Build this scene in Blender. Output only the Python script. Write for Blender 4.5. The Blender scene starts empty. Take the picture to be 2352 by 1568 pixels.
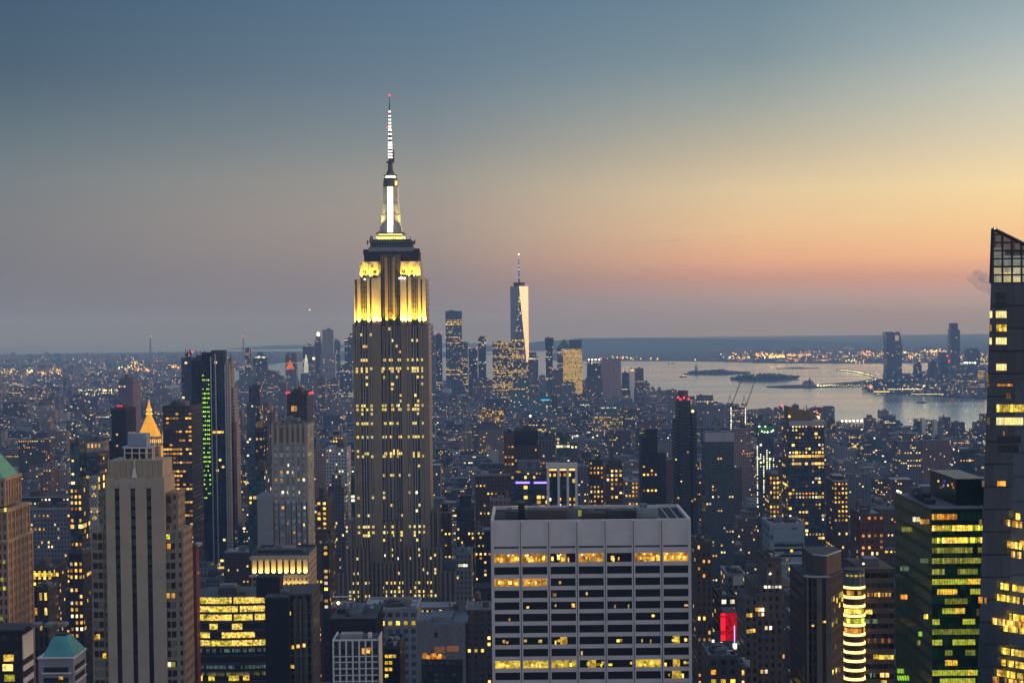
import bpy, math, random
import numpy as np
from mathutils import Vector, Matrix
random.seed(7)
R = random.random
U = random.uniform
scene = bpy.context.scene
COL = scene.collection

# ------------------------------------------------------------------ camera
W, H, F = 2352.0, 1568.0, 3800.0          # reference pixel frame and focal length in those pixels
CAM = Vector((0.0, 0.0, 280.0))
PITCH, ROLL, YAW = 0.030, -0.0105, 0.0
ROT = Matrix.Rotation(-YAW, 3, 'Z') @ Matrix.Rotation(math.pi / 2 - PITCH, 3, 'X') @ Matrix.Rotation(ROLL, 3, 'Z')
_d = ROT.transposed() @ Vector((0, 1, 0))  # the avenue direction must fall at (1200, 746)
SHX = -((1200 - W / 2) - F * (_d.x / -_d.z)) / W
SHY = ((746 - H / 2) + F * (_d.y / -_d.z)) / W
cam = bpy.data.cameras.new("camera")
cam.sensor_width = 36.0
cam.lens = 36.0 * F / W
cam.shift_x, cam.shift_y = SHX, SHY
cam.clip_start, cam.clip_end = 1.0, 200000.0
camo = bpy.data.objects.new("camera", cam)
camo.matrix_world = Matrix.Translation(CAM) @ ROT.to_4x4()
COL.objects.link(camo)
scene.camera = camo


def ray(px, py):
    x = (px - W / 2) / F + SHX * W / F
    y = -(py - H / 2) / F + SHY * W / F
    return ROT @ Vector((x, y, -1.0))


def P(px, py, Y):
    d = ray(px, py)
    return CAM + d * (Y / d.y)


def G(px, py, z=0.0):
    d = ray(px, py)
    return CAM + d * ((z - CAM.z) / d.z)


def proj(v):
    d = ROT.transposed() @ (Vector(v) - CAM)
    return (W / 2 + F * (d.x / -d.z - SHX * W / F), H / 2 - F * (d.y / -d.z - SHY * W / F))


# ------------------------------------------------------------------ world and sun (dusk, glow in the west = +X)
def s2l(c):
    c = c / 255.0
    return c / 12.92 if c <= 0.04045 else ((c + 0.055) / 1.055) ** 2.4


SUN_EL, SUN_AZ = math.radians(1.5), math.radians(84.0)     # azimuth from +Y towards +X
world = bpy.data.worlds.new("World")
scene.world = world
world.use_nodes = True
wt = world.node_tree
wt.nodes.clear()


class NB:
    """small node-building helper"""
    def __init__(s, tree):
        s.t = tree

    def n(s, kind, ins=(), **kw):
        nd = s.t.nodes.new(kind)
        for k, v in kw.items():
            setattr(nd, k, v)
        for k, v in (ins.items() if isinstance(ins, dict) else enumerate(ins)):
            s.put(nd.inputs[k], v)
        return nd

    def put(s, sock, v):
        if hasattr(v, 'is_output'):
            s.t.links.new(v, sock)
        elif v is not None:
            if isinstance(v, tuple) and len(v) == 3 and sock.type == 'RGBA':
                v = v + (1.0,)
            sock.default_value = v

    def m(s, op, a, b=None, c=None, clamp=False):
        nd = s.n('ShaderNodeMath', [a, b, c][:3 if c is not None else (2 if b is not None else 1)], operation=op)
        nd.use_clamp = clamp
        return nd.outputs[0]

    def mix(s, f, a, b, blend='MIX'):
        nd = s.n('ShaderNodeMix', data_type='RGBA', blend_type=blend)
        s.put(nd.inputs[0], f)
        s.put(nd.inputs[6], a)
        s.put(nd.inputs[7], b)
        return nd.outputs[2]

    def noise(s, vec, scale, detail=3.0, rough=0.5):
        nd = s.n('ShaderNodeTexNoise')
        if vec is not None:
            s.put(nd.inputs['Vector'], vec)
        nd.inputs['Scale'].default_value = scale
        nd.inputs['Detail'].default_value = detail
        nd.inputs['Roughness'].default_value = rough
        return nd.outputs[0]

    def ramp(s, f, stops):
        nd = s.n('ShaderNodeValToRGB')
        cr = nd.color_ramp
        while len(cr.elements) > 1:
            cr.elements.remove(cr.elements[-1])
        for i, (p, c) in enumerate(stops):
            e = cr.elements[0] if i == 0 else cr.elements.new(p)
            e.position = p
            e.color = tuple(c) + (1.0,)
        s.put(nd.inputs[0], f)
        return nd.outputs[0]


wb = NB(wt)
tc = wb.n('ShaderNodeTexCoord')
sx = wb.n('ShaderNodeSeparateXYZ', [tc.outputs['Generated']])
az = wb.m('ARCTAN2', sx.outputs[0], sx.outputs[1])
el = wb.m('ARCSINE', sx.outputs[2])
eld = wb.m('MULTIPLY', el, 57.29578)
azd = wb.m('MULTIPLY', az, 57.29578)
fac = wb.m('MULTIPLY', wb.m('SQRT', wb.m('DIVIDE', wb.m('MAXIMUM', eld, 0.0), 90.0)), 1.0)   # sqrt(el/90)


def st(lst):
    return [(math.sqrt(max(e, 0) / 90.0), (s2l(r), s2l(g), s2l(b_))) for e, r, g, b_ in lst]


NORTH = [(0, 162, 160, 176), (3, 184, 179, 191), (8, 188, 193, 211), (25, 182, 203, 233), (90, 160, 192, 234)]
WEST = [(0, 192, 120, 80), (1.2, 255, 176, 112), (4, 255, 224, 160), (10, 255, 232, 184), (20, 216, 208, 180), (40, 140, 158, 178), (90, 160, 192, 234)]
# (azimuth, [(elevation, red, green, blue)...]) seen part as the evening sky; zenith and rear brightened to light the haze
SKY = [
    (-170, NORTH),
    (-90, [(0, 80, 88, 106), (3, 90, 96, 112), (8, 76, 90, 112), (25, 92, 114, 144), (90, 160, 192, 234)]),
    (-40, [(0, 100, 106, 118), (3, 110, 112, 122), (6, 88, 102, 118), (12, 60, 84, 106), (30, 72, 95, 122), (90, 160, 192, 234)]),
    (-17, [(0, 118, 124, 134), (1, 122, 123, 132), (2.2, 122, 124, 131), (3.5, 124, 126, 131), (5, 117, 125, 132), (6.5, 97, 113, 124), (8.5, 71, 92, 112), (11, 59, 83, 108), (18, 60, 84, 110), (90, 160, 192, 234)]),
    (-3, [(0, 132, 130, 136), (1, 140, 133, 137), (1.8, 146, 137, 138), (2.8, 160, 147, 142), (3.8, 164, 152, 145), (5, 156, 152, 146), (6.5, 130, 138, 144), (8.5, 103, 123, 141), (11, 86, 112, 137), (18, 78, 104, 130), (90, 160, 192, 234)]),
    (8, [(0, 160, 153, 157), (.8, 180, 162, 160), (1.5, 208, 158, 136), (2.2, 238, 180, 140), (3.2, 240, 200, 152), (4.5, 230, 205, 164), (6, 194, 183, 160), (7.5, 158, 165, 160), (9, 126, 145, 154), (11, 106, 131, 149), (18, 90, 118, 140), (90, 160, 192, 234)]),
    (17, [(0, 172, 162, 164), (.8, 198, 174, 166), (1.5, 222, 168, 142), (2.2, 255, 198, 146), (3.2, 255, 214, 154), (4.5, 254, 226, 172), (6, 226, 213, 184), (8, 194, 198, 188), (9.5, 164, 179, 184), (11, 142, 162, 170), (18, 115, 138, 155), (90, 160, 192, 234)]),
    (60, WEST),
    (110, WEST),
    (170, NORTH),
]
cur = wb.ramp(fac, st(SKY[0][1]))
for (a0, _), (a1, s1) in zip(SKY[:-1], SKY[1:]):
    mr = wb.n('ShaderNodeMapRange', [azd, float(a0), float(a1), 0.0, 1.0], interpolation_type='SMOOTHSTEP' if abs(a1 - a0) > 30 else 'LINEAR')
    cur = wb.mix(mr.outputs[0], cur, wb.ramp(fac, st(s1)))
# the thin dark streaks of far cirrus
cv = wb.n('ShaderNodeCombineXYZ', [wb.m('ADD', wb.m('MULTIPLY', azd, 0.16), wb.m('MULTIPLY', eld, 0.5)), wb.m('MULTIPLY', eld, 5.5), 0.0])
ci = wb.noise(cv.outputs[0], 1.3, 4.0, 0.6)
cm = wb.n('ShaderNodeMapRange', [ci, 0.58, 0.72, 0.0, 1.0])
ce = wb.m('MULTIPLY', wb.n('ShaderNodeMapRange', [eld, 2.0, 2.6, 0.0, 1.0]).outputs[0], wb.n('ShaderNodeMapRange', [eld, 3.0, 4.2, 1.0, 0.0]).outputs[0])
cur = wb.mix(wb.m('MULTIPLY', wb.m('MULTIPLY', cm.outputs[0], ce), 0.16), cur, (.145, .127, .162))
bg1 = wb.n('ShaderNodeBackground', {'Color': cur, 'Strength': 0.94})
sky = wb.n('ShaderNodeTexSky', sky_type='NISHITA', sun_disc=False, sun_elevation=SUN_EL, sun_rotation=SUN_AZ,
           altitude=280.0, air_density=1.2, dust_density=2.0, ozone_density=2.5)
bg2 = wb.n('ShaderNodeBackground', {'Color': sky.outputs[0], 'Strength': 0.05})
add = wb.n('ShaderNodeAddShader', [bg1.outputs[0], bg2.outputs[0]])
wo = wb.n('ShaderNodeOutputWorld', [add.outputs[0]])
world.cycles.sampling_method = 'MANUAL'
world.cycles.sample_map_resolution = 512

sun = bpy.data.lights.new("sun", 'SUN')  # disc has set: soft lamp added to emulate the western glow
sun.energy = 1.4
sun.color = (1.0, 0.64, 0.42)
sun.angle = math.radians(36)
suno = bpy.data.objects.new("sun", sun)
sdir = Vector((math.sin(SUN_AZ) * math.cos(math.radians(8)), math.cos(SUN_AZ) * math.cos(math.radians(8)), math.sin(math.radians(8))))
suno.rotation_euler = sdir.to_track_quat('Z', 'Y').to_euler()
suno.location = (0, 0, 600)
COL.objects.link(suno)

vs = scene.view_settings
scene.display_settings.display_device = 'sRGB'
vs.view_transform = 'Standard'
vs.look = 'None'
vs.exposure = 0.0
vs.gamma = 1.0
cy = scene.cycles
cy.use_denoising = True
cy.denoiser = 'OPENIMAGEDENOISE'
cy.max_bounces = 4
cy.diffuse_bounces = 2
cy.glossy_bounces = 2
cy.volume_bounces = 0
cy.transparent_max_bounces = 4
cy.caustics_reflective = False
cy.caustics_refractive = False
cy.use_light_tree = True

# ------------------------------------------------------------------ materials
MAT = {}


def newmat(name):
    m = bpy.data.materials.new(name)
    m.use_nodes = True
    m.node_tree.nodes.clear()
    m.cycles.emission_sampling = 'NONE'
    MAT[name] = m
    return m, NB(m.node_tree)


def surf(name, col, rough=0.8, metal=0.0, var=0.25, scale=0.15, spec=0.3):
    m, b = newmat(name)
    t = b.n('ShaderNodeTexCoord')
    oi = b.n('ShaderNodeObjectInfo')
    v = b.n('ShaderNodeVectorMath', [t.outputs['Object'], oi.outputs['Location']], operation='ADD').outputs[0]
    n1 = b.noise(v, scale, 4.0, 0.6)
    f = b.n('ShaderNodeMapRange', [n1, 0.25, 0.75, 1.0 - var, 1.0 + var])
    c = b.n('ShaderNodeVectorMath', [tuple(col)], operation='SCALE')
    b.put(c.inputs['Scale'], f.outputs[0])
    p = b.n('ShaderNodeBsdfPrincipled', {'Base Color': c.outputs[0], 'Roughness': rough, 'Metallic': metal, 'Specular IOR Level': spec})
    b.n('ShaderNodeOutputMaterial', [p.outputs[0]])
    return m


def emit(name, col, strength, col2=None, nz=0.0, scale=1.0, vary=0.4):
    """a lit pane or lamp: colour and brightness differ from lamp to lamp, furniture breaks the light up"""
    m, b = newmat(name)
    oi = b.n('ShaderNodeObjectInfo')
    c = b.mix(oi.outputs['Random'], tuple(col), tuple(col2 or col))
    wn = b.n('ShaderNodeTexWhiteNoise', {'W': b.m('MULTIPLY', oi.outputs['Random'], 91.7)}, noise_dimensions='1D').outputs[0]
    k = b.n('ShaderNodeMapRange', [b.m('POWER', wn, 1.0 + vary), 0.0, 1.0, strength * (1 - vary), strength * (1 + vary)]).outputs[0]
    if nz:
        g = b.n('ShaderNodeNewGeometry')
        n1 = b.noise(g.outputs['Position'], scale, 2.0, 0.7)
        k = b.m('MULTIPLY', k, b.n('ShaderNodeMapRange', [n1, 0.35, 0.62, 1.0 - nz, 1.0 + nz * 0.6]).outputs[0])
    e = b.n('ShaderNodeEmission', [c, k])
    b.n('ShaderNodeOutputMaterial', [e.outputs[0]])
    return m


def facade(name, wall, glass=(.018, .024, .035), ww=.6, wh=.55, lit=0.0, row=0.0, lc=((1, .55, .1), (1, .82, .35)), ls=1.6,
           spandrel=None, rough=.8, gr=.12, bvar=.25, wmetal=0.0, gv=(.5, 2.2), lv=(.25, 1.4)):
    """walls whose UVs count window bays (u) and storeys (v)"""
    m, b = newmat(name)
    uv = b.n('ShaderNodeUVMap')
    s = b.n('ShaderNodeSeparateXYZ', [uv.outputs[0]])
    u, v = s.outputs[0], s.outputs[1]
    iu, iv = b.m('FLOOR', u), b.m('FLOOR', v)
    fu, fv = b.m('SUBTRACT', u, iu), b.m('SUBTRACT', v, iv)
    mh = b.m('LESS_THAN', b.m('ABSOLUTE', b.m('SUBTRACT', fu, .5)), ww / 2)
    mv = b.m('LESS_THAN', b.m('ABSOLUTE', b.m('SUBTRACT', fv, .5)), wh / 2)
    mk = b.m('MULTIPLY', mh, mv)
    bid = b.m('FLOOR', b.m('DIVIDE', u, 64.0))
    bn = b.n('ShaderNodeTexWhiteNoise', {'W': bid}, noise_dimensions='1D').outputs
    t = b.n('ShaderNodeTexCoord')
    oi = b.n('ShaderNodeObjectInfo')
    pos = b.n('ShaderNodeVectorMath', [t.outputs['Object'], oi.outputs['Location']], operation='ADD').outputs[0]
    st_ = b.n('ShaderNodeVectorMath', [pos, (.3, .3, .05)], operation='MULTIPLY').outputs[0]   # rain streaks
    n1 = b.noise(st_, 1.0, 4.0, .65)
    k = b.m('MULTIPLY', b.n('ShaderNodeMapRange', [n1, .25, .75, .70, 1.10]).outputs[0],
            b.n('ShaderNodeMapRange', [bn[0], 0., 1., 1 - bvar, 1 + bvar]).outputs[0])
    wc = b.n('ShaderNodeVectorMath', [tuple(wall)], operation='SCALE')
    b.put(wc.inputs['Scale'], k)
    base = wc.outputs[0]
    if spandrel:
        base = b.mix(mh, base, tuple(spandrel))
    cell = b.n('ShaderNodeCombineXYZ', [iu, iv, 3.7])
    wn = b.n('ShaderNodeTexWhiteNoise', [cell.outputs[0]], noise_dimensions='3D')
    gl = b.n('ShaderNodeVectorMath', [tuple(glass)], operation='SCALE')
    b.put(gl.inputs['Scale'], b.n('ShaderNodeMapRange', [wn.outputs[0], 0., 1., gv[0], gv[1]]).outputs[0])
    base = b.mix(mk, base, gl.outputs[0])
    ro = b.m('ADD', b.m('MULTIPLY', mk, gr - rough), rough)
    ins = {'Base Color': base, 'Roughness': ro, 'Metallic': wmetal, 'Specular IOR Level': b.m('ADD', b.m('MULTIPLY', mk, .35), .2)}
    if lit or row:
        sep = b.n('ShaderNodeSeparateColor', [wn.outputs[1]])
        rn = b.n('ShaderNodeTexWhiteNoise', [b.n('ShaderNodeCombineXYZ', [b.m('FLOOR', b.m('DIVIDE', u, 16.0)), iv, 1.3]).outputs[0]], noise_dimensions='3D').outputs[0]
        on = b.m('MAXIMUM', b.m('LESS_THAN', wn.outputs[0], lit),
                 b.m('MULTIPLY', b.m('LESS_THAN', rn, row), b.m('LESS_THAN', sep.outputs[0], .75)))
        lcx = b.mix(sep.outputs[1], tuple(lc[0]), tuple(lc[1]))
        stn = b.m('MULTIPLY', b.m('MULTIPLY', on, mk), b.n('ShaderNodeMapRange', [sep.outputs[2], 0., 1., ls * lv[0], ls * lv[1]]).outputs[0])
        ins['Emission Color'] = lcx
        ins['Emission Strength'] = stn
    p = b.n('ShaderNodeBsdfPrincipled', ins)
    b.n('ShaderNodeOutputMaterial', [p.outputs[0]])
    return m


YEL = ((1, .50, .06), (1, .74, .20))
WARM = ((1, .45, .08), (1, .78, .38))
PALE = ((1, .72, .30), (1, .95, .70))
# walls
facade('brown brick', (0.076, 0.052, 0.042), ww=.42, wh=.5, lit=.05, row=.03, lc=YEL)
facade('red brick', (0.108, 0.045, 0.036), ww=.42, wh=.5, lit=.04, row=.02, lc=WARM)
facade('tan brick', (0.194, 0.144, 0.108), ww=.42, wh=.5, lit=.05, row=.03, lc=YEL)
facade('grey stone', (0.151, 0.151, 0.166), ww=.45, wh=.5, lit=.05, row=.04, lc=WARM)
facade('pale stone', (0.288, 0.266, 0.259), ww=.45, wh=.5, lit=.06, row=.04, lc=PALE)
facade('white brick', (0.374, 0.374, 0.396), ww=.5, wh=.45, lit=.05, row=.03, lc=PALE)
facade('dark glass', (0.022, 0.025, 0.030), (.03, .042, .06), ww=.86, wh=.66, lit=.05, row=.05, lc=YEL, rough=.4)
facade('teal glass', (0.036, 0.054, 0.061), (.03, .06, .075), ww=.84, wh=.62, lit=.05, row=.05, lc=PALE, rough=.4)
facade('blue glass', (0.050, 0.061, 0.079), (.04, .06, .09), ww=.8, wh=.6, lit=.04, row=.04, lc=PALE, rough=.4)
facade('dark brick', (0.036, 0.030, 0.030), ww=.45, wh=.5, lit=.06, row=.04, lc=YEL)
facade('pink stone', (0.216, 0.144, 0.130), ww=.4, wh=.5, lit=.03, lc=WARM)
CITY = ['brown brick', 'red brick', 'tan brick', 'grey stone', 'pale stone', 'white brick', 'dark glass', 'teal glass', 'blue glass', 'dark brick', 'pink stone']
for nm in CITY:                    # the same walls without lamps of their own, for buildings whose lit panes are real panes
    pass
surf('roof tar', (0.054, 0.056, 0.061), .9, scale=.08, var=.45)
surf('roof grey', (0.122, 0.126, 0.137), .9, scale=.08, var=.4)
surf('roof silver', (0.245, 0.252, 0.274), .85, scale=.08, var=.35)
surf('roof brown', (0.072, 0.054, 0.047), .9, scale=.08, var=.35)
surf('steel dark', (.03, .032, .036), .55, .3)
surf('steel pale', (.42, .42, .44), .5, .4)
surf('wood tank', (.12, .075, .05), .9)
surf('black metal', (.018, .018, .02), .6, .1)
surf('white panel', (.52, .50, .50), .7, var=.1)
surf('limestone', (.40, .345, .28), .85, var=.18)
surf('buff stone', (.225, .170, .118), .85, var=.16)
surf('grey stone plain', (.21, .21, .23), .85, var=.2)
surf('copper green', (.12, .33, .22), .7, var=.3, scale=.3)
surf('copper teal', (.06, .22, .22), .7, var=.3, scale=.3)
surf('gilded', (.75, .45, .08), .35, .6, var=.15)
surf('dark brick plain', (.05, .042, .042), .9, var=.25)
surf('foliage', (.05, .07, .04), .9, var=.5, scale=.02)
# lamps and lit panes
emit('pane yellow', (1, .57, .045), 1.5, (1, .72, .13), nz=.65, scale=.9, vary=.7)
emit('pane warm', (1, .38, .04), 1.15, (1, .62, .16), nz=.6, scale=.9, vary=.75)
emit('pane orange', (1, .30, .02), 1.1, (1, .52, .08), nz=.5, scale=0.9, vary=0.75)
emit('pane pale', (1, .82, .42), 1.6, (1, .92, .72), nz=.5, scale=0.9, vary=0.7)
emit('pane lime', (.62, .66, .05), 1.1, (.85, .72, .08), nz=.5, scale=0.9, vary=0.7)
emit('pane green', (.28, .85, .03), 1.6, (.55, .9, .05), vary=.5)
emit('pane white', (.9, .95, 1), 1.6, (1, .9, .75), nz=.3, vary=.5)
emit('lamp red', (1, .02, .03), 7.0, vary=.3)
emit('lamp white', (1, .95, .85), 9.0, (1, .85, .55), vary=.5)
emit('lamp warm', (1, .58, .14), 6.0, (1, .80, .42), vary=.6)
emit('lamp orange', (1, .38, .05), 6.0, (1, .60, .2), vary=.6)
emit('lamp blue', (.09, .03, 1), 1.3, (.11, .04, 1), vary=.1)
emit('lamp blue white', (.5, .42, 1), 2.0, vary=.1)
emit('lamp cyan', (.02, .45, .85), 2.0, vary=.1)

# ------------------------------------------------------------------ mesh and object helpers
OFF = {}


class MB:
    def __init__(s):
        s.v, s.f, s.mi, s.uv = [], [], [], []

    def face(s, pts, mi=0, uvs=None):
        i = len(s.v)
        s.v += [tuple(p) for p in pts]
        s.f.append(tuple(range(i, i + len(pts))))
        s.mi.append(mi)
        s.uv += list(uvs) if uvs else [(0.0, 0.0)] * len(pts)

    def prism(s, poly, z0, z1, side=0, top=1, cw=3.0, ch=3.6, poly2=None, bottom=False, off=None):
        """upright prism over a counter-clockwise footprint; poly2 = footprint at the top (for tapers)"""
        p2 = poly2 or poly
        ou = 64.0 * random.randint(1, 900) if off is None else off
        nv = max(1, round((z1 - z0) / ch))
        u = 0
        for i in range(len(poly)):
            a, b = poly[i], poly[(i + 1) % len(poly)]
            c, d = p2[(i + 1) % len(poly)], p2[i]
            L = math.hypot(b[0] - a[0], b[1] - a[1])
            nu = max(1, round(L / cw))
            s.face([(a[0], a[1], z0), (b[0], b[1], z0), (c[0], c[1], z1), (d[0], d[1], z1)], side,
                   [(ou + u, 0), (ou + u + nu, 0), (ou + u + nu, nv), (ou + u, nv)])
            u += nu
        s.face([(p[0], p[1], z1) for p in p2], top)
        if bottom:
            s.face([(p[0], p[1], z0) for p in reversed(poly)], top)

    def box(s, x0, x1, y0, y1, z0, z1, side=0, top=None, cw=3.0, ch=3.6, bottom=True, off=None):
        s.prism([(x0, y0), (x1, y0), (x1, y1), (x0, y1)], z0, z1, side, side if top is None else top, cw, ch, None, bottom, off)

    def cyl(s, x, y, z0, z1, r0, r1=None, n=10, side=0, top=None):
        r1 = r0 if r1 is None else r1
        a = [(x + r0 * math.cos(2 * math.pi * i / n), y + r0 * math.sin(2 * math.pi * i / n)) for i in range(n)]
        c = [(x + r1 * math.cos(2 * math.pi * i / n), y + r1 * math.sin(2 * math.pi * i / n)) for i in range(n)]
        s.prism(a, z0, z1, side, side if top is None else top, poly2=c, bottom=True)

    def bar(s, a, b, r, mi=0):
        a, b = Vector(a), Vector(b)
        d = (b - a).normalized()
        q = d.orthogonal().normalized()
        w = d.cross(q)
        c = [q * r + w * r, -q * r + w * r, -q * r - w * r, q * r - w * r]
        for i in range(4):
            j = (i + 1) % 4
            s.face([a + c[i], a + c[j], b + c[j], b + c[i]], mi)
        s.face([b + k for k in c], mi)
        s.face([a + k for k in reversed(c)], mi)

    def ball(s, p, r, mi=0, sq=1.0):
        x, y, z = p
        t, bo = (x, y, z + r * sq), (x, y, z - r * sq)
        q = [(x + r, y, z), (x, y + r, z), (x - r, y, z), (x, y - r, z)]
        for i in range(4):
            s.face([q[i], q[(i + 1) % 4], t], mi)
            s.face([q[(i + 1) % 4], q[i], bo], mi)

    def build(s, name, mats, parent=None, label=None, smooth=False):
        off = OFF[parent.name] if parent else Vector((0, 0, 0))
        if not isinstance(mats, (list, tuple)):
            mats = [mats]
        me = bpy.data.meshes.new(name)
        me.from_pydata([(p[0] - off.x, p[1] - off.y, p[2] - off.z) for p in s.v], [], s.f)
        for k in mats:
            me.materials.append(MAT[k])
        me.polygons.foreach_set('material_index', [min(i, len(mats) - 1) for i in s.mi])
        if smooth:
            me.polygons.foreach_set('use_smooth', [True] * len(s.f))
        ul = me.uv_layers.new(name='UVMap')
        ul.data.foreach_set('uv', [c for t in s.uv for c in t])
        me.update()
        o = bpy.data.objects.new(name, me)
        COL.objects.link(o)
        if parent:
            o.parent = parent
        OFF[o.name] = off
        if label:
            o['label'] = label
        return o


def tag(o, label=None, cat=None, group=None, kind=None):
    for k, val in (('label', label), ('category', cat), ('group', group), ('kind', kind)):
        if val:
            o[k] = val
    return o


def thing(name, loc, label, cat, group=None):
    o = bpy.data.objects.new(name, None)
    o.empty_display_size = 1.0
    o.location = loc
    COL.objects.link(o)
    OFF[o.name] = Vector(loc)
    return tag(o, label, cat, group)


UNIT = {}


def pane(parent, mat, c, w, h, axis='y', name='lit_window', t=.06, yaw=None):
    """one lit window pane: a thin slab centred at world point c, facing -Y (axis y) or +-X (axis x)"""
    me = UNIT.get(mat)
    if me is None:
        b = MB()
        b.box(-.5, .5, -.5, .5, -.5, .5)
        o = b.build('pane', mat)
        me = UNIT[mat] = o.data
        bpy.data.objects.remove(o)
    o = bpy.data.objects.new(name, me)
    off = OFF[parent.name]
    o.location = (c[0] - off.x, c[1] - off.y, c[2] - off.z)
    o.scale = (w, t, h) if axis == 'y' else (t, w, h)
    if yaw is not None:
        o.rotation_euler = (0, 0, yaw)
    o.parent = parent
    COL.objects.link(o)
    OFF[o.name] = off
    return o


HERO = []        # footprints and protected picture areas: (x0,x1,y0,y1, px0,px1, yb)
MARK = []        # (px, py, phrase) for telling the lesser buildings where they stand
# ------------------------------------------------------------------ haze, water, land, hills
m, b = newmat('haze')
pv = b.n('ShaderNodeVolumePrincipled', {'Color': (.28, .52, 1.0), 'Absorption Color': (1.0, 1.0, 1.0), 'Density': 7.5e-5, 'Anisotropy': 0.0})
ho = b.n('ShaderNodeOutputMaterial')
b.t.links.new(pv.outputs[0], ho.inputs['Volume'])
hb = MB()
hb.box(-16000, 16000, -900, 33500, -3, 478)
tag(hb.build('haze', 'haze'), kind='stuff')

m, b = newmat('harbor water')
t = b.n('ShaderNodeTexCoord')
va = b.n('ShaderNodeVectorMath', [t.outputs['Object'], (.004, .012, 1)], operation='MULTIPLY').outputs[0]
vb = b.n('ShaderNodeVectorMath', [t.outputs['Object'], (.0006, .003, 1)], operation='MULTIPLY').outputs[0]
n1, n2 = b.noise(va, 1.0, 5.0, .6), b.noise(vb, 1.0, 3.0, .5)
bp = b.n('ShaderNodeBump', {'Strength': .34, 'Distance': 6.0, 'Height': n1})
ro = b.n('ShaderNodeMapRange', [n2, .3, .7, .13, .27])
gw = b.n('ShaderNodeBsdfGlossy', {'Color': (.96, 1.0, 1.0), 'Roughness': ro.outputs[0], 'Normal': bp.outputs[0]})
dw = b.n('ShaderNodeBsdfDiffuse', {'Color': (.05, .075, .10)})
p = b.n('ShaderNodeMixShader', [.93, dw.outputs[0], gw.outputs[0]])
b.n('ShaderNodeOutputMaterial', [p.outputs[0]])
surf('street asphalt', (.035, .037, .042), .9, scale=.01, var=.4)
surf('far land', (.03, .036, .04), .95, scale=.004, var=.6)
surf('wooded hill', (.028, .040, .036), .95, scale=.003, var=.5)


def sheet(name, poly, z, mat, depth=3.2):
    mb = MB()
    pl = [(p[0], p[1]) for p in poly]
    ar = sum(pl[i][0] * pl[(i + 1) % len(pl)][1] - pl[(i + 1) % len(pl)][0] * pl[i][1] for i in range(len(pl)))
    if ar < 0:
        pl.reverse()
    mb.prism(pl, z - depth, z, 0, 0, bottom=True)
    return tag(mb.build(name, mat), kind='structure')


wm = MB()
wm.face([(-15900, -800, 0), (15900, -800, 0), (15900, 33400, 0), (-15900, 33400, 0)])
tag(wm.build('water', 'harbor water'), kind='structure')
LZ = 4.0
MANH = [G(x, y, LZ) for x, y in ((-250, 922), (0, 915), (200, 910), (330, 908), (420, 903), (560, 886), (760, 872), (1000, 872), (1150, 877), (1250, 884),
                                 (1440, 907), (1560, 927), (1660, 943), (1790, 965), (1930, 977), (2080, 987), (2225, 1001), (2360, 1013), (2500, 1026))]
MANH += [Vector((1900, 2500, LZ)), Vector((2100, -700, LZ)), Vector((-2600, -700, LZ)), Vector((-2900, 4200, LZ))]
sheet('ground', MANH, LZ, 'street asphalt')
BROOK = [G(x, y, LZ) for x, y in ((-300, 905), (0, 899), (200, 895), (340, 888), (420, 878), (520, 853), (600, 836), (680, 829), (820, 826), (1000, 820), (1130, 812))]
BROOK += [Vector((-1200, 18500, LZ)), Vector((-3500, 19600, LZ)), Vector((-6200, 19000, LZ)), Vector((-9500, 21000, LZ)), Vector((-15500, 20500, LZ)), Vector((-15500, 6000, LZ))]
sheet('borough_land', BROOK, LZ, 'far land')
NJ = [G(x, y, LZ) for x, y in ((2450, 915), (2262, 913), (2160, 908), (2060, 901), (2000, 897), (1985, 893), (2005, 886), (2030, 880), (2080, 872), (2150, 850), (2300, 838), (2450, 835))]
sheet('waterfront_land', NJ, LZ, 'far land')
FARR = [G(x, y, LZ) for x, y in ((1340, 827), (1560, 828), (1650, 829), (1760, 832), (1900, 833), (2040, 833), (2140, 831), (2300, 830), (2450, 829))]
FARR += [Vector((15500, 16000, LZ)), Vector((15500, 33000, LZ)), Vector((1000, 33000, LZ)), G(1250, 826, LZ)]
sheet('far_shore_land', FARR, LZ, 'far land')
sheet('park_spit', [G(x, y, LZ) for x, y in ((1760, 887), (1800, 884), (1850, 883), (1930, 882), (1985, 879), (2030, 874), (2010, 870), (2075, 868), (2090, 880), (1985, 886), (1900, 888), (1800, 889))], LZ, 'far land')


sheet('monument_island', [G(x, y, 2.0) for x, y in ((1566, 858), (1586, 860), (1640, 860), (1690, 859), (1720, 857), (1716, 853), (1660, 851), (1600, 853))], 2.0, 'far land')
sheet('station_island', [G(x, y, 2.0) for x, y in ((1676, 871), (1720, 874), (1760, 875), (1800, 873), (1833, 868), (1826, 864), (1740, 865), (1690, 868))], 2.0, 'far land')


def tree_mass(pts, label, seed):
    random.seed(seed)
    mb = MB()
    for (x0, y0, t0), (x1, y1, t1) in zip(pts[:-1], pts[1:]):
        n = max(2, int(abs(x1 - x0) / 1.3))
        for i in range(n):
            f = (i + R()) / n
            px, pb, pt = x0 + (x1 - x0) * f, y0 + (y1 - y0) * f, t0 + (t1 - t0) * f
            g = G(px, pb, 2.0)
            h = (pb - pt) / F * g.y * U(.6, 1.1)
            for k in range(4):
                r = U(5, 11)
                mb.ball((g.x + U(-14, 14), g.y + U(-40, 40), 2 + h * U(.3, .8)), r, 0, max(.6, h * .25 / r))
    return tag(mb.build('island_trees', 'foliage'), label=label, cat='trees', kind='stuff')


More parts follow.
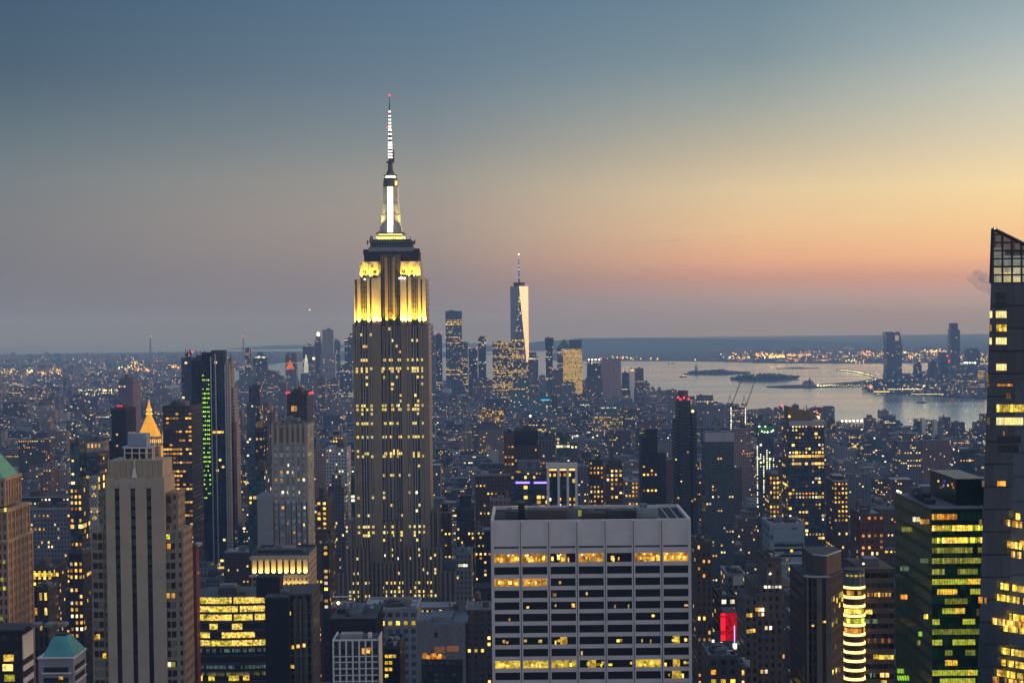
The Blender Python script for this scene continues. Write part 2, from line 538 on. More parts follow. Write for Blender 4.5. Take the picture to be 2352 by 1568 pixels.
tree_mass([(1588, 858, 852), (1610, 858, 850), (1640, 858, 847), (1665, 858, 848), (1690, 857, 853), (1718, 856, 854)], 'dark tree cover on the island behind the green statue', 3)
tree_mass([(1684, 871, 864), (1705, 873, 859), (1740, 873, 857), (1775, 873, 857), (1805, 872, 858), (1830, 868, 862)], 'dark tree cover on the nearer flat island in the bay', 4)
tree_mass([(1925, 886, 880), (1985, 884, 876), (2030, 881, 872)], 'dark park trees along the far waterfront beside the curved walkway', 5)

# long wooded hills beyond the bay
def ridge(name, pts, Y, depth, mat='wooded hill', seed=1):
    random.seed(seed)
    mb = MB()
    xs = []
    n = 90
    for i in range(n + 1):
        f = i / n * (len(pts) - 1)
        k = min(int(f), len(pts) - 2)
        g = f - k
        px = pts[k][0] + (pts[k + 1][0] - pts[k][0]) * g
        py = pts[k][1] + (pts[k + 1][1] - pts[k][1]) * g + U(-.5, .5)
        xs.append(P(px, py, Y))
    for a, c in zip(xs[:-1], xs[1:]):
        za, zc = max(a.z, LZ + 1), max(c.z, LZ + 1)
        rows = [(-depth * .5, 0), (-depth * .22, .55), (0, 1), (depth * .4, .6), (depth, 0)]
        for (d0, f0), (d1, f1) in zip(rows[:-1], rows[1:]):
            mb.face([(a.x, Y + d0, LZ + .3 + (za - LZ) * f0), (c.x, Y + d0, LZ + .3 + (zc - LZ) * f0), (c.x, Y + d1, LZ + .3 + (zc - LZ) * f1), (a.x, Y + d1, LZ + .3 + (za - LZ) * f1)])
    return tag(mb.build(name, mat), kind='structure')


ridge('hills', [(1090, 812), (1140, 797), (1230, 785), (1340, 777), (1480, 776), (1600, 778), (1750, 779), (1900, 783), (2050, 790), (2200, 797)], 19500, 3600, seed=2)
ridge('far_hills', [(560, 811), (610, 806), (700, 804), (820, 806), (980, 808), (1100, 806)], 23000, 3000, seed=3)
ridge('inland_hills', [(1900, 792), (2050, 785), (2150, 782), (2240, 780), (2400, 778)], 25000, 4000, seed=4)
# ------------------------------------------------------------------ a tower with its parts
PANES = {'y': ['pane yellow'], 'w': ['pane warm', 'pane yellow'], 'o': ['pane orange', 'pane warm'], 'p': ['pane pale', 'pane yellow'],
         'l': ['pane lime', 'pane yellow'], 'g': ['pane green'], 'm': ['pane warm', 'pane yellow', 'pane pale', 'pane orange']}


def lights(root, x0, x1, y0, y1, z0, z1, cw, ch, n=40, pal='m', rows=None, yb=1580, face='n', fill=(.62, .5), rowp=.22, grow=(1, 3), prob=None):
    """lit panes on the window grid of one face; n = how many at most; whole storeys light up more often than single rooms"""
    w = (x1 - x0) if face == 'n' else (y1 - y0)
    nc, nr = max(1, round(w / cw)), max(1, round((z1 - z0) / ch))
    cw, ch = w / nc, (z1 - z0) / nr
    cells, used = [], set()
    vis = [j for j in range(nr) if proj(((x0 + x1) / 2, y0, z0 + (j + .5) * ch))[1] < yb]
    if not vis:
        return
    busy = [j for j in vis if R() < rowp] or [vis[-1]]
    tries = 0
    while len(cells) < n and tries < n * 12:
        tries += 1
        j = random.choice(busy) if R() < .62 else random.choice(vis)
        i = random.randrange(nc)
        for k in range(random.randint(*grow)):
            if i + k < nc and (i + k, j) not in used and len(cells) < n:
                used.add((i + k, j))
                cells.append((i + k, j))
    for i, j in cells:
        z = z0 + (j + .5) * ch
        a = (i + .5) * cw
        mt = random.choice(PANES[pal])
        if face == 'n':
            pane(root, mt, (x0 + a, y0 - .05, z), cw * fill[0], ch * fill[1])
        elif face == 'w':
            pane(root, mt, (x1 + .05, y0 + a, z), cw * fill[0], ch * fill[1], 'x')
        else:
            pane(root, mt, (x0 - .05, y0 + a, z), cw * fill[0], ch * fill[1], 'x')


def hero_mark(x0, x1, y0, y1, xl, xr, yt, yb, phrase=None):
    HERO.append((x0, x1, y0, y1, xl, xr, yb))
    if phrase:
        MARK.append(((xl + xr) / 2, yt, phrase))


def span(xl, xr, py, Y):
    a, c = P(xl, py, Y), P(xr, py, Y)
    return a.x, c.x, (a.z + c.z) / 2


def T(label, xl, xr, yt, Y, D=30, fac='grey stone', cw=3.2, ch=3.6, lit=14, pal='m', roof='roof tar', name='office_tower', cat='skyscraper', group=None,
      bulk=1, beacon=0, tiers=(), yb=None, phrase=None, side=None, mast=0, fill=(.5, .5), rowp=.2, yaw=0, parapet=True, grow=(1, 3), front=False, extra=None):
    """tower given by its outline in the photo and its distance; tiers = (xl, xr, yt, dy, D, facade) stacked on or beside the main shaft"""
    random.seed(int(xl * 7 + yt * 13))
    x0, x1, z1 = span(xl, xr, yt, Y)
    if not front and not yaw:                            # the outline in the photo includes the flank one sees: front + flank = outline
        off = abs((xl + xr) / 2 - 1200) + (xr - xl) / 2
        s = min(off * (1 - Y / (Y + D)), .42 * (xr - xl))
        D = max(4.0, Y * s / max(off - s, 1.0)) if off > 60 else D
        if x1 < 0:
            x1 = P(xr, yt, Y + D).x
        elif x0 > 0:
            x0 = P(xl, yt, Y + D).x
    yb = yb or min(1580, yt + 150)
    root = thing(name, ((x0 + x1) / 2, Y, LZ), label, cat, group)
    hero_mark(x0, x1, Y, Y + D, xl, xr, yt, yb, phrase)
    mb = MB()
    if yaw:
        cx, cyy = (x0 + x1) / 2, Y + D / 2
        w = (x1 - x0) / (abs(math.cos(yaw)) + abs(math.sin(yaw)) * .999)
        pts = []
        for a, c in ((-1, -1), (1, -1), (1, 1), (-1, 1)):
            pts.append((cx + a * w / 2 * math.cos(yaw) - c * w / 2 * math.sin(yaw), cyy + a * w / 2 * math.sin(yaw) + c * w / 2 * math.cos(yaw)))
        mb.prism(pts, LZ, z1, cw=cw, ch=ch)
    else:
        mb.box(x0, x1, Y, Y + D, LZ, z1, 0, 1, cw, ch)
    wall = mb.build('wall', [fac, roof], root)
    if parapet and not yaw:
        q = MB()
        t, h = max(.5, (x1 - x0) * .015), max(1.2, (x1 - x0) * .03)
        q.box(x0 - .1, x1 + .1, Y - .1, Y + t, z1, z1 + h)
        q.box(x0 - .1, x1 + .1, Y + D - t, Y + D + .1, z1, z1 + h)
        q.box(x0 - .1, x0 + t, Y + t, Y + D - t, z1, z1 + h)
        q.box(x1 - t, x1 + .1, Y + t, Y + D - t, z1, z1 + h)
        q.build('parapet', roof, root)
    w = x1 - x0
    for i in range(bulk):
        q = MB()
        bx = x0 + w * U(.15, .5)
        bw = w * U(.18, .4)
        by = Y + D * U(.2, .4)
        bh = U(2.5, 5.5) if Y > 950 else U(1.0, 2.2)
        q.box(bx, bx + bw, by, by + D * .4, z1, z1 + bh)
        q.box(bx + bw * .2, bx + bw * .5, by + 1, by + D * .2, z1 + bh, z1 + bh + 1.5)
        q.build('bulkhead', random.choice(['roof grey', 'roof brown', 'roof tar']), root)
    if Y < 1400 and bulk:
        for i in range(7):
            q = MB()
            bx, by = x0 + w * U(.08, .85), Y + D * U(.1, .85)
            q.box(bx, bx + U(.8, 2.6), by, by + U(.8, 2.4), z1, z1 + U(.6, 1.8))
            q.build('roof_unit', random.choice(['roof silver', 'roof grey', 'steel dark', 'steel pale']), root)
    if lit:
        lights(root, x0, x1, Y, Y + D, LZ, z1, cw, ch, lit, pal, yb=yb, fill=fill, rowp=rowp, grow=grow) if not yaw else None
        if side:
            lights(root, x0, x1, Y, Y + D, LZ, z1, cw, ch, max(4, lit // 4), pal, yb=yb, face=side, fill=fill, rowp=rowp)
    for (a, c, yy, dy, dd, f2) in tiers:
        tx0, tx1, tz = span(a, c, yy, Y + dy)
        if not front and not yaw:
            off = abs((a + c) / 2 - 1200) + (c - a) / 2
            s = min(off * (1 - (Y + dy) / (Y + dy + dd)), .42 * (c - a))
            if off > 60:
                dd = max(4.0, (Y + dy) * s / max(off - s, 1.0))
                if tx1 < 0:
                    tx1 = P(c, yy, Y + dy + dd).x
                elif tx0 > 0:
                    tx0 = P(a, yy, Y + dy + dd).x
        q = MB()
        base = z1 if (tz > z1 and dy > 0) else LZ
        q.box(tx0, tx1, Y + dy, Y + dy + dd, base, tz, 0, 1, cw, ch)
        q.build('upper_tier' if tz > z1 else 'lower_wing', [f2 or fac, roof], root)
        if lit and f2 is None:
            lights(root, tx0, tx1, Y + dy, Y + dy + dd, base, tz, cw, ch, max(3, lit // 5), pal, yb=yb, fill=fill)
    tops = [(x0, Y + 1, z1), (x1, Y + 1, z1), (x0, Y + D - 1, z1), (x1, Y + D - 1, z1)]
    if tiers and tiers[0][2] < yt:
        a, c, tz = span(tiers[0][0], tiers[0][1], tiers[0][2], Y + tiers[0][3])
        tops = [(a, Y + tiers[0][3] + 1, tz), (c, Y + tiers[0][3] + 1, tz)] + tops
    for i in range(beacon):
        q = MB()
        q.bar((tops[i][0], tops[i][1], tops[i][2]), (tops[i][0], tops[i][1], tops[i][2] + 2.5), .3)
        post = q.build('beacon', 'black metal', root)
        q = MB()
        q.ball((tops[i][0], tops[i][1], tops[i][2] + 3), max(.9, Y / F * 1.1))
        q.build('red_lamp', 'lamp red', post)
    if mast:
        mx = (x0 + x1) / 2
        q = MB()
        q.bar((mx, Y + D / 2, z1), (mx, Y + D / 2, z1 + mast), max(.4, Y / F * .35))
        q.build('mast', 'steel dark', root)
    if extra:
        extra(root, x0, x1, z1, Y, D)
    return root, x0, x1, z1


def pyramid(mat, h, inset=0.0, nm='pyramid_roof'):
    def f(root, x0, x1, z1, Y, D):
        q = MB()
        mx, my = (x0 + x1) / 2, Y + D / 2
        a, c = x0 + inset, x1 - inset
        e = .3
        q.prism([(a, Y + inset), (c, Y + inset), (c, Y + D - inset), (a, Y + D - inset)], z1 + .2, z1 + h,
                poly2=[(mx - e, my - e), (mx + e, my - e), (mx + e, my + e), (mx - e, my + e)], bottom=True)
        q.build(nm, mat, root)
    return f


def lamp_row(mat, n, r, dz=1.0, nm='roof_lamp', fy=-.5):
    def f(root, x0, x1, z1, Y, D):
        for i in range(n):
            q = MB()
            x = x0 + (x1 - x0) * (i + .5) / n
            q.bar((x, Y + .6, z1), (x, Y + .6, z1 + dz), .15, 1)
            q.ball((x, Y + fy, z1 + dz), r)
            q.build(nm, [mat, 'black metal'], root)
    return f


def lamp(root, mat, p, r, nm='lamp'):
    q = MB()
    q.ball(p, r)
    return q.build(nm, mat, root)
# ------------------------------------------------------------------ the far downtown skyline, left to right
facade('far brown', (.13, .10, .10), ww=.5, wh=.5, lit=.05, row=.05, lc=WARM, ls=1.1, bvar=.1)
facade('far grey', (.16, .16, .18), ww=.5, wh=.5, lit=.05, row=.03, lc=WARM, ls=1.1, bvar=.1)
facade('far dark', (.04, .045, .055), (.03, .04, .055), ww=.8, wh=.6, lit=.06, row=.05, lc=PALE, ls=1.1, rough=.5, bvar=.1)
facade('far lit glass', (.05, .06, .06), (.03, .05, .06), ww=.85, wh=.6, lit=.20, row=.30, lc=YEL, ls=1.1, rough=.4, bvar=.05)
facade('far gold glow', (.16, .12, .05), (.2, .14, .04), ww=.8, wh=.62, lit=.90, row=.5, lc=((1, .6, .11), (1, .74, .22)), ls=.95, rough=.4, bvar=.05, lv=(.6, 1.1))  # gold sunset sheen put in as glowing panes
facade('far pink', (.33, .23, .24), (.12, .09, .10), ww=.35, wh=.9, bvar=.05)
facade('far teal', (.08, .13, .14), (.05, .09, .10), ww=.7, wh=.4, lit=.06, lc=PALE, bvar=.05)
surf('far white gleam', (.75, .70, .68), .5, var=.05)  # sunset gleam put into a near white wall tone
surf('far cap', (.06, .075, .085), .5, var=.2)
surf('copper dark', (.05, .07, .075), .7)
emit('lit pyramid', (1, .22, .03), .55, nz=.5, scale=.05)
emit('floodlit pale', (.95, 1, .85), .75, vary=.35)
emit('lamp sky blue', (.12, .28, 1), 2.6, (.2, .4, 1), vary=.2)
facade('far ribbed', (.30, .27, .27), (.10, .10, .11), ww=.45, wh=.75, lit=.02, lc=WARM, rough=.35, bvar=.05)
facade('far lit tower', (.05, .06, .07), (.03, .05, .065), ww=.85, wh=.6, lit=.05, row=.10, lc=YEL, ls=1.2, rough=.4, bvar=.05)
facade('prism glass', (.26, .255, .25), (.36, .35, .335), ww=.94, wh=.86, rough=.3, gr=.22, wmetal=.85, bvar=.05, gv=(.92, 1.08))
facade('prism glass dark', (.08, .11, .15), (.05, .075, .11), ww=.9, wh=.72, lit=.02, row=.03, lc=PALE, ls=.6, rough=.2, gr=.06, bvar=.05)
def MBbox(root, nm, mat, x0, x1, y0, y1, z0, z1, cw=3.2, ch=3.6):
    q = MB()
    q.box(x0, x1, y0, y1, z0, z1, cw=cw, ch=ch)
    return q.build(nm, mat, root)


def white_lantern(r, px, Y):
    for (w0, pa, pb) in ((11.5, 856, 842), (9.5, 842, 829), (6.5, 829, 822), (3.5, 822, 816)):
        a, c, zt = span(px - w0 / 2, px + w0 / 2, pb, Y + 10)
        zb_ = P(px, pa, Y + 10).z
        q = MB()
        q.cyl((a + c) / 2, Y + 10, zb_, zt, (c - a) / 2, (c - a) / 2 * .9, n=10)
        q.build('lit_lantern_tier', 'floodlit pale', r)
    lamp(r, 'lamp orange', P(px, 816, Y + 10), 1.8, 'finial_lamp')
    lamp(r, 'lamp warm', P(720.5, 823, Y - 5), 5, 'flood_lamp')

FAR = 'towers of the far downtown skyline'
FT = dict(group=FAR, bulk=1, lit=0, parapet=False, cw=4.5, ch=4.0)
T('thin far tower with orange lit window strips near the left bridge haze', 563, 577, 800, 5600, 26, 'far dark', yb=850, **{**FT, 'lit': 26}, pal='o', rowp=.6, name='apartment_tower')
T('far stepped tower with pale green lit band below its top', 581, 617, 823, 5600, 40, 'far dark', yb=852, tiers=[(586, 611, 816, 4, 30, None), (591, 604, 809, 8, 20, None)], **FT,
  extra=lambda r, x0, x1, z1, Y, D: [pane(r, 'pane pale', (x0 + (x1 - x0) * f, Y + 3.6, z1 + 4), 5, 3, name='lit_band') for f in (.2, .32, .44, .56, .7, .8)])
T('dark slab tower standing behind the orange lit pyramid', 655, 683, 811, 5800, 30, 'far brown', yb=870, **FT)
T('far tower with small orange lit pyramid roof', 656, 684, 848, 5300, 36, 'far grey', yb=910, **FT, extra=lambda r, x0, x1, z1, Y, D: pyramid('lit pyramid', 30)(r, x0, x1 - 10, z1, Y, D))
T('far ornate tower with floodlit white tiered lantern', 690, 733, 858, 5350, 40, 'far grey', yb=905, **FT, extra=lambda r, x0, x1, z1, Y, D: white_lantern(r, 703, Y))
T('far skyscraper with bright lit dome at its tip', 722, 740, 780, 6300, 30, 'far brown', yb=840, **FT, tiers=[(725, 737, 771, 5, 18, None)],
  extra=lambda r, x0, x1, z1, Y, D: [lamp(r, 'lamp white', P(731, 766, Y + 8), 6.5, 'lit_dome'), lamp(r, 'lamp white', P(731, 770, Y + 8), 5, 'lit_dome')])
T('dark boxy far tower left of the dome lit one', 695, 723, 793, 6200, 40, 'far brown', yb=850, **FT)
T('twin ribbed bright metal far tower, tallest of its cluster', 740, 767, 757, 5900, 30, 'far ribbed', yb=860, **{**FT, 'bulk': 2}, tiers=[(736, 772, 812, -4, 38, None)], name='apartment_tower')
T('far tower with rounded shoulders right of the ribbed twin tower', 766, 782, 783, 6300, 30, 'far teal', yb=850, **FT, tiers=[(769, 778, 778, 4, 20, None)])
T('far stepped tower with lit top just left of the giant floodlit skyscraper', 791, 813, 777, 6300, 36, 'far dark', yb=850, **FT, tiers=[(803, 813, 765, 4, 24, None)],
  extra=lambda r, x0, x1, z1, Y, D: [pane(r, 'pane yellow', (x0 + (x1 - x0) * f, Y - .3, z1 - 6), 6, 3, name='lit_band') for f in (.1, .3)])
for k, (xl, xr, yt, Y, fc, lb) in enumerate([
    (549, 588, 850, 5000, 'far grey', 'grey far apartment slab below the thin orange lit tower'),
    (590, 642, 852, 5000, 'far brown', 'wide brown far apartment slab below the pale green lit tower'),
    (612, 655, 864, 4900, 'far grey', 'broad grey far block left of the orange pyramid tower'),
    (730, 750, 868, 4700, 'far brown', 'brown far slab below the ribbed twin tower'),
    (752, 780, 872, 4600, 'far grey', 'pale far slab block right of the lantern topped tower'),
    (780, 812, 838, 5600, 'far dark', 'dark far block beside the giant floodlit skyscraper'),
    (640, 662, 880, 4600, 'far brown', 'brown far apartment block under the orange pyramid'),
    (826, 836, 800, 5900, 'far dark', None)]):
    if lb:
        T(lb, xl, xr, yt, Y, 40, fc, yb=yt + 40, **FT, name='apartment_block', cat='apartment building')
T('brick red far tower with beacon peeping out right of the giant skyscraper', 976, 995, 744, 5900, 40, 'far brown', yb=840, **FT, beacon=1, tiers=[(970, 1001, 770, -3, 46, None)])
T('far tower with curved top and red beacons right of the giant skyscraper', 998, 1016, 770, 6000, 40, 'far dark', yb=850, **FT, beacon=2, tiers=[(1001, 1013, 766, 4, 28, None)])
T('second tallest far glass tower with lit band below its dark top', 1023, 1061, 716, 5900, 46, 'far lit tower', yb=870, **{**FT, 'cw': 3.2, 'lit': 40}, pal='y', tiers=[(1058, 1075, 785, 3, 40, None)],
  phrase='the tall far glass tower',
  extra=lambda r, x0, x1, z1, Y, D: [MBbox(r, 'crown', 'far cap', x0 - .5, x1 + .5, Y - .5, Y + D + .5, z1 - 26, z1 + 3)] + [pane(r, 'pane yellow', (x0 + (x1 - x0) * (f + .5) / 12, Y - .6, z1 - 36 - g), 3.6, 3, name='lit_band') for f in range(12) for g in (0, 6) if (f * 7 + g) % 5])
T('low far tower with two red beacons between two taller ones', 1076, 1097, 801, 5600, 40, 'far dark', yb=860, **FT, beacon=2)
T('slender dark far tower left of the yellow lit office slab', 1098, 1116, 776, 5300, 30, 'far dark', yb=860, **FT, tiers=[(1101, 1114, 772, 4, 20, None)], name='apartment_tower')
T('broad far office slab with many yellow lit storeys before the white sided tower', 1131, 1177, 785, 5650, 50, 'far lit glass', yb=880, **{**FT, 'cw': 3.4}, tiers=[(1176, 1204, 783, -6, 44, None)], phrase='the yellow lit far slab')
T('far stepped tower with bright lit band right of the white sided tower', 1213, 1236, 820, 5500, 44, 'far brown', yb=880, **FT, tiers=[(1215, 1232, 809, 5, 30, None)],
  extra=lambda r, x0, x1, z1, Y, D: [pane(r, 'pane pale', (x0 + (x1 - x0) * (f + .5) / 8, Y - .3, z1 - 5), 4, 4, name='lit_band') for f in range(8)])
T('far office block with lit storeys below the white sided tower', 1178, 1214, 832, 5300, 44, 'far lit glass', yb=880, **{**FT, 'cw': 3.4})
def flare(r, x0, x1, z1, Y, D):
    q = MB()
    q.prism([(x0 + 1, Y - 1), (x1 - 1, Y - 1), (x1 - 1, Y + D + 1), (x0 + 1, Y + D + 1)], z1 - 60, z1 + 2, poly2=[(x0 - 3, Y - 4), (x1 + 4, Y - 4), (x1 + 4, Y + D + 4), (x0 - 3, Y + D + 4)], bottom=True)
    q.build('flared_top', ['far dark'], r)
T('dark far tower flaring at its top left of the gold lit slab', 1253, 1269, 777, 5500, 24, 'far dark', yb=880, **FT, extra=flare, name='apartment_tower')
T('dark far tower with pyramid roof half behind the gold lit slab', 1279, 1312, 800, 5900, 52, 'far dark', yb=880, **FT, extra=lambda r, x0, x1, z1, Y, D: pyramid('copper dark', 33)(r, x0, x1, z1, Y, D))
T('gold gleaming far office slab with dark cap', 1293, 1337, 801, 5600, 46, 'far gold glow', yb=882, **{**FT, 'cw': 3.6, 'ch': 4.4}, tiers=[(1307, 1336, 781, 3, 40, 'far cap')], phrase='the gold gleaming far slab')
T('dark far block with white lamps on its roof right of the gold slab', 1347, 1380, 828, 5500, 44, 'far dark', yb=885, **FT, extra=lamp_row('lamp white', 4, 2.6, 3))
T('pinkish windowless far tower with broad top', 1386, 1423, 830, 5300, 44, 'far pink', yb=915, **FT, beacon=2, tiers=[(1380, 1426, 824, -3, 50, 'far pink')], phrase='the windowless pink far tower')
T('low dark far block right of the windowless pink tower', 1427, 1446, 856, 5500, 40, 'far dark', yb=905, **FT)
T('pale far block gleaming white from the sunset', 1447, 1456, 848, 5400, 20, 'far white gleam', yb=893, **FT, extra=lambda r, x0, x1, z1, Y, D: [pane(r, 'pane yellow', (x0 + 6, Y - .3, z1 - 3), 10, 4, name='lit_band')])
T('dark far tower at the river end right of the gleaming white block', 1457, 1478, 846, 5400, 36, 'far brown', yb=905, **FT)
T('low stepped far block, rightmost before the bay', 1477, 1493, 880, 5300, 36, 'far grey', yb=912, **FT, tiers=[(1481, 1487, 874, 4, 20, None)])
T('dark far block left of the flared tower', 1238, 1252, 862, 5200, 30, 'far grey', yb=885, **FT)
T('brown far block below the dark pyramid roof', 1268, 1292, 850, 5200, 40, 'far brown', yb=900, **FT, beacon=1)
T('grey far block below the gold lit slab', 1290, 1320, 878, 5000, 40, 'far grey', yb=915, **FT)
T('dark far block left of the windowless pink tower', 1345, 1384, 868, 5000, 40, 'far brown', yb=915, **FT)
T('brown domed far block below the yellow lit slab', 1085, 1130, 874, 4900, 40, 'far brown', yb=915, **FT, tiers=[(1093, 1122, 868, 3, 30, None)])
T('teal glass far block with slanted glowing roof edge', 1172, 1212, 892, 4600, 50, 'far teal', yb=945, **FT, tiers=[(1190, 1218, 868, 8, 40, None), (1178, 1212, 880, 4, 40, None)],
  extra=lambda r, x0, x1, z1, Y, D: [pane(r, 'pane warm', (x0 + 2 + i * 4.6, Y - .4, z1 - 1.5), 4.4, 1.6, name='lit_band') for i in range(-2, 9)])
T('dark teal block with glowing cyan roof strip', 1221, 1266, 906, 4300, 50, 'far teal', yb=960, **FT,
  extra=lambda r, x0, x1, z1, Y, D: [pane(r, 'lamp cyan', (P(1252.5, 918, Y).x, Y - .5, P(1252.5, 918, Y).z), 23, 2.7, name='cyan_light_strip')])
T('low far block with rows of yellow lit windows left of the bright white lamp', 1101, 1157, 935, 3700, 40, 'tan brick', yb=968, group=FAR, bulk=2, lit=64, pal='w', rowp=.9, parapet=False, fill=(.6, .5))
T('low wide far block with dim yellow window grid', 1361, 1431, 956, 3600, 40, 'grey stone', yb=990, group=FAR, bulk=2, lit=70, pal='w', rowp=.7, parapet=False, fill=(.55, .5))
T('flat far building with pale striped roof edges', 1376, 1453, 916, 4600, 60, 'far grey', yb=935, **FT,
  extra=lambda r, x0, x1, z1, Y, D: [MBbox(r, 'roof_band', 'roof silver', x0 + (x1 - x0) * f, x0 + (x1 - x0) * g, Y - 1 - k * .4, Y + 5, z1 - k * 5, z1 + 2 - k * 5) for k, (f, g) in enumerate(((0, 1), (.2, .62), (.2, .5), (.22, .42)))])

# the tallest tower of the far skyline: square below, square turned by 45 degrees above, eight tall triangles between
def white_sided_tower():
    Y = 5850
    x0, x1, zt = span(1171.5, 1213, 657, Y)
    w = x1 - x0
    mx, my = (x0 + x1) / 2, Y + w / 2
    zb = 56.0
    root = thing('tapering_tower', (mx, my, LZ), 'tallest far tower with brilliant pale right face and blue lit spire', 'skyscraper')
    hero_mark(x0, x1, Y, Y + w, 1171, 1213, 655, 880, 'the white sided far tower')
    B = [(mx - w / 2, my - w / 2), (mx + w / 2, my - w / 2), (mx + w / 2, my + w / 2), (mx - w / 2, my + w / 2)]
    Tt = [(mx, my - w / 2), (mx + w / 2, my), (mx, my + w / 2), (mx - w / 2, my)]
    q = MB()
    q.prism(B, LZ, zb, cw=3.5, ch=4)
    q.build('base', 'far dark', root)
    q = MB()
    for i in range(4):
        a, c, t = B[i], B[(i + 1) % 4], Tt[i]
        n = 16
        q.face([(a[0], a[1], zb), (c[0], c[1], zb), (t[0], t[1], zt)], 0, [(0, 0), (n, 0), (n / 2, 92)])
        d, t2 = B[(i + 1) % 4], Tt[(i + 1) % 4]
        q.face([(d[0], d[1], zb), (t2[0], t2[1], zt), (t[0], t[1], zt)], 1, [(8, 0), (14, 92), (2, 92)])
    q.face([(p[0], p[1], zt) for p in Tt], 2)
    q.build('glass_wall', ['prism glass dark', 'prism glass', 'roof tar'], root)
    q = MB()
    q.cyl(mx, my, zt, zt + 9, w * .30, n=20)
    q.cyl(mx, my, zt + 9, zt + 13, w * .34, w * .36, n=20)
    q.build('ring_platform', 'steel dark', root)
    tip = P(1190, 581, my).z
    q = MB()
    q.cyl(mx, my, zt + 13, zt + 55, 2.6, 2.2, n=8)
    q.cyl(mx, my, zt + 55, tip, 2.0, .7, n=8)
    sp = q.build('spire', 'steel dark', root)
    for py, m_, r in ((584, 'lamp white', 2.0), (592, 'lamp sky blue', 2.6), (601, 'lamp sky blue', 1.6), (610, 'lamp sky blue', 2.6), (619, 'lamp sky blue', 2.8), (628, 'lamp sky blue', 1.8), (637, 'lamp sky blue', 2.8)):
        lamp(sp, m_, (mx, my - 2.2, P(1190, py, my).z), r, 'spire_lamp')
    random.seed(77)
    for _ in range(36):
        f = U(.25, .9)
        z = zb + (zt - zb) * f
        hw = w / 2 * (1 - f)
        a = mx + U(-1, 1) * max(0, hw - 2)
        pane(root, random.choice(['pane white', 'pane yellow', 'pane pale']), (a, my - w / 2 - .12, z), 3.2, 2.6)
    for i in range(13):
        pane(root, 'pane yellow', (mx - 25 + i * 3.9, my - w / 2 - .12, P(1190, 781, Y).z - (i % 3) * 2), 3.6, 3.4)


white_sided_tower()
# ------------------------------------------------------------------ the floodlit giant with its mast
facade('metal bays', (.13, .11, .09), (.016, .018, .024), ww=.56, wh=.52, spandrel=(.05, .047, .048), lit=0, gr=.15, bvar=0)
facade('west glow bays', (.36, .30, .24), (.03, .03, .035), ww=.45, wh=.55, spandrel=(.12, .11, .10), bvar=0)
emit('tower pane', (1, .60, .08), 1.5, (1, .74, .2), nz=.4, scale=.9, vary=.35)
emit('mast glass', (1, .97, .86), 2.4, vary=0)
emit('mast edge glass', (1, .9, .55), 1.0, vary=0)
emit('mast lamp', (1, .98, .93), 4.0, vary=0)
emit('lit cornice', (1, .80, .22), 1.5, (1, .84, .3), vary=.1)
surf('mast steel', (.10, .10, .10), .5, .3)
surf('mast pale', (.45, .43, .38), .5, .2)


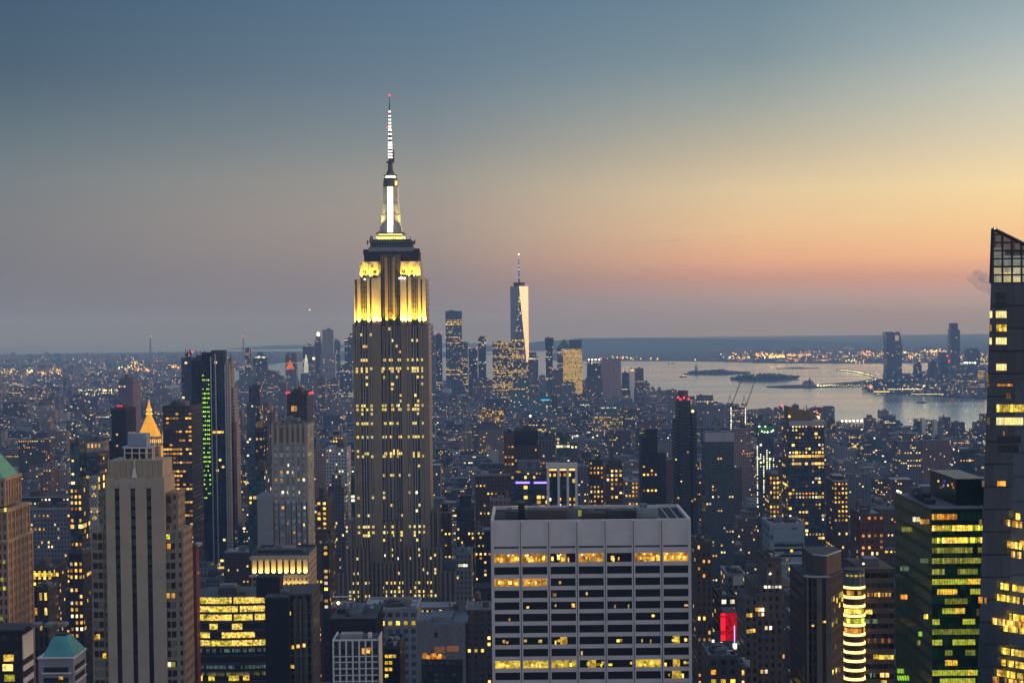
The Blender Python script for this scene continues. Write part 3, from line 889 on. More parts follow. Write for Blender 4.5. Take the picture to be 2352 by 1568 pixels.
def giant():
    random.seed(11)
    Y0 = 1270.0
    PXM = Y0 / F                                       # metres per reference pixel at the front face

    def X(px):
        return P(px, 900, Y0).x

    def Z(py, Y=Y0):
        return P(898, py, Y).z
    cx = X(898)
    root = thing('stepped_skyscraper', (cx, Y0 + 20, LZ), 'giant stepped stone skyscraper with yellow floodlit crown and lit antenna mast', 'skyscraper')
    hero_mark(cx - 40, cx + 40, Y0 - 4, Y0 + 60, 800, 1010, 220, 1395, 'the giant floodlit skyscraper')
    D = 41.0
    hw = 28.8                                          # half width of the shaft
    z72, z80, z85 = Z(745), Z(641), Z(600)
    zdeck = Z(566)
    z25 = Z(1195)
    z20 = Z(1256)
    # shaft: recessed middle bay, two wings a few metres forward; (x0, x1) of each in metres from the centre
    wl, wr = (-hw, -7.2), (8.0, hw)
    walls = [('shaft_wall', -7.2, 8.0, 5.0, D, LZ, zdeck - 6), ('shaft_wall', wl[0], wl[1], 0, D, LZ, z72), ('shaft_wall', wr[0], wr[1], 0, D, LZ, z72),
             ('upper_wall', wl[0] + 1.3, wl[1], 3.0, D - 1, z72, z80), ('upper_wall', wr[0], wr[1] - 1.3, 3.0, D - 1, z72, z80),
             ('crown_wall', wl[0] + 5.6, wl[1], 6.0, D - 3, z80, z85), ('crown_wall', wr[0], wr[1] - 5.6, 6.0, D - 3, z80, z85)]
    for nm, a, c, d0, d1, za, zb in walls:
        q = MB()
        mt = 'metal bays' if nm != 'crown_wall' else 'limestone'
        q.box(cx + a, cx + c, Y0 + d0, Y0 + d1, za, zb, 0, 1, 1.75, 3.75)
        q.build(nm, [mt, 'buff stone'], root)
    # west side: window strips, the western glow put into a lighter stone tone
    q = MB()
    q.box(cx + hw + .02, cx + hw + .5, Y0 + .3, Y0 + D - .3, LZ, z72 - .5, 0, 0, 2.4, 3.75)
    q.build('west_face', 'west glow bays', root)
    q = MB()
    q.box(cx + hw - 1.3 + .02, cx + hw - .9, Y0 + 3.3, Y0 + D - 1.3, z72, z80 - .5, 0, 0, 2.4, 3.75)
    q.build('west_face', 'west glow bays', root)
    # limestone piers
    lp = [(-28.8, -26.9), (-25.1, -22.9), (-17.6, -15.7), (-14.1, -9.2), (-9.2, -7.2)]
    rp = [(8.0, 12.6), (14.0, 16.2), (21.6, 23.5), (24.8, 28.8)]
    cp = [(-4.0, -1.8), (1.9, 3.7)]
    for a, c in lp + rp:
        q = MB()
        q.box(cx + a, cx + c, Y0 - .75, Y0 + .1, LZ, z72 + .6, 0, 0)
        q.build('pier', 'buff stone', root)
        a2, c2 = max(a, -hw + 1.3), min(c, hw - 1.3)
        q = MB()
        q.box(cx + a2, cx + c2, Y0 + 2.1, Y0 + 3.1, z72, z80 + (.8 if R() < .5 else 1.6), 0, 0)
        q.build('upper_pier', 'limestone', root)
    for a, c in cp:
        q = MB()
        q.box(cx + a, cx + c, Y0 + 4.2, Y0 + 5.1, z25, zdeck - 8, 0, 0)
        q.build('pier', 'buff stone', root)
    for k in range(14):                                # slim metal mullions between the paired windows
        a = [-26, -21.3, -19.4, -14.9, -6.2, -5.1, -.4, .6, 4.8, 6.4, 13.3, 17.8, 19.7, 24.1][k]
        yb_ = Y0 - .35 if abs(a - .5) > 8 else Y0 + 4.65
        q = MB()
        q.box(cx + a - .22, cx + a + .22, yb_, yb_ + .4, LZ, z72 - 1, 0, 0)
        q.build('mullion', 'steel pale', root)
    for a in (-21.9, -17.6, -15.6, -13.6, -9.2, -7.6, 8.4, 12.6, 14.4, 18.4, 20.6, 22.8):
        q = MB()
        q.box(cx + a - .5, cx + a + .5, Y0 + 5.4, Y0 + 6.02, z80, z85 - U(1.2, 4))
        q.build('crown_rib', 'limestone', root)
    # windows in the floodlit crown
    for a in (-20.6, -18.9, -12.2, -10.9, 9.6, 11.2, 16.9):
        for zz in (Z(624), Z(633)):
            q = MB()
            q.box(cx + a - .75, cx + a + .75, Y0 + 5.85, Y0 + 6.05, zz - 1.1, zz + 1.1)
            q.build('crown_window', 'black metal', root)
    # top storeys and observation deck
    tops = [(838, 964, 576, 600, 8, 'dark brick plain'), (848, 952, 566, 580, 9.5, 'grey stone plain'), (852, 948, 556, 566, 10.5, 'steel dark'), (850, 950, 553, 556, 9.5, 'roof grey'),
            (856, 944, 548, 553, 11.5, 'roof tar')]
    for l, r_, yt, yb_, dy, mt in tops:
        q = MB()
        q.box(X(l), X(r_), Y0 + dy, Y0 + D - dy + 3, Z(yb_), Z(yt) + .05, 0, 0)
        q.build('deck_storey', mt, root)
    for l, r_, yt, yb_ in ((836, 847, 571, 584), (953, 965, 570, 584), (838, 843, 584, 600), (958, 963, 584, 600)):
        q = MB()
        q.box(X(l), X(r_), Y0 + 8.5, Y0 + 20, Z(yb_), Z(yt), 0, 0)
        q.build('corner_block', 'dark brick plain', root)
    for l in range(852, 950, 6):
        q = MB()
        q.box(X(l), X(l + 3.4), Y0 + 10.3, Y0 + 10.6, Z(563.5), Z(558.5))
        q.build('deck_window', 'teal pane', root)
    q = MB()
    for l in (846, 955):
        q.bar((X(l), Y0 + 10, Z(560)), (X(l), Y0 + 10, Z(550)), .35)
    for i in range(26):
        l = U(848, 952)
        q.bar((X(l), Y0 + U(10, 26), Z(552)), (X(l), Y0 + U(10, 26), Z(U(538, 549))), U(.08, .2))
    q.box(X(848), X(952), Y0 + 9.8, Y0 + 26.2, Z(552.4), Z(552))
    q.build('aerial_rods', 'steel dark', root)
    my = Y0 + D / 2
    for l, r_, yt, yb_, mt in ((866, 931, 544.5, 548, 'lit cornice'), (869, 928, 541.8, 544.5, 'mast steel'), (871, 924, 538, 541.8, 'lit cornice'), (866, 930, 535.5, 538, 'mast steel')):
        q = MB()
        hw_ = (X(r_) - X(l)) / 2
        q.box(X(l), X(r_), my - hw_, my + hw_, Z(yb_, my) - .1, Z(yt, my), 0, 0)
        q.build('lit_cornice' if mt == 'lit cornice' else 'mast_base', mt, root)
    # tapering mast with winged buttresses, lit glass up each face
    ctr = X(898)
    # (top y, bottom y, left px, right px)
    for yt, yb_, l, r_ in ((520, 536, 873, 923), (495, 520, 877, 920), (468, 495, 879.5, 917.5), (430, 468, 881.5, 915.5)):
        q = MB()
        h2 = (X(r_) - X(l)) / 2
        mxx = (X(l) + X(r_)) / 2
        i2 = h2 * .62
        q.box(mxx - h2, mxx + h2, my - i2, my + i2, Z(yb_, my), Z(yt, my), 0, 0)
        q.box(mxx - i2, mxx + i2, my - h2, my + h2, Z(yb_, my), Z(yt, my) - .02, 0, 0)
        q.build('mast_wing', 'mast pale', root)
        hh = Z(yt, my) - Z(yb_, my)
        zc = (Z(yt, my) + Z(yb_, my)) / 2
        pane(root, 'mast glass', (mxx, my - h2 - .12, zc), 22 / 2.36 * PXM * 2.2 * .62, hh, 'y', 'lit_glass')
        pane(root, 'mast edge glass', (mxx + h2 + .12, my, zc), 2.6, hh, 'x', 'lit_glass')
        pane(root, 'mast edge glass', (mxx - h2 - .12, my, zc), 2.6, hh, 'x', 'lit_glass')
    mx = (X(881.5) + X(915.5)) / 2
    q = MB()
    q.cyl(mx, my, Z(430, my), Z(416, my), 17.2 * PXM, n=20)
    q.cyl(mx, my, Z(416, my), Z(409, my), 16 * PXM, 15.5 * PXM, n=20)
    q.cyl(mx, my, Z(404.5, my), Z(402.5, my), 15 * PXM, 16.2 * PXM, n=20)
    q.cyl(mx, my, Z(402.5, my), Z(393, my), 11 * PXM, 7.5 * PXM, n=16)
    q.build('mast_dome', 'mast steel', root)
    q = MB()
    q.cyl(mx, my, Z(408.6, my), Z(405.2, my), 11.5 * PXM, n=20)
    q.build('lit_ring', 'mast lamp', root)
    pane(root, 'lit cornice', (mx + 12.5 * PXM, my - 13 * PXM, Z(422, my)), 2.8, 3.4, 'y', 'lit_glass')
    ax = X(896)

    def mastx(py):                                     # the antenna stands plumb
        return mx
    segs = [(393, 372, 6.2, 5.2), (372, 345, 4.2, 4.0), (345, 300, 3.6, 3.2), (300, 268, 2.7, 2.2), (268, 240, 1.9, 1.4), (240, 221, 1.0, .6)]
    q = MB()
    for yb_, yt, r0, r1 in segs:
        q.cyl(mx, my, Z(yb_, my), Z(yt, my), r0 * PXM, r1 * PXM, n=8)
    q.cyl(mx, my, Z(374, my), Z(371, my), 9.5 * PXM, n=10)
    q.cyl(mx, my, Z(296, my), Z(294.5, my), 4.2 * PXM, n=8)
    q.bar((mx + 8 * PXM, my, Z(372, my)), (mx + 8 * PXM, my, Z(343, my)), .35)
    q.bar((mx + 5.5 * PXM, my, Z(372, my)), (mx + 5.5 * PXM, my, Z(348, my)), .3)
    ant = q.build('antenna', 'mast steel', root)
    for py, w in ((391, 9), (384.5, 9), (378, 9), (371.5, 0), (361.5, 8.4), (355, 8.4), (348, 8), (340, 8), (334, 8), (328, 7.6), (318, 7.4), (308, 7), (299, 6.2), (295, 5), (289.5, 5), (282.5, 4.6), (275, 4.4), (266.5, 4.2), (256.5, 3.6)):
        if w:
            q = MB()
            h = 2.6
            q.cyl(mx, my, Z(py + h / 2 + .6, my), Z(py - h / 2, my), w * .58 * PXM, n=8)
            q.build('antenna_lamp', 'mast lamp', ant)
    lamp(ant, 'lamp red', (mx, my, Z(219.8, my)), .85, 'beacon')
    lamp(ant, 'lamp red', (mx - 4.6 * PXM, my - 1, Z(293.5, my)), .8, 'beacon')
    lamp(ant, 'lamp red', (mx + 3.4 * PXM, my - 1, Z(332, my)), .5, 'beacon')
    # lower setbacks
    for l, r_, yt, yb_, d0, d1 in ((806, 818, 1195, 0, 3, 50), (983, 1006, 1178, 0, 4, 50), (878, 928, 1198, 0, -1.2, 6), (800, 846, 1256, 0, -8, 50), (931, 1014, 1256, 0, -8, 50),
                                   (846, 931, 1290, 0, -4, 3), (780, 801, 1312, 0, -10, 60), (1012, 1046, 1310, 0, -10, 60)):
        q = MB()
        q.box(P(l, 1250, Y0).x, P(r_, 1250, Y0).x, Y0 + d0, Y0 + d1, LZ, Z(yt), 0, 1, 1.75, 3.75)
        q.build('lower_wing', ['metal bays', 'roof tar'], root)
        n = max(2, int((r_ - l) / 9))
        for i in range(n + 1):
            px = l + (r_ - l) * i / n
            xa = P(px, 1250, Y0).x
            q = MB()
            q.box(xa - .8, xa + .8, Y0 + d0 - .6, Y0 + d0 + .1, LZ, Z(yt) + .8, 0, 0)
            q.build('pier', 'buff stone', root)
    # lit windows: rows of paired panes between the piers
    cols = [-25.9, -22.0, -20.3, -18.5, -14.9, -6.7, -5.6, -4.6, -.9, .4, 1.2, 4.4, 5.6, 6.9, 13.3, 17.1, 18.6, 20.3, 21.0, 24.2]
    rows = [755, 768, 782, 795, 808, 826.5, 846, 852.5, 866, 882, 893, 908, 921, 931, 940, 950, 972, 1003, 1035, 1041, 1047.5, 1070, 1091, 1100, 1131, 1142, 1160, 1173, 1183, 1209, 1222, 1229, 1240,
            1262, 1275, 1282, 1308, 1316, 1338, 1349, 1358, 1368, 1375, 1390]
    big = (826.5, 852.5, 846, 931, 940, 972, 1003, 1047.5, 1041, 1209, 1222, 1338, 1358, 1368)
    spots = []
    for py in rows:
        p_ = .64 if py in big else .15
        for c in cols + ([-32.5, -30.6, -28.8, -27.2, 27.4, 29.2, 31, 33] if py > 1262 else []):
            if R() < p_:
                spots.append((c, py))
    random.shuffle(spots)

    def yface(c, py):
        if py > 1312 and -40 < c < -32:
            return Y0 - 10
        if py > 1258 and (c < -16.5 or c > 11):
            return Y0 - 8
        if py > 1292 and -7.2 < c < 8:
            return Y0 - 4
        return Y0 + 5.0 if -7.2 < c < 8 and py < 1196 else (Y0 - 1.2 if -7.2 < c < 8 else Y0)
    rest = MB()
    for i, (c, py) in enumerate(spots):
        mt = random.choice(['tower pane', 'tower pane', 'tower pane', 'pane warm', 'pane pale'])
        yy = yface(c, py) - .06
        zz = Z(py, yy)
        if i < 96:
            pane(root, mt, (cx + c, yy, zz), 1.75, 2.0)
        else:
            rest.box(cx + c - .85, cx + c + .85, yy - .03, yy + .03, zz - 1.0, zz + 1.0)
    tag(rest.build('lit_windows', 'tower pane', root), kind='stuff')
    # floodlights on the ledges, aimed up the stone
    def flood(x, y, z, power, tilt=.10, size=86, col=(1.0, .62, .05)):
        q = MB()
        q.box(x - .5, x + .5, y - .4, y + .4, z, z + .7)
        fx = q.build('floodlight', 'black metal', root)
        L = bpy.data.lights.new('flood_lamp', 'SPOT')
        L.energy = power
        L.color = col
        L.spot_size = math.radians(size)
        L.spot_blend = .8
        L.shadow_soft_size = .3
        lo = bpy.data.objects.new('flood_lamp', L)
        off = OFF[fx.name]
        lo.location = (x - off.x, y - off.y, z + .9 - off.z)
        lo.rotation_euler = Vector((0, -math.sin(tilt), -math.cos(tilt))).to_track_quat('Z', 'Y').to_euler()
        lo.parent = fx
        COL.objects.link(lo)
        OFF[lo.name] = off
    for a in (-27.4, -23.8, -19.5, -16.5, -12.3, -8.5, 9.5, 12.3, 15.2, 18.8, 22.4, 26.3):
        flood(cx + a, Y0 + .6, z72 + .1, FLOOD * (1.0 if abs(a) < 24 else .8))
    for a in (-22, -19.6, -15, -11, 10.5, 14.5, 18.2, 21.6):
        flood(cx + a, Y0 + 3.9, z80 + .1, FLOOD * .34)
    for a in (-3, .5, 2.8):
        flood(cx + a, Y0 + 2.8, z72 + 1, FLOOD * .22)
    for dx in (-8.5, 8.5):
        flood(mx + dx, my - 11, Z(535, my) + .2, FLOOD * .5, .35, 60, (1, .78, .25))
    for (l, py) in ((841, 640.5), (921, 639), (926, 637.5), (932, 639)):      # unshielded lamp heads seen as glare
        lamp(root, 'lamp white', (X(l), Y0 + 1.2, Z(py)), .85, 'lamp_head')


surf('teal pane', (.10, .16, .17), .3)
FLOOD = 85000.0
giant()
# ------------------------------------------------------------------ nearer midtown buildings
emit('lamp white soft', (.95, 1, .9), 1.6, vary=.1)
emit('pane orange bright', (1, .50, .08), 1.6, vary=.3)
emit('lamp red dim', (1, .03, .05), 1.6, vary=0)
surf('bronze panel', (.12, .095, .06), .6, var=.1)
facade('slats maroon', (.05, .022, .03), (.03, .018, .022), ww=.5, wh=.8, bvar=0)
surf('buff smooth', (.35, .275, .205), .85, var=.14, scale=.12)
facade('buff west', (.25, .20, .15), (.03, .026, .024), ww=.42, wh=.5, bvar=0)
facade('stripe glass', (.010, .011, .014), (.012, .014, .018), ww=.9, wh=.7, bvar=0, gr=.2)
surf('relief stone', (.30, .27, .25), .8)
surf('relief pale', (.55, .53, .50), .7)
surf('window dark', (.02, .022, .026), .25)
surf('window blind', (.13, .125, .12), .7)
surf('orange stone', (.36, .25, .17), .85)
facade('red brick plain', (.13, .03, .028), ww=.2, wh=.3, bvar=0)
facade('hotel wall', (.26, .225, .185), (.22, .29, .40), ww=.70, wh=.62, lit=0, bvar=0, gr=.1)  # blue reflection put into the glass base colour
facade('brown office', (.045, .030, .026), (.03, .022, .02), ww=.85, wh=.5, bvar=0)
facade('grey grid', (.22, .23, .26), (.05, .06, .08), ww=.6, wh=.5, bvar=0)
facade('slats dark', (.06, .055, .055), (.02, .02, .024), ww=.55, wh=.8, bvar=0)
facade('white strips', (.45, .44, .42), (.02, .025, .03), ww=.55, wh=.72, bvar=0)
facade('black wall', (.022, .022, .026), (.015, .016, .02), ww=.4, wh=.4, bvar=0)
facade('orange brick', (.34, .22, .14), (.03, .025, .02), ww=.42, wh=.6, bvar=0)
facade('stone plain bays', (.33, .275, .225), (.03, .03, .035), ww=.4, wh=.55, bvar=0)
facade('green glass', (.014, .040, .022), (.016, .058, .028), ww=.9, wh=.62, bvar=0, rough=.3)
facade('tower glass', (.016, .022, .03), (.022, .034, .046), ww=.97, wh=.93, bvar=0, rough=.2, gr=.12, gv=(.75, 1.35))
facade('blue panel', (.20, .26, .32), (.10, .14, .17), ww=.9, wh=.4, bvar=0)
facade('pale bays', (.27, .245, .22), (.03, .03, .035), ww=.42, wh=.5, bvar=0)
facade('mauve', (.16, .13, .15), (.04, .04, .05), ww=.4, wh=.5, bvar=0)
surf('blue grey metal', (.22, .27, .34), .6, var=.1)
surf('dark purple', (.10, .085, .10), .9)
surf('red paint', (.16, .04, .03), .8)
surf('amber lit wall', (.42, .22, .06), .8)  # warm lamplight put into the wall colour
MID = None

def flood2(r, x, y, z, pw, col=(1.0, .66, .13)):
    q = MB()
    q.box(x - .3, x + .3, y - .3, y + .3, z - .3, z + .2)
    fx = q.build('floodlight', 'black metal', r)
    L = bpy.data.lights.new('flood_lamp', 'SPOT')
    L.energy, L.color, L.spot_size, L.spot_blend, L.shadow_soft_size = pw, col, math.radians(110), .8, .2
    lo = bpy.data.objects.new('flood_lamp', L)
    off = OFF[fx.name]
    lo.location = (x - off.x, y - off.y, z + .4 - off.z)
    lo.rotation_euler = Vector((0, -.35, -1)).to_track_quat('Z', 'Y').to_euler()
    lo.parent = fx
    COL.objects.link(lo)
    OFF[lo.name] = off
m, b = newmat('gilded lit')  # floodlighting on the roof put in as the gilding's own glow
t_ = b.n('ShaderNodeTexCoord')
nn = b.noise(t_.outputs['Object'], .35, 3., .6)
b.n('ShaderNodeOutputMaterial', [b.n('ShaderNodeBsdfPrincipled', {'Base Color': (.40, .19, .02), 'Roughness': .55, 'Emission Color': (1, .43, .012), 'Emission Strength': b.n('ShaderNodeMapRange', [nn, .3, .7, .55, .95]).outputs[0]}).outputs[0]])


# --- behind and left of the giant
T('dark plum tower far left above the street grid', 272, 323, 880, 2900, 60, 'mauve', lit=6, yb=945, tiers=[(274, 318, 868, 6, 40, 'mauve'), (284, 300, 860, 14, 20, 'mauve')], phrase='the plum tower', name='apartment_tower')
T('black slab tower with red roof sign left of the gilded pyramid', 255, 312, 941, 1560, 40, 'black wall', lit=2, pal='p', yb=1045, phrase='the black slab',
  tiers=[(250, 258, 1012, -2, 30, 'black wall')], extra=lambda r, x0, x1, z1, Y, D: [MBbox(r, 'roof_plant', 'steel dark', x0 + 3, x1 - 3, Y + 4, Y + 20, z1, z1 + 2.5), pane(r, 'lamp red dim', (x0 + (x1 - x0) * .55, Y + 3, z1 + 3.6), 5, 1.2, name='red_sign')])
T('brown tower with rows of orange lit offices behind the gilded pyramid', 373, 464, 935, 1500, 50, 'brown office', cw=3.0, ch=4.0, lit=96, pal='o', roof='steel dark', yb=1260, rowp=.45, fill=(.8, .42), bulk=2, phrase='the orange lit brown tower',)
T('grey colonnaded block left of the black slab', 199, 252, 1014, 1900, 40, 'pale bays', lit=8, pal='w', yb=1050, bulk=2, cw=4, ch=9)
T('dark glass wedge below the grey colonnaded block', 161, 196, 1022, 1350, 40, 'teal glass', lit=2, yb=1100, tiers=[(196, 250, 1040, 4, 36, 'dark glass')])
T('dark glass office tower left of the buff tower with black stripes', 160, 207, 1120, 1000, 34, 'dark glass', lit=16, pal='m', yb=1290, cw=2.4, bulk=2, phrase='the dark glass tower')
def green_tower(r, x0, x1, z1, Y, D):
    random.seed(55)
    for (l, rr, yt, dy, dd, mt) in ((452, 463, 816, 2, 30, 'dark purple'), (463, 485, 809, -2, 30, 'black wall'), (485, 518, 804, 0, 30, 'dark glass'), (517, 526, 835, -3, 30, 'pale bays'),
                                    (416, 452, 821, 6, 30, 'blue glass')):
        a, c, z = span(l, rr, yt, Y + dy)
        MBbox(r, 'shaft', mt, a, c, Y + dy, Y + dy + (dd if l < 460 else 8), LZ, z, 3.0, 3.5)
    for l in (486.5, 497, 519, 524):
        a = P(l, 900, Y)
        MBbox(r, 'light_rib', 'steel pale', a.x - .5, a.x + .5, Y - 3.6, Y - 2.4, LZ, P(l, {486.5: 818, 497: 812}.get(l, 836), Y).z)
    for j in range(28):
        py = 862 + j * 10.4 * 1.0
        if py > 1150 and j % 4:
            continue
        for px in (466.5, 470.5, 475.5, 479.5):
            if R() < (.75 if py < 1080 else .5):
                p = P(px + (py - 900) * .016, py, Y - 2)
                pane(r, 'pane green', (p.x, Y - 2.1, p.z), 1.15, 1.3)
    for px, py in ((434, 814), (442, 808)):
        lamp(r, 'lamp red', P(px, py, Y + 8), .9, 'red_lamp')
    q = MB()
    for _ in range(16):
        px = U(425, 512)
        q.bar(P(px, 825, Y + 8), P(px + U(-2, 2), U(801, 814), Y + 8), .22)
    q.bar(P(424, 815, Y + 6), P(440, 811, Y + 6), .5)
    q.build('roof_frame', 'steel dark', r)
T('slender dark tower with a column of green lit windows', 440, 470, 828, 1650, 30, 'black wall', lit=0, yb=1260, phrase='the green lit slender tower', parapet=False, extra=green_tower, name='apartment_tower')
T('pale stone tower with stepped spire flank and two bright roof lamps', 524, 538, 823, 1760, 30, 'pale bays', lit=0, yb=1180, parapet=False, tiers=[(524, 545, 890, -2, 32, 'pale bays'), (524, 549, 930, -3, 33, 'pale bays'), (526, 552, 985, -4, 34, 'pale bays')],
  extra=lambda r, x0, x1, z1, Y, D: [lamp(r, 'lamp warm', P(524, 862, Y - 6), 1.9, 'flood_lamp'), lamp(r, 'lamp warm', P(527, 882, Y - 6), 1.7, 'flood_lamp')])
T('dark maroon slab with one red lamp beside the pale spire', 526, 543, 971, 1700, 20, 'slats maroon', lit=0, yb=1230, beacon=1, parapet=False, name='apartment_tower')
T('slim dark tower with teal lower half left of the red lamp tower', 571, 603, 888, 2200, 24, 'dark glass', lit=4, yb=1000, tiers=[(567, 592, 923, -5, 20, 'teal glass'), (566, 597, 980, -8, 20, 'teal glass')], phrase='the slim dark tower', name='apartment_tower')
T('pink brick block with stepped top right of the slim dark tower', 605, 627, 930, 2350, 40, 'pink stone', lit=4, yb=990, tiers=[(624, 637, 945, 3, 40, 'pink stone'), (612, 620, 925, 8, 20, 'pink stone')])
T('small block with amber lit crown below the slim dark tower', 585, 614, 985, 1500, 26, 'dark brick', lit=3, yb=1040, extra=lambda r, x0, x1, z1, Y, D: MBbox(r, 'amber_crown', 'amber lit wall', x0 + 1, x1 - 1, Y + 3, Y + 16, z1, z1 + 6))
def red_corner(r, x0, x1, z1, Y, D):
    for px, py in ((659, 903), (664, 902), (712, 903), (717, 901.5)):
        lamp(r, 'lamp red', P(px, py, Y + 2), 1.1, 'red_lamp')
    for px in (672, 679):
        p = P(px, 938, Y)
        pane(r, 'pane warm', (p.x, Y - .1, p.z), 2.4, 5)
T('dark tower with red lamps at its roof corners', 659, 719, 905, 1500, 44, 'slats dark', cw=4, ch=12, lit=0, yb=978, phrase='the red lamp tower', extra=red_corner, bulk=2)

# --- the pale hotel tower with windows given a blue reflected tone
def hotel(r, x0, x1, z1, Y, D):
    a, c, z = span(705, 722, 976, Y)
    for px in (628, 640, 655.5, 668, 680, 692, 704):
        p = P(px, 1100, Y)
        MBbox(r, 'pier', 'stone plain bays', p.x - .9, p.x + .9, Y - .7, Y, LZ, z1 + .8, 50, 500)
    zt, zb = P(665, 980, Y).z, P(665, 1016, Y).z
    MBbox(r, 'blank_crown', 'bronze panel', x0, x1, Y - .35, Y, zb, zt)
    a, c, z = span(590.5, 626, 1137, Y - 3)
    MBbox(r, 'side_wing', 'grey stone plain', a, c, Y - 3, Y + 20, LZ, z)
    random.seed(4)
    for k in range(22):
        px = random.choice((634, 648, 662, 674, 686, 698))
        py = random.choice((1060, 1068, 1084, 1101, 1130, 1165, 1202, 1205, 1222, 1234, 1257, 1250))
        p = P(px, py, Y)
        pane(r, random.choice(['pane pale', 'pane warm', 'pane yellow']), (p.x + U(-1, 1), Y - .1, p.z), 1.5, 1.6)
T('slender beige hotel tower with blue grey window wall and blank crown', 624, 706, 976, 1030, 31, 'hotel wall', cw=3.55, ch=4.1, lit=0, yb=1270, phrase='the slender hotel tower', front=True, extra=hotel, name='hotel_tower', roof='roof grey')
T('teal glass block peeping out left of the slender hotel tower', 570, 622, 1080, 1200, 30, 'teal glass', lit=8, pal='w', yb=1180)
# --- colonnade block with yellow uplights
def colonnade(r, x0, x1, z1, Y, D):
    random.seed(9)
    zc = P(645, 1284, Y).z
    zb = P(645, 1317, Y).z
    n = 9
    for i in range(n):
        x = x0 + (x1 - x0) * (i + .5) / n
        MBbox(r, 'column', 'limestone', x - 1.15, x + 1.15, Y - 1.0, Y + .1, zb, zc)
        if i < n - 1:
            MBbox(r, 'tall_window', 'brown office', x + 1.3, x + (x1 - x0) / n - 1.3, Y - .3, Y + .02, zb + 1, zc - .6, .9, 2.2)
        flood2(r, x, Y - 1.9, zb - .2, 3800)
    MBbox(r, 'cornice', 'limestone', x0 - .6, x1 + .6, Y - 2.2, Y, zc, zc + 1.6)
    MBbox(r, 'ledge', 'limestone', x0 - .8, x1 + .8, Y - 3, Y, zb - 1.4, zb - .35)
    a, c, z = span(644, 708, 1323, Y - 6)
    MBbox(r, 'lower_wing', 'stone plain bays', a, c, Y - 6, Y - .2, LZ, z, 2.2, 3.0)
    for i in range(5):
        x = a + (c - a) * (i + .5) / 5
        flood2(r, x, Y - 7.4, P(675, 1346, Y - 6).z, 1300)
    MBbox(r, 'roof_screen', 'steel dark', x0 + 3, x1 - 4, Y + 3, Y + 12, z1, z1 + 2.2)
    for px, py, w, h, mt in ((727, 1356, 1.0, 2.6, 'lamp white soft'), (731, 1352, .9, 3.0, 'lamp cyan'), (734, 1358, .6, .8, 'pane warm')):
        p = P(px, py, Y + 8)
        pane(r, mt, (p.x, Y + 8, p.z), w, h, name='street_sign')
T('stone block with yellow floodlit colonnade under its roof', 577, 709, 1274, 900, 34, 'stone plain bays', cw=3, lit=0, yb=1350, phrase='the floodlit colonnade', front=True, extra=colonnade, roof='roof tar', cat='building', name='office_building')

# --- the gilded pyramid
def gilded():
    Y = 1900
    x0, x1, z = span(314, 362, 1003, Y)
    D = x1 - x0
    root = thing('domed_office_tower', ((x0 + x1) / 2, Y, LZ), 'stone tower with glowing gilded pyramid roof and lantern tip', 'skyscraper')
    hero_mark(x0, x1, Y, Y + D, 322, 385, 915, 1050, 'the gilded pyramid')
    MBbox(root, 'wall', 'stone plain bays', x0 - 6, x1 + 6, Y, Y + D + 6, LZ, z - 22, 3, 4)
    MBbox(root, 'upper_wall', 'stone plain bays', x0, x1, Y + 3, Y + D, z - 22, z, 3, 4)
    mx, my = (x0 + x1) / 2, Y + D / 2
    zt = P(342, 955, my).z
    q = MB()
    t = 2.6
    q.prism([(x0 + 1, Y + 1), (x1 - 1, Y + 1), (x1 - 1, Y + D - 1), (x0 + 1, Y + D - 1)], z, zt, poly2=[(mx - t, my - t), (mx + t, my - t), (mx + t, my + t), (mx - t, my + t)])
    q.build('pyramid_roof', 'gilded lit', root)
    q = MB()
    za, zb = P(342, 948, my).z, P(342, 933, my).z
    q.cyl(mx, my, zt, za, 3.0, n=10)
    q.cyl(mx, my, za, za + 3, 3.4, 3.0, n=10)
    q.cyl(mx, my, za + 3, zb, 2.4, n=10)
    q.cyl(mx, my, zb, P(342, 917, my).z, 1.9, .2, n=10)
    q.build('lantern', 'gilded lit', root)
    for k in range(8):
        a = k * math.pi / 4
        lamp(root, 'lamp warm', (mx + 3.6 * math.cos(a), my + 3.6 * math.sin(a), za - 1), .55, 'lantern_lamp')
        lamp(root, 'lamp warm', (mx + 3.2 * math.cos(a), my + 3.2 * math.sin(a), za + 4), .45, 'lantern_lamp')
    random.seed(3)
    for px, h in ((327, 8), (375, 11)):
        p = P(px, 1002, Y + 1)
        q = MB()
        q.cyl(p.x, Y + 2, z - 6, z + 2, 1.6, n=8)
        q.cyl(p.x, Y + 2, z + 2, z + h, 1.4, .15, n=8)
        q.build('corner_turret', 'gilded lit', root)
    for i in range(9):
        p = P(345 + i * 4.6, 1018, Y)
        pane(root, 'pane orange bright', (p.x, Y - 6.3 if False else Y + 2.9, z - 5), 1.2, 4.2, name='lit_arch')
    MBbox(root, 'lit_loggia', 'gilded lit', P(370, 1030, Y).x, P(385, 1030, Y).x, Y - 1, Y + 8, P(375, 1048, Y).z, P(375, 1024, Y).z)

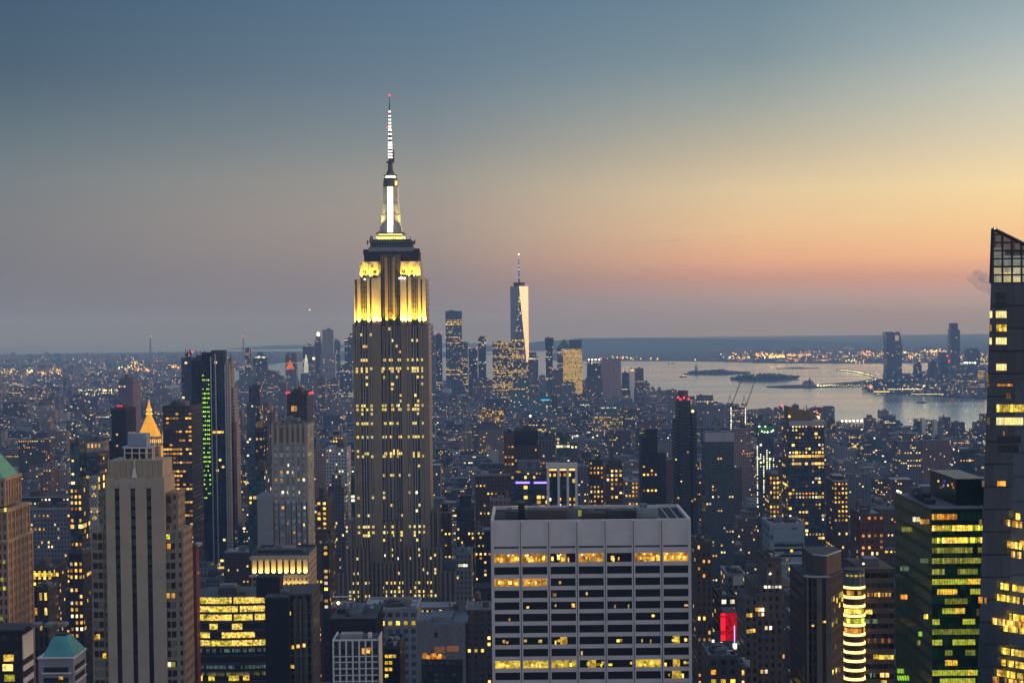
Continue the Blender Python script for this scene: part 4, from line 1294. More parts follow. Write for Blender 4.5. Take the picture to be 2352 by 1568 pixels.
# --- buff tower with three black stripes (closest on the left)
def striped():
    Y = 560.0
    x0, x1, z = span(242, 377, 1097, Y)
    root = thing('striped_tower', ((x0 + x1) / 2, Y, LZ), 'buff stone setback tower with three tall black stripes and steel roof tank', 'skyscraper')
    hero_mark(*span(208, 441, 1218, Y)[:2], Y, Y + 36, 208, 441, 1000, 1600, 'the striped buff tower')
    D = 17
    sx = [P(271.5, 1300, Y).x, P(308, 1300, Y).x, P(344.5, 1300, Y).x]
    hwid = .80
    edges = [x0] + [v for s_ in sx for v in (s_ - hwid, s_ + hwid)] + [x1]
    zs = P(308, 1122, Y).z
    q = MB()
    for a, c in zip(edges[0::2], edges[1::2]):
        q.box(a, c, Y, Y + D, LZ, z, cw=30, ch=300)
    q.box(x0 + .5, x1 - .5, Y + .9, Y + D - 1, LZ, zs)
    q.box(x0 + .5, x1 - .5, Y + .45, Y + D - 1, zs, z - .1)
    q.build('shaft', 'buff smooth', root)
    for s_ in sx:
        MBbox(root, 'black_stripe', 'stripe glass', s_ - hwid + .01, s_ + hwid - .01, Y + .55, Y + .89, LZ, zs, 1.2, 3.3)
    # pointed arches above the stripes and fluted crown
    for s_, px in zip(sx, (271.5, 308, 344.5)):
        q = MB()
        q.prism([(s_ - .95, Y - .25), (s_ + .95, Y - .25), (s_ + .95, Y + .02), (s_ - .95, Y + .02)], zs + .2, z - .3, poly2=[(s_ - .7, Y - .2), (s_ + .7, Y - .2), (s_ + .7, Y + .02), (s_ - .7, Y + .02)], bottom=True)
        q.build('relief', 'relief stone', root)
    a, c, zc = span(250, 373, 1057, Y + 1.5)
    D2 = 15.4
    MBbox(root, 'crown', 'buff smooth', a, c, Y + 1.5, Y + 1.5 + D2, z, zc)
    for i in range(11):
        x = a + (c - a) * i / 10
        MBbox(root, 'crown_rib', 'buff smooth', x - .18, x + .18, Y + .9, Y + 1.5, z, zc + .8)
    q = MB()
    px = P(308, 1090, Y).x
    q.prism([(px - .9, Y - .1), (px + .9, Y - .1), (px + .9, Y + .9), (px - .9, Y + .9)], z, z + 3.2, poly2=[(px - .25, Y + .2), (px + .25, Y + .2), (px + .25, Y + .9), (px - .25, Y + .9)])
    q.box(px - .15, px + .15, Y + .7, Y + .9, z + 3.2, zc + .3)
    q.build('finial', 'relief pale', root)
    # flanking bays and wings: (front left, right, top, dy, depth)
    for l, r_, yt, dy, dd in ((235, 243, 1131, 1.6, 26), (208, 236, 1218, 1.0, 34), (377, 406, 1131, 2.0, 12), (377, 418, 1218, 1.0, 16)):
        a, c, zt = span(l, r_, yt, Y + dy)
        c += .3 if l == 377 else 0
        MBbox(root, 'wing', 'buff west', a - (.0), c, Y + dy, Y + dy + dd, LZ, zt, 2.4, 3.35)
    # windows of the front wings
    random.seed(21)
    for cols, ytop in (((218.5, 230), 1224), ((384, 396), 1224), ((240.5,), 1140), ((388,), 1140)):
        for px in cols:
            j = 0
            while True:
                py = ytop + j * 22.4
                j += 1
                if py > 1590 or (len(cols) == 1 and py > 1205):
                    break
                p = P(px + (py - 1224) * .0175, py + 8, Y + 1)
                yy = Y + (1.0 if len(cols) == 2 else 1.8)
                MBbox(root, 'window', random.choice(['window dark', 'window dark', 'window dark', 'window blind']), p.x - .72, p.x + .72, yy - .08, yy + .05, p.z - 1.05, p.z + 1.05)
    for px, py, mt in ((388, 1254, 'pane orange'), (220.5, 1463, 'pane warm'), (226, 1461, 'pane yellow'), (240, 1505, 'pane yellow'), (389, 1525, 'pane pale'), (399, 1525, 'pane lime'), (386, 1232, 'pane lime'), (398, 1367, 'pane warm'), (386, 1367, 'pane warm')):
        p = P(px, py, Y + .9)
        pane(root, mt, (p.x, Y + .85, p.z), 1.2, 1.7)
    # roof: water tank in a steel frame, terrace
    a, c, zt = span(283, 350, 1027, Y + 8)
    q = MB()
    for px in (286, 303, 320, 335, 350):
        for yy in (Y + 6, Y + 13):
            p = P(px, 1040, yy)
            q.bar((p.x, yy, zc), (p.x, yy, P(px, 1026, yy).z), .16)
    for py in (1029, 1040):
        pa, pb = P(284, py, Y + 6), P(352, py, Y + 6)
        q.bar((pa.x, Y + 6, pa.z), (pb.x, Y + 6, pb.z), .14)
    q.build('steel_frame', 'steel pale', root)
    q = MB()
    for px in (337, 353):
        p = P(px, 1000, Y + 7)
        q.bar((p.x, Y + 7, zc), (p.x, Y + 7, P(px, 1001, Y + 7).z), .16)
    pa, pb = P(330, 1003, Y + 7), P(353, 1003, Y + 7)
    q.bar((pa.x, Y + 7, pa.z), (pb.x, Y + 7, pb.z), .14)
    q.build('steel_frame', 'steel pale', root)
    a, c, zt = span(293, 336, 996, Y + 8)
    MBbox(root, 'water_tank', 'blue grey metal', a, c, Y + 8, Y + 14, P(310, 1024, Y + 8).z, zt)
    MBbox(root, 'tank_deck', 'steel pale', a - 1.8, c + 2, Y + 7, Y + 15, P(310, 1026, Y + 8).z - .3, P(310, 1025, Y + 8).z)
    MBbox(root, 'plant_room', 'dark brick plain', a - 1, c + .5, Y + 8.5, Y + 14, zc, P(310, 1031, Y + 8).z)
    for k in range(6):
        p = P(U(296, 310), 996, Y + 9)
        lamp(root, 'relief pale', (p.x, Y + 9, zt + .3), .45, 'roof_fan')


striped()
gilded()

# --- left edge: brown terracotta tower with green roof
def green_roof_tower():
    Y = 760.0
    root = thing('copper_roofed_tower', (P(10, 1300, Y).x, Y, LZ), 'brown brick tower with green copper roof cut by the left edge', 'skyscraper')
    D = 36.0
    def right(px, py, dy):                             # world X of the west face from its far edge
        return P(px, py, Y + dy).x
    hero_mark(right(73, 1400, D) - 60, right(73, 1400, D), Y, Y + D, 0, 73, 1050, 1450, 'the green roofed tower')
    tiers = [(46, 1103, 1162, 6, D - 6), (66, 1176, 1246, 2, D), (73, 1246, 1900, 0, D + 2)]
    xr = None
    for px, yt, yb_, d0, d1 in tiers:
        xr = right(px, yt, d1)
        zt, zb = P(40, yt, Y + d0).z, P(40, yb_, Y + d0).z if yb_ < 1800 else LZ
        MBbox(root, 'wall', 'orange brick', xr - 46, xr, Y + d0, Y + d1, zb, zt, 2.2, 4.2)
        MBbox(root, 'cornice', 'orange stone', xr - 47, xr + .8, Y + d0 - .8, Y + d1 + .8, zt, zt + 1.3)
        for i in range(7):
            yy = Y + d0 + (d1 - d0) * i / 6
            MBbox(root, 'pilaster', 'orange stone', xr, xr + .45, yy - .55, yy + .55, zb, zt - .2)
    a = right(46, 1103, D - 6)
    z = P(40, 1103, Y + 6).z + 1.3
    q = MB()
    cx_ = a - 21
    q.prism([(a - 45, Y + 6), (a - .5, Y + 6), (a - .5, Y + D - 6), (a - 45, Y + D - 6)], z, z + 17, poly2=[(cx_ - 8, Y + 16), (cx_ + 8, Y + 16), (cx_ + 8, Y + 22), (cx_ - 8, Y + 22)], bottom=True)
    q.build('copper_roof', 'copper green', root)
    random.seed(31)
    for py in (1308, 1320, 1260, 1372, 1392, 1420, 1440, 1190):
        dd = U(4, 30)
        px = right(73 if py > 1250 else 66, py, dd)
        xx = right(73, 1300, D + 2) if py > 1250 else right(66, 1200, D)
        z = P(50, py, Y + dd).z
        pane(root, random.choice(['pane orange', 'pane yellow', 'pane warm']), (xx + .05, Y + dd, z), 1.1, 2.0, 'x')
    for py in (1170, 1290, 1330, 1350, 1420):
        p = P(U(2, 16), py, Y)
        pane(root, 'pane lime', (p.x, Y - .1, p.z), 1.2, 1.7)
green_roof_tower()

def corner_block():
    Y = 420.0
    x0, x1, z = span(-60, 50, 1449, Y)
    root = thing('office_building', ((x0 + x1) / 2, Y, LZ), 'black office block with pale banded side at the lower left corner', 'building')
    hero_mark(x0, x1, Y, Y + 9, 0, 75, 1447, 1600, 'the corner black block')
    MBbox(root, 'wall', 'black wall', x0, x1, Y, Y + 9, LZ, z, 3, 3.6)
    for py0, py1 in ((1451, 1505), (1520, 1532), (1549, 1561)):
        za, zb = P(60, py0, Y + 5).z, P(60, py1, Y + 5).z
        MBbox(root, 'pale_band', 'white panel', x1, x1 + .3, Y + .2, Y + 8.8, zb, za)
    MBbox(root, 'roof_slab', 'roof tar', x0, x1 + .3, Y - .3, Y + 9.3, z, z + .5)
    for k in range(3):
        MBbox(root, 'roof_unit', 'roof grey', x0 + 14 + k * 3.3, x0 + 16 + k * 3.3, Y + 2, Y + 6, z + .5, z + 1.3)
    for px, py, mt in ((20, 1510, 'pane yellow'), (18, 1532, 'pane warm'), (22, 1556, 'pane lime')):
        p = P(px, py, Y)
        pane(root, mt, (p.x, Y - .06, p.z), 2.6, 1.7)
corner_block()

def teal_roof():
    Y = 470.0
    x0, x1, z = span(88, 168, 1512, Y)
    root = thing('teal_roofed_building', ((x0 + x1) / 2, Y, LZ), 'grey stone building with flat topped teal copper hip roof', 'building')
    D = 13.5
    hero_mark(x0, x1, Y, Y + D, 85, 195, 1455, 1600, 'the teal roofed building')
    MBbox(root, 'wall', 'grey stone plain', x0, x1, Y, Y + D, LZ, z)
    MBbox(root, 'cornice', 'white panel', x0 - .3, x1 + .3, Y - .3, Y + D + .3, z, z + .4)
    a, c, zt = span(123, 153, 1460, Y + 5)
    q = MB()
    q.prism([(x0 + 1, Y + .6), (x1 + .2, Y + .6), (x1 + .2, Y + D - .6), (x0 + 1, Y + D - .6)], z + .4, zt, poly2=[(a, Y + 5), (c, Y + 5), (c, Y + 9), (a, Y + 9)])
    q.build('copper_roof', 'copper teal', root)
    MBbox(root, 'roof_lantern', 'steel dark', a + .3, c - .3, Y + 5.4, Y + 8.6, zt, zt + .5)
    for k in range(2):
        zz = P(130, 1536 + k * 24, Y).z
        MBbox(root, 'window_band', 'window dark', x0 + 1.4, x1 - 1.4, Y - .1, Y, zz - .9, zz + .6)
        MBbox(root, 'window_band', 'window dark', x1, x1 + .1, Y + 1.5, Y + D - 1.5, zz - .9, zz + .6)
        MBbox(root, 'sill', 'white panel', x0 + 1, x1 - .6, Y - .5, Y, zz - 1.3, zz - .9)
        MBbox(root, 'sill', 'white panel', x1, x1 + .5, Y + 1, Y + D - 1, zz - 1.3, zz - .9)
    p = P(140, 1556, Y)
    pane(root, 'pane yellow', (p.x, Y - .15, p.z), 1.3, .9)
teal_roof()
T('long low block with a yellow lit top storey left of the striped tower', 73, 152, 1307, 1050, 40, 'dark brick', lit=16, pal='y', yb=1350, rowp=.1, bulk=2,
  extra=lambda r, x0, x1, z1, Y, D: [pane(r, 'pane yellow', (x0 + 1 + i * 1.9, Y - .1, P(100, 1319, Y).z), 1.6, 2.2) for i in range(9)], name='office_building', cat='building')
T('old grey stone block with engaged columns beside the green roofed tower', 76, 134, 1352, 860, 34, 'slats dark', lit=5, pal='w', yb=1450, cw=3, ch=8, name='office_building', cat='building')
T('dark brown apartment block with scattered lit windows behind the striped tower', 158, 212, 1272, 900, 30, 'dark brick', lit=26, pal='m', yb=1480, bulk=2, name='apartment_block', cat='apartment building', cw=2.6)
T('dull red brick flank just right of the striped tower', 440, 457, 1256, 760, 30, 'red brick plain', lit=0, yb=1400, name='apartment_block', cat='apartment building')


def lattice(r, x0, x1, z1, Y, D):
    q = MB()
    n, h = 3, (x1 - x0) / 3
    k = 0
    z = z1
    while z > z1 - 34:
        for i in range(n):
            a = x0 + (x1 - x0) * i / n
            q.bar((a, Y - .3, z), (a + h, Y - .3, z - h * 1.5), .16)
            q.bar((a + h, Y - .3, z), (a, Y - .3, z - h * 1.5), .16)
        z -= h * 1.5
    q.build('lattice_screen', 'steel pale', r)


T('slim dark tower wrapped in a pale criss cross lattice behind the striped tower', 205, 240, 1092, 780, 14, 'dark glass', lit=5, pal='w', yb=1230, parapet=False, bulk=0, extra=lattice)
# ------------------------------------------------------------------ foreground centre
surf('dim spandrel', (.040, .038, .034), .5, var=.2)
facade('striped dark', (.10, .085, .075), (.012, .014, .018), ww=.6, wh=.75, bvar=0)
surf('black wall blank', (.016, .016, .019), .8, var=.15)
surf('stone brown', (.12, .10, .085), .85)
surf('mauve plain', (.22, .20, .21), .85)
facade('blue dark bays', (.05, .055, .065), (.025, .03, .036), ww=.9, wh=.8, bvar=0)
surf('slate grey', (.145, .155, .175), .85, var=.3, scale=.3)
facade('slate bays', (.145, .15, .165), (.06, .06, .065), ww=.12, wh=.2, bvar=0)
facade('black glass grid', (.02, .022, .025), (.03, .033, .036), ww=.7, wh=.6, bvar=0)
emit('rosy glow', (1, .42, .22), .16, vary=.1)
facade('red paint wall', (.14, .035, .03), ww=.2, wh=.3, bvar=0)
surf('travertine', (.54, .485, .47), .75, var=.10, scale=.25)
surf('groove', (.10, .10, .11), .9)
surf('roof dark slab', (.10, .095, .10), .9, var=.5, scale=.15)
surf('slab glass', (.008, .009, .010), .3, spec=.25, var=.4, scale=.4)
emit('room glow warm', (1, .42, .05), .52, (1, .45, .07), nz=.7, scale=.7, vary=.3)
emit('room glow yellow', (1, .60, .06), .62, (1, .65, .08), nz=.7, scale=.7, vary=.3)
emit('pane warm bright', (1, .55, .2), 1.6, vary=.3)
facade('blue panel dim', (.10, .12, .15), (.06, .07, .09), ww=.9, wh=.4, bvar=0)
emit('pane string', (.9, 1, .5), 2.2, (1, .95, .7), vary=.4)
surf('green panel', (.05, .22, .08), .7)
surf('mauve grey', (.30, .29, .34), .8, var=.1)
facade('dark glass fine', (.032, .036, .042), (.022, .026, .032), ww=.8, wh=.55, bvar=.05, gr=.3)
facade('teal dim', (.06, .072, .078), (.03, .045, .05), ww=.6, wh=.55, bvar=0)
facade('rust wall', (.13, .065, .03), (.06, .04, .01), ww=.5, wh=.5, bvar=0)
facade('brown dim', (.12, .10, .09), ww=.4, wh=.5, bvar=0)
surf('bronze screen', (.16, .11, .06), .6)
surf('blue grey panel', (.17, .22, .27), .6, var=.1)
facade('pale side', (.34, .37, .42), ww=.1, wh=.1, bvar=0)
facade('grey dim', (.12, .12, .135), (.03, .03, .034), ww=.4, wh=.5, bvar=0)
emit('red glow', (1, .01, .03), .42, nz=.6, scale=.8, vary=0)
emit('red bright', (1, .01, .02), 1.6, vary=.1)
facade('faceted wall', (.065, .05, .045), (.015, .016, .018), ww=.45, wh=.6, bvar=0)
surf('brown blank', (.085, .066, .058), .8)
surf('pale edge', (.33, .34, .40), .6)
emit('pane dim', (1, .6, .2), .16, (1, .7, .35), nz=.6, scale=.8)
emit('pane dim green', (.6, 1, .5), .16, (.7, 1, .6), nz=.6, scale=.8)
facade('brown banded', (.115, .088, .072), (.022, .02, .022), ww=.92, wh=.48, bvar=0)
facade('round glass', (.06, .045, .03), (.05, .035, .02), ww=.9, wh=.8, bvar=0)
facade('crown glass', (.10, .12, .11), (.08, .10, .10), ww=.85, wh=.9, bvar=0)
emit('band light', (1, .68, .22), 2.6, vary=0)
emit('pane yellow dim', (1, .72, .1), .5, vary=.3)
surf('green blank', (.014, .032, .028), .35, var=.1)
surf('green rim', (.10, .10, .09), .6)
surf('warm rim', (.40, .32, .26), .6)
emit('pane dim lime', (.5, .55, .06), .42, (.7, .6, .1), nz=.5, scale=.8, vary=.5)
emit('pane green soft', (.35, .75, .05), .8, vary=.4)
emit('lamp blue soft', (.05, .05, 1), 1.2, vary=.3)
facade('tower glass pale', (.03, .042, .055), (.045, .066, .092), ww=.97, wh=.94, bvar=0, rough=.2, gr=.1, gv=(.8, 1.3))
emit('crown dim', (.75, .74, .55), .30, (.55, .58, .62), vary=.35)
emit('crown mid', (.95, .85, .5), .42, (.8, .78, .62), vary=.4)
emit('crown warm', (1, .74, .30), .85, vary=.25)
emit('cream', (1, .80, .24), 1.15, (1, .84, .36), nz=.25, scale=.5, vary=.15)
m, b = newmat('crown screen')
tr = b.n('ShaderNodeBsdfTransparent', {'Color': (.75, .78, .8, 1)})
gl_ = b.n('ShaderNodeBsdfPrincipled', {'Base Color': (.10, .12, .13, 1), 'Roughness': .15})
b.n('ShaderNodeOutputMaterial', [b.n('ShaderNodeMixShader', [.62, tr.outputs[0], gl_.outputs[0]]).outputs[0]])


emit('office yellow', (1, .62, .08), 1.15, (1, .72, .16), nz=.85, scale=.8, vary=.15)
emit('office lime', (.85, .66, .06), .8, (.95, .72, .1), nz=.85, scale=.8, vary=.3)


emit('office teal', (.16, .30, .32), .30, (.22, .36, .36), nz=.6, scale=.8, vary=.5)
emit('office dim', (.5, .4, .08), .22, (.6, .5, .12), nz=.6, scale=.8, vary=.6)


def lit_office():
    Y = 800.0
    x0, x1, z = span(447, 607, 1371, Y)
    root = thing('office_building', ((x0 + x1) / 2, Y, LZ), 'curved glass office block with bright yellow lit storeys right of the striped tower', 'building')
    hero_mark(x0, x1, Y, Y + 34, 447, 608, 1340, 1600, 'the yellow lit glass block')
    D = 34
    n = 10
    bow = [(x0 + (x1 - x0) * i / n, Y + 1.6 - 1.6 * math.sin(math.pi * i / n)) for i in range(n + 1)]
    foot = bow + [(x1, Y + D), (x0, Y + D)]
    fl = [(992, 1012, 1), (1052, 1068, 1), (1108, 1126, 1), (1170, 1186, .7), (1228, 1243, .8), (1282, 1297, 1), (1340, 1358, .1), (1395, 1410, 0), (1450, 1466, 0), (1512, 1532, .5)]
    fl = [(1033.6 + (a - 3) * .3409, 1033.6 + (b_ + 20) * .3409, k) for a, b_, k in fl]
    q = MB()
    q.prism(foot, LZ, z, cw=2, ch=3.6)
    q.build('core', ['black wall', 'roof grey'], root)
    prev = 1371
    random.seed(14)
    for a, b_, k in fl + [(1600, 1612, 0)]:
        zt, zb = P(527, prev, Y).z, P(527, a, Y).z
        q = MB()
        q.prism([(p[0], p[1] - .35) for p in bow] + [(x1 + .1, Y + D), (x0 - .1, Y + D)], zb, zt, bottom=True)
        q.build('spandrel_band', 'dim spandrel', root)
        prev = b_
        z1_, z0_ = P(527, a, Y).z, P(527, b_, Y).z
        i = 0
        while i < 34:
            run = random.randint(2, 6)
            on = R() < k
            mt = random.choice(['office yellow', 'office yellow', 'office lime'])
            for j in range(i, min(34, i + run)):
                f = (j + .5) / 34
                if on and R() < .97:
                    yy = Y + 1.6 - 1.6 * math.sin(math.pi * f) - .08
                    hh = z1_ - z0_
                    pane(root, mt, (x0 + (x1 - x0) * f, yy, z1_ - hh / 2), (x1 - x0) / 34 * .96, hh)
            i += run
    for py, mt in ((1493, 'office teal'), (1531, 'office teal'), (1547, 'office dim')):
        for j in range(34):
            if R() < .8:
                f = (j + .5) / 34
                p = P(527, py, Y)
                pane(root, mt, (x0 + (x1 - x0) * f, Y + 1.6 - 1.6 * math.sin(math.pi * f) - .42, p.z), (x1 - x0) / 34 * .8, 1.7, name='dim_window')
    MBbox(root, 'roof_plant', 'roof tar', x0 + 10, x0 + 19, Y + 8, Y + 18, z, z + 3.2)
    MBbox(root, 'roof_plant', 'roof grey', x0 + 11, x0 + 18, Y + 10, Y + 16, z + 3.2, z + 4.6)
    MBbox(root, 'roof_plant', 'roof tar', x0 + 21, x0 + 24, Y + 6, Y + 12, z, z + 1.6)


lit_office()
def dark_slab():
    Y = 690.0
    x0, x1, z = span(608, 663, 1374, Y)
    root = thing('office_tower', ((x0 + x1) / 2, Y, LZ), 'windowless black slab tower beside the yellow lit glass block', 'skyscraper')
    hero_mark(x0, x1, Y, Y + 24, 588, 726, 1320, 1600, 'the black windowless slab')
    MBbox(root, 'wall', 'black wall blank', x0, x1, Y, Y + 26, LZ, z)
    MBbox(root, 'parapet', 'roof tar', x0 - .1, x1 + .1, Y - .15, Y + 26, z, z + .8)
    a, c, zz = span(588, 642, 1325, Y + 9)
    MBbox(root, 'roof_plant', 'black wall blank', a, c, Y + 9, Y + 20, z - 1, zz)
    a, c, zz = span(642, 660, 1357, Y + 5)
    MBbox(root, 'roof_plant', 'dark purple', a, c, Y + 5, Y + 12, z, zz)
    a, c, zz = span(663, 716, 1366, Y + 3)
    MBbox(root, 'strip_wing', 'striped dark', a, c, Y + 3, Y + 30, LZ, zz, 3.3, 3.6)
    for i in range(5):
        x = a + (c - a) * i / 4
        MBbox(root, 'pier', 'stone brown', x - .45, x + .45, Y + 2.4, Y + 3, LZ, zz - (0 if i in (0, 4) else 1.5))
    MBbox(root, 'roof_slab', 'roof tar', a - .2, c + .2, Y + 2.6, Y + 30, zz, zz + .6)
    random.seed(8)
    for px, py in ((674, 1485), (685, 1483), (699, 1481), (663, 1532), (672, 1530), (663, 1545), (660, 1407), (664, 1300 + 108)):
        p = P(px, py, Y + 3)
        pane(root, random.choice(['pane yellow', 'pane warm']), (p.x, Y + 2.9, p.z), 1.4, 1.5)
dark_slab()

def white_grid():
    Y = 450.0
    x0, x1, z = span(765, 869, 1468, Y)
    root = thing('office_building', ((x0 + x1) / 2, Y, LZ), 'white gridded office block with dark glass bays at the bottom edge', 'building')
    D = 12.0
    hero_mark(x0, x1, Y, Y + 24, 765, 881, 1410, 1600, 'the white gridded block')
    MBbox(root, 'glass', 'blue dark bays', x0 + .2, x1 - .2, Y + .4, Y + D, LZ, z - .5, 1.9, 1.8)
    n = 7
    for i in range(n + 1):
        x = x0 + (x1 - x0) * i / n
        MBbox(root, 'mullion', 'white panel', x - .22, x + .22, Y, Y + .4, LZ, z - .3)
    for py in (1507, 1520, 1535, 1550, 1564):
        zz = P(815, py, Y).z
        MBbox(root, 'transom', 'white panel', x0, x1, Y + .1, Y + .42, zz - .13, zz + .13)
    MBbox(root, 'side_wall', 'white panel', x1 - .2, x1, Y, Y + D, LZ, z)
    MBbox(root, 'parapet', 'white panel', x0 - .2, x1, Y, Y + .5, z - .4, z)
    MBbox(root, 'parapet', 'white panel', x0 - .2, x0 + .2, Y + .5, Y + D, z - .4, z)
    MBbox(root, 'roof', 'roof tar', x0 + .2, x1 - .2, Y + .5, Y + D, z - .6, z - .45)
    a, c, zz = span(781, 831, 1456, Y + 3)
    MBbox(root, 'roof_plant', 'mauve plain', a, c, Y + 3, Y + 7, z - .45, zz)
    a, c, zz = span(845, 853, 1454, Y + 4)
    MBbox(root, 'roof_plant', 'white panel', a, c, Y + 4, Y + 6, z - .45, zz)
    for px, py, w in ((838, 1492, 1.6), (850, 1490, 1.4), (834, 1498, .8), (845, 1496, 1.0)):
        p = P(px, py, Y)
        pane(root, 'pane orange', (p.x, Y + .33, p.z), w, .9)
white_grid()
T('black flat roofed block standing behind the white gridded block', 757, 880, 1420, 520, 26, 'black wall', lit=0, yb=1460, bulk=2, name='office_building', cat='building', roof='roof tar', parapet=False)
def pipes(r, x0, x1, z1, Y, D):
    q = MB()
    for px in (768, 777, 785, 798, 804):
        a = P(px, 1392, Y + 3)
        q.bar((a.x, Y + 3, z1), (a.x, Y + 3, a.z + 1.5), .2)
    a, c = P(764, 1370, Y + 3), P(808, 1370, Y + 3)
    q.bar((a.x, Y + 3, a.z), (c.x, Y + 3, c.z), .22)
    q.bar((a.x, Y + 3, a.z - 2), (c.x, Y + 3, c.z - 2), .15)
    q.build('roof_frame', 'steel pale', r)
    lamp(r, 'lamp warm', P(777, 1384, Y), .7, 'roof_lamp')
T('red brown roof block with pale pipe frame left of the giant skyscraper base', 758, 808, 1396, 640, 20, 'red paint wall', lit=0, yb=1425, name='office_building', cat='building', roof='roof brown', extra=pipes, bulk=0, parapet=False)
T('flat roofed grey hall with pale rooftop strip before the giant skyscraper', 834, 968, 1402, 720, 30, 'grey grid', lit=6, yb=1470, name='office_building', cat='building', roof='roof silver', bulk=4, pal='y')
T('dark block with four yellow lit windows right of the white gridded block', 880, 930, 1490, 600, 24, 'black wall', lit=0, yb=1568, name='office_building', cat='building', roof='roof tar',
  extra=lambda r, x0, x1, z1, Y, D: [pane(r, 'pane yellow', (P(888 + (i % 3) * 9, 1506 + (i // 3) * 15, Y).x, Y - .1, P(890, 1506 + (i // 3) * 15, Y).z), 1.2, 1.2) for i in (0, 1, 2, 3, 4, 6, 7, 9)])
def grey_castle(r, x0, x1, z1, Y, D):
    for l, rr, yt, dy in ((958, 990, 1424, -.01), (1040, 1074, 1426, -.02), (990, 1040, 1416, 4)):
        a, c, z = span(l, rr, yt, Y + dy)
        MBbox(r, 'roof_block', 'slate grey', a, c, Y + max(dy, 0) + .5, Y + dy + 12, z1, max(z, z1 + .4))
    a, c = P(968, 1480, Y).x, P(1062, 1480, Y).x
    MBbox(r, 'dark_bay', 'black glass grid', a, c, Y - .3, Y, LZ, P(1000, 1514, Y).z, 1.9, 1.9)
    random.seed(6)
    for i in range(16):
        px = U(970, 1024)
        p = P(px, U(1502, 1510), Y)
        pane(r, random.choice(['pane orange', 'pane warm']), (p.x, Y - .34, p.z), U(.7, 1.6), U(.7, 1.3))
    MBbox(r, 'rosy_lit_area', 'rosy glow', P(998, 1490, Y).x, P(1022, 1490, Y).x, Y - .25, Y, P(1000, 1498, Y).z, P(1000, 1484, Y).z)  # pinkish light on the terrace put in as glowing panels
    MBbox(r, 'rosy_lit_area', 'rosy glow', P(1026, 1490, Y).x, P(1054, 1490, Y).x, Y - .25, Y, P(1000, 1496, Y).z, P(1000, 1483, Y).z)
    MBbox(r, 'niche', 'black metal', P(998, 1470, Y).x, P(1005, 1470, Y).x, Y - .2, Y, P(1000, 1462, Y).z, P(1000, 1450, Y).z)
T('grey notched block with rosy lit terrace above black glass', 958, 1074, 1432, 520, 22, 'slate bays', lit=0, yb=1600, name='office_building', cat='building', roof='roof grey', extra=grey_castle, bulk=0, parapet=False, phrase='the grey notched block')
T('grey block with three white lit windows right of the giant skyscraper base', 1046, 1086, 1272, 1150, 30, 'grey stone', lit=0, yb=1400, name='office_building', cat='building', roof='roof grey',
  extra=lambda r, x0, x1, z1, Y, D: [pane(r, 'pane pale', (P(1055 + i * 5.5, 1298, Y).x, Y - .1, P(1055, 1298, Y).z), 1.4, 1.8) for i in (0, 1, 2, 3)])
T('stepped brown brick tower with lit windows just left of the giant skyscraper', 726, 764, 1150, 1180, 34, 'brown brick', lit=26, yb=1380, name='apartment_block', cat='apartment building', tiers=[(732, 752, 1120, 6, 20, 'brown brick'), (722, 772, 1215, -4, 34, None)], pal='w')
T('grey pencil block with dark cap left of the giant skyscraper', 740, 764, 1250, 1000, 20, 'dark brick', lit=8, yb=1400, name='apartment_block', cat='apartment building')
T('cluster of stepped rooftops left of the giant skyscraper at mid height', 757, 797, 1002, 1850, 40, 'grey stone', lit=6, yb=1060, name='office_building', cat='building', roof='roof silver', tiers=[(765, 783, 990, 6, 20, 'dark glass')])
T('broad pale block above the stepped brown brick tower', 748, 806, 1030, 1700, 40, 'white brick', lit=8, yb=1090, name='office_building', cat='building', roof='roof silver', bulk=2)

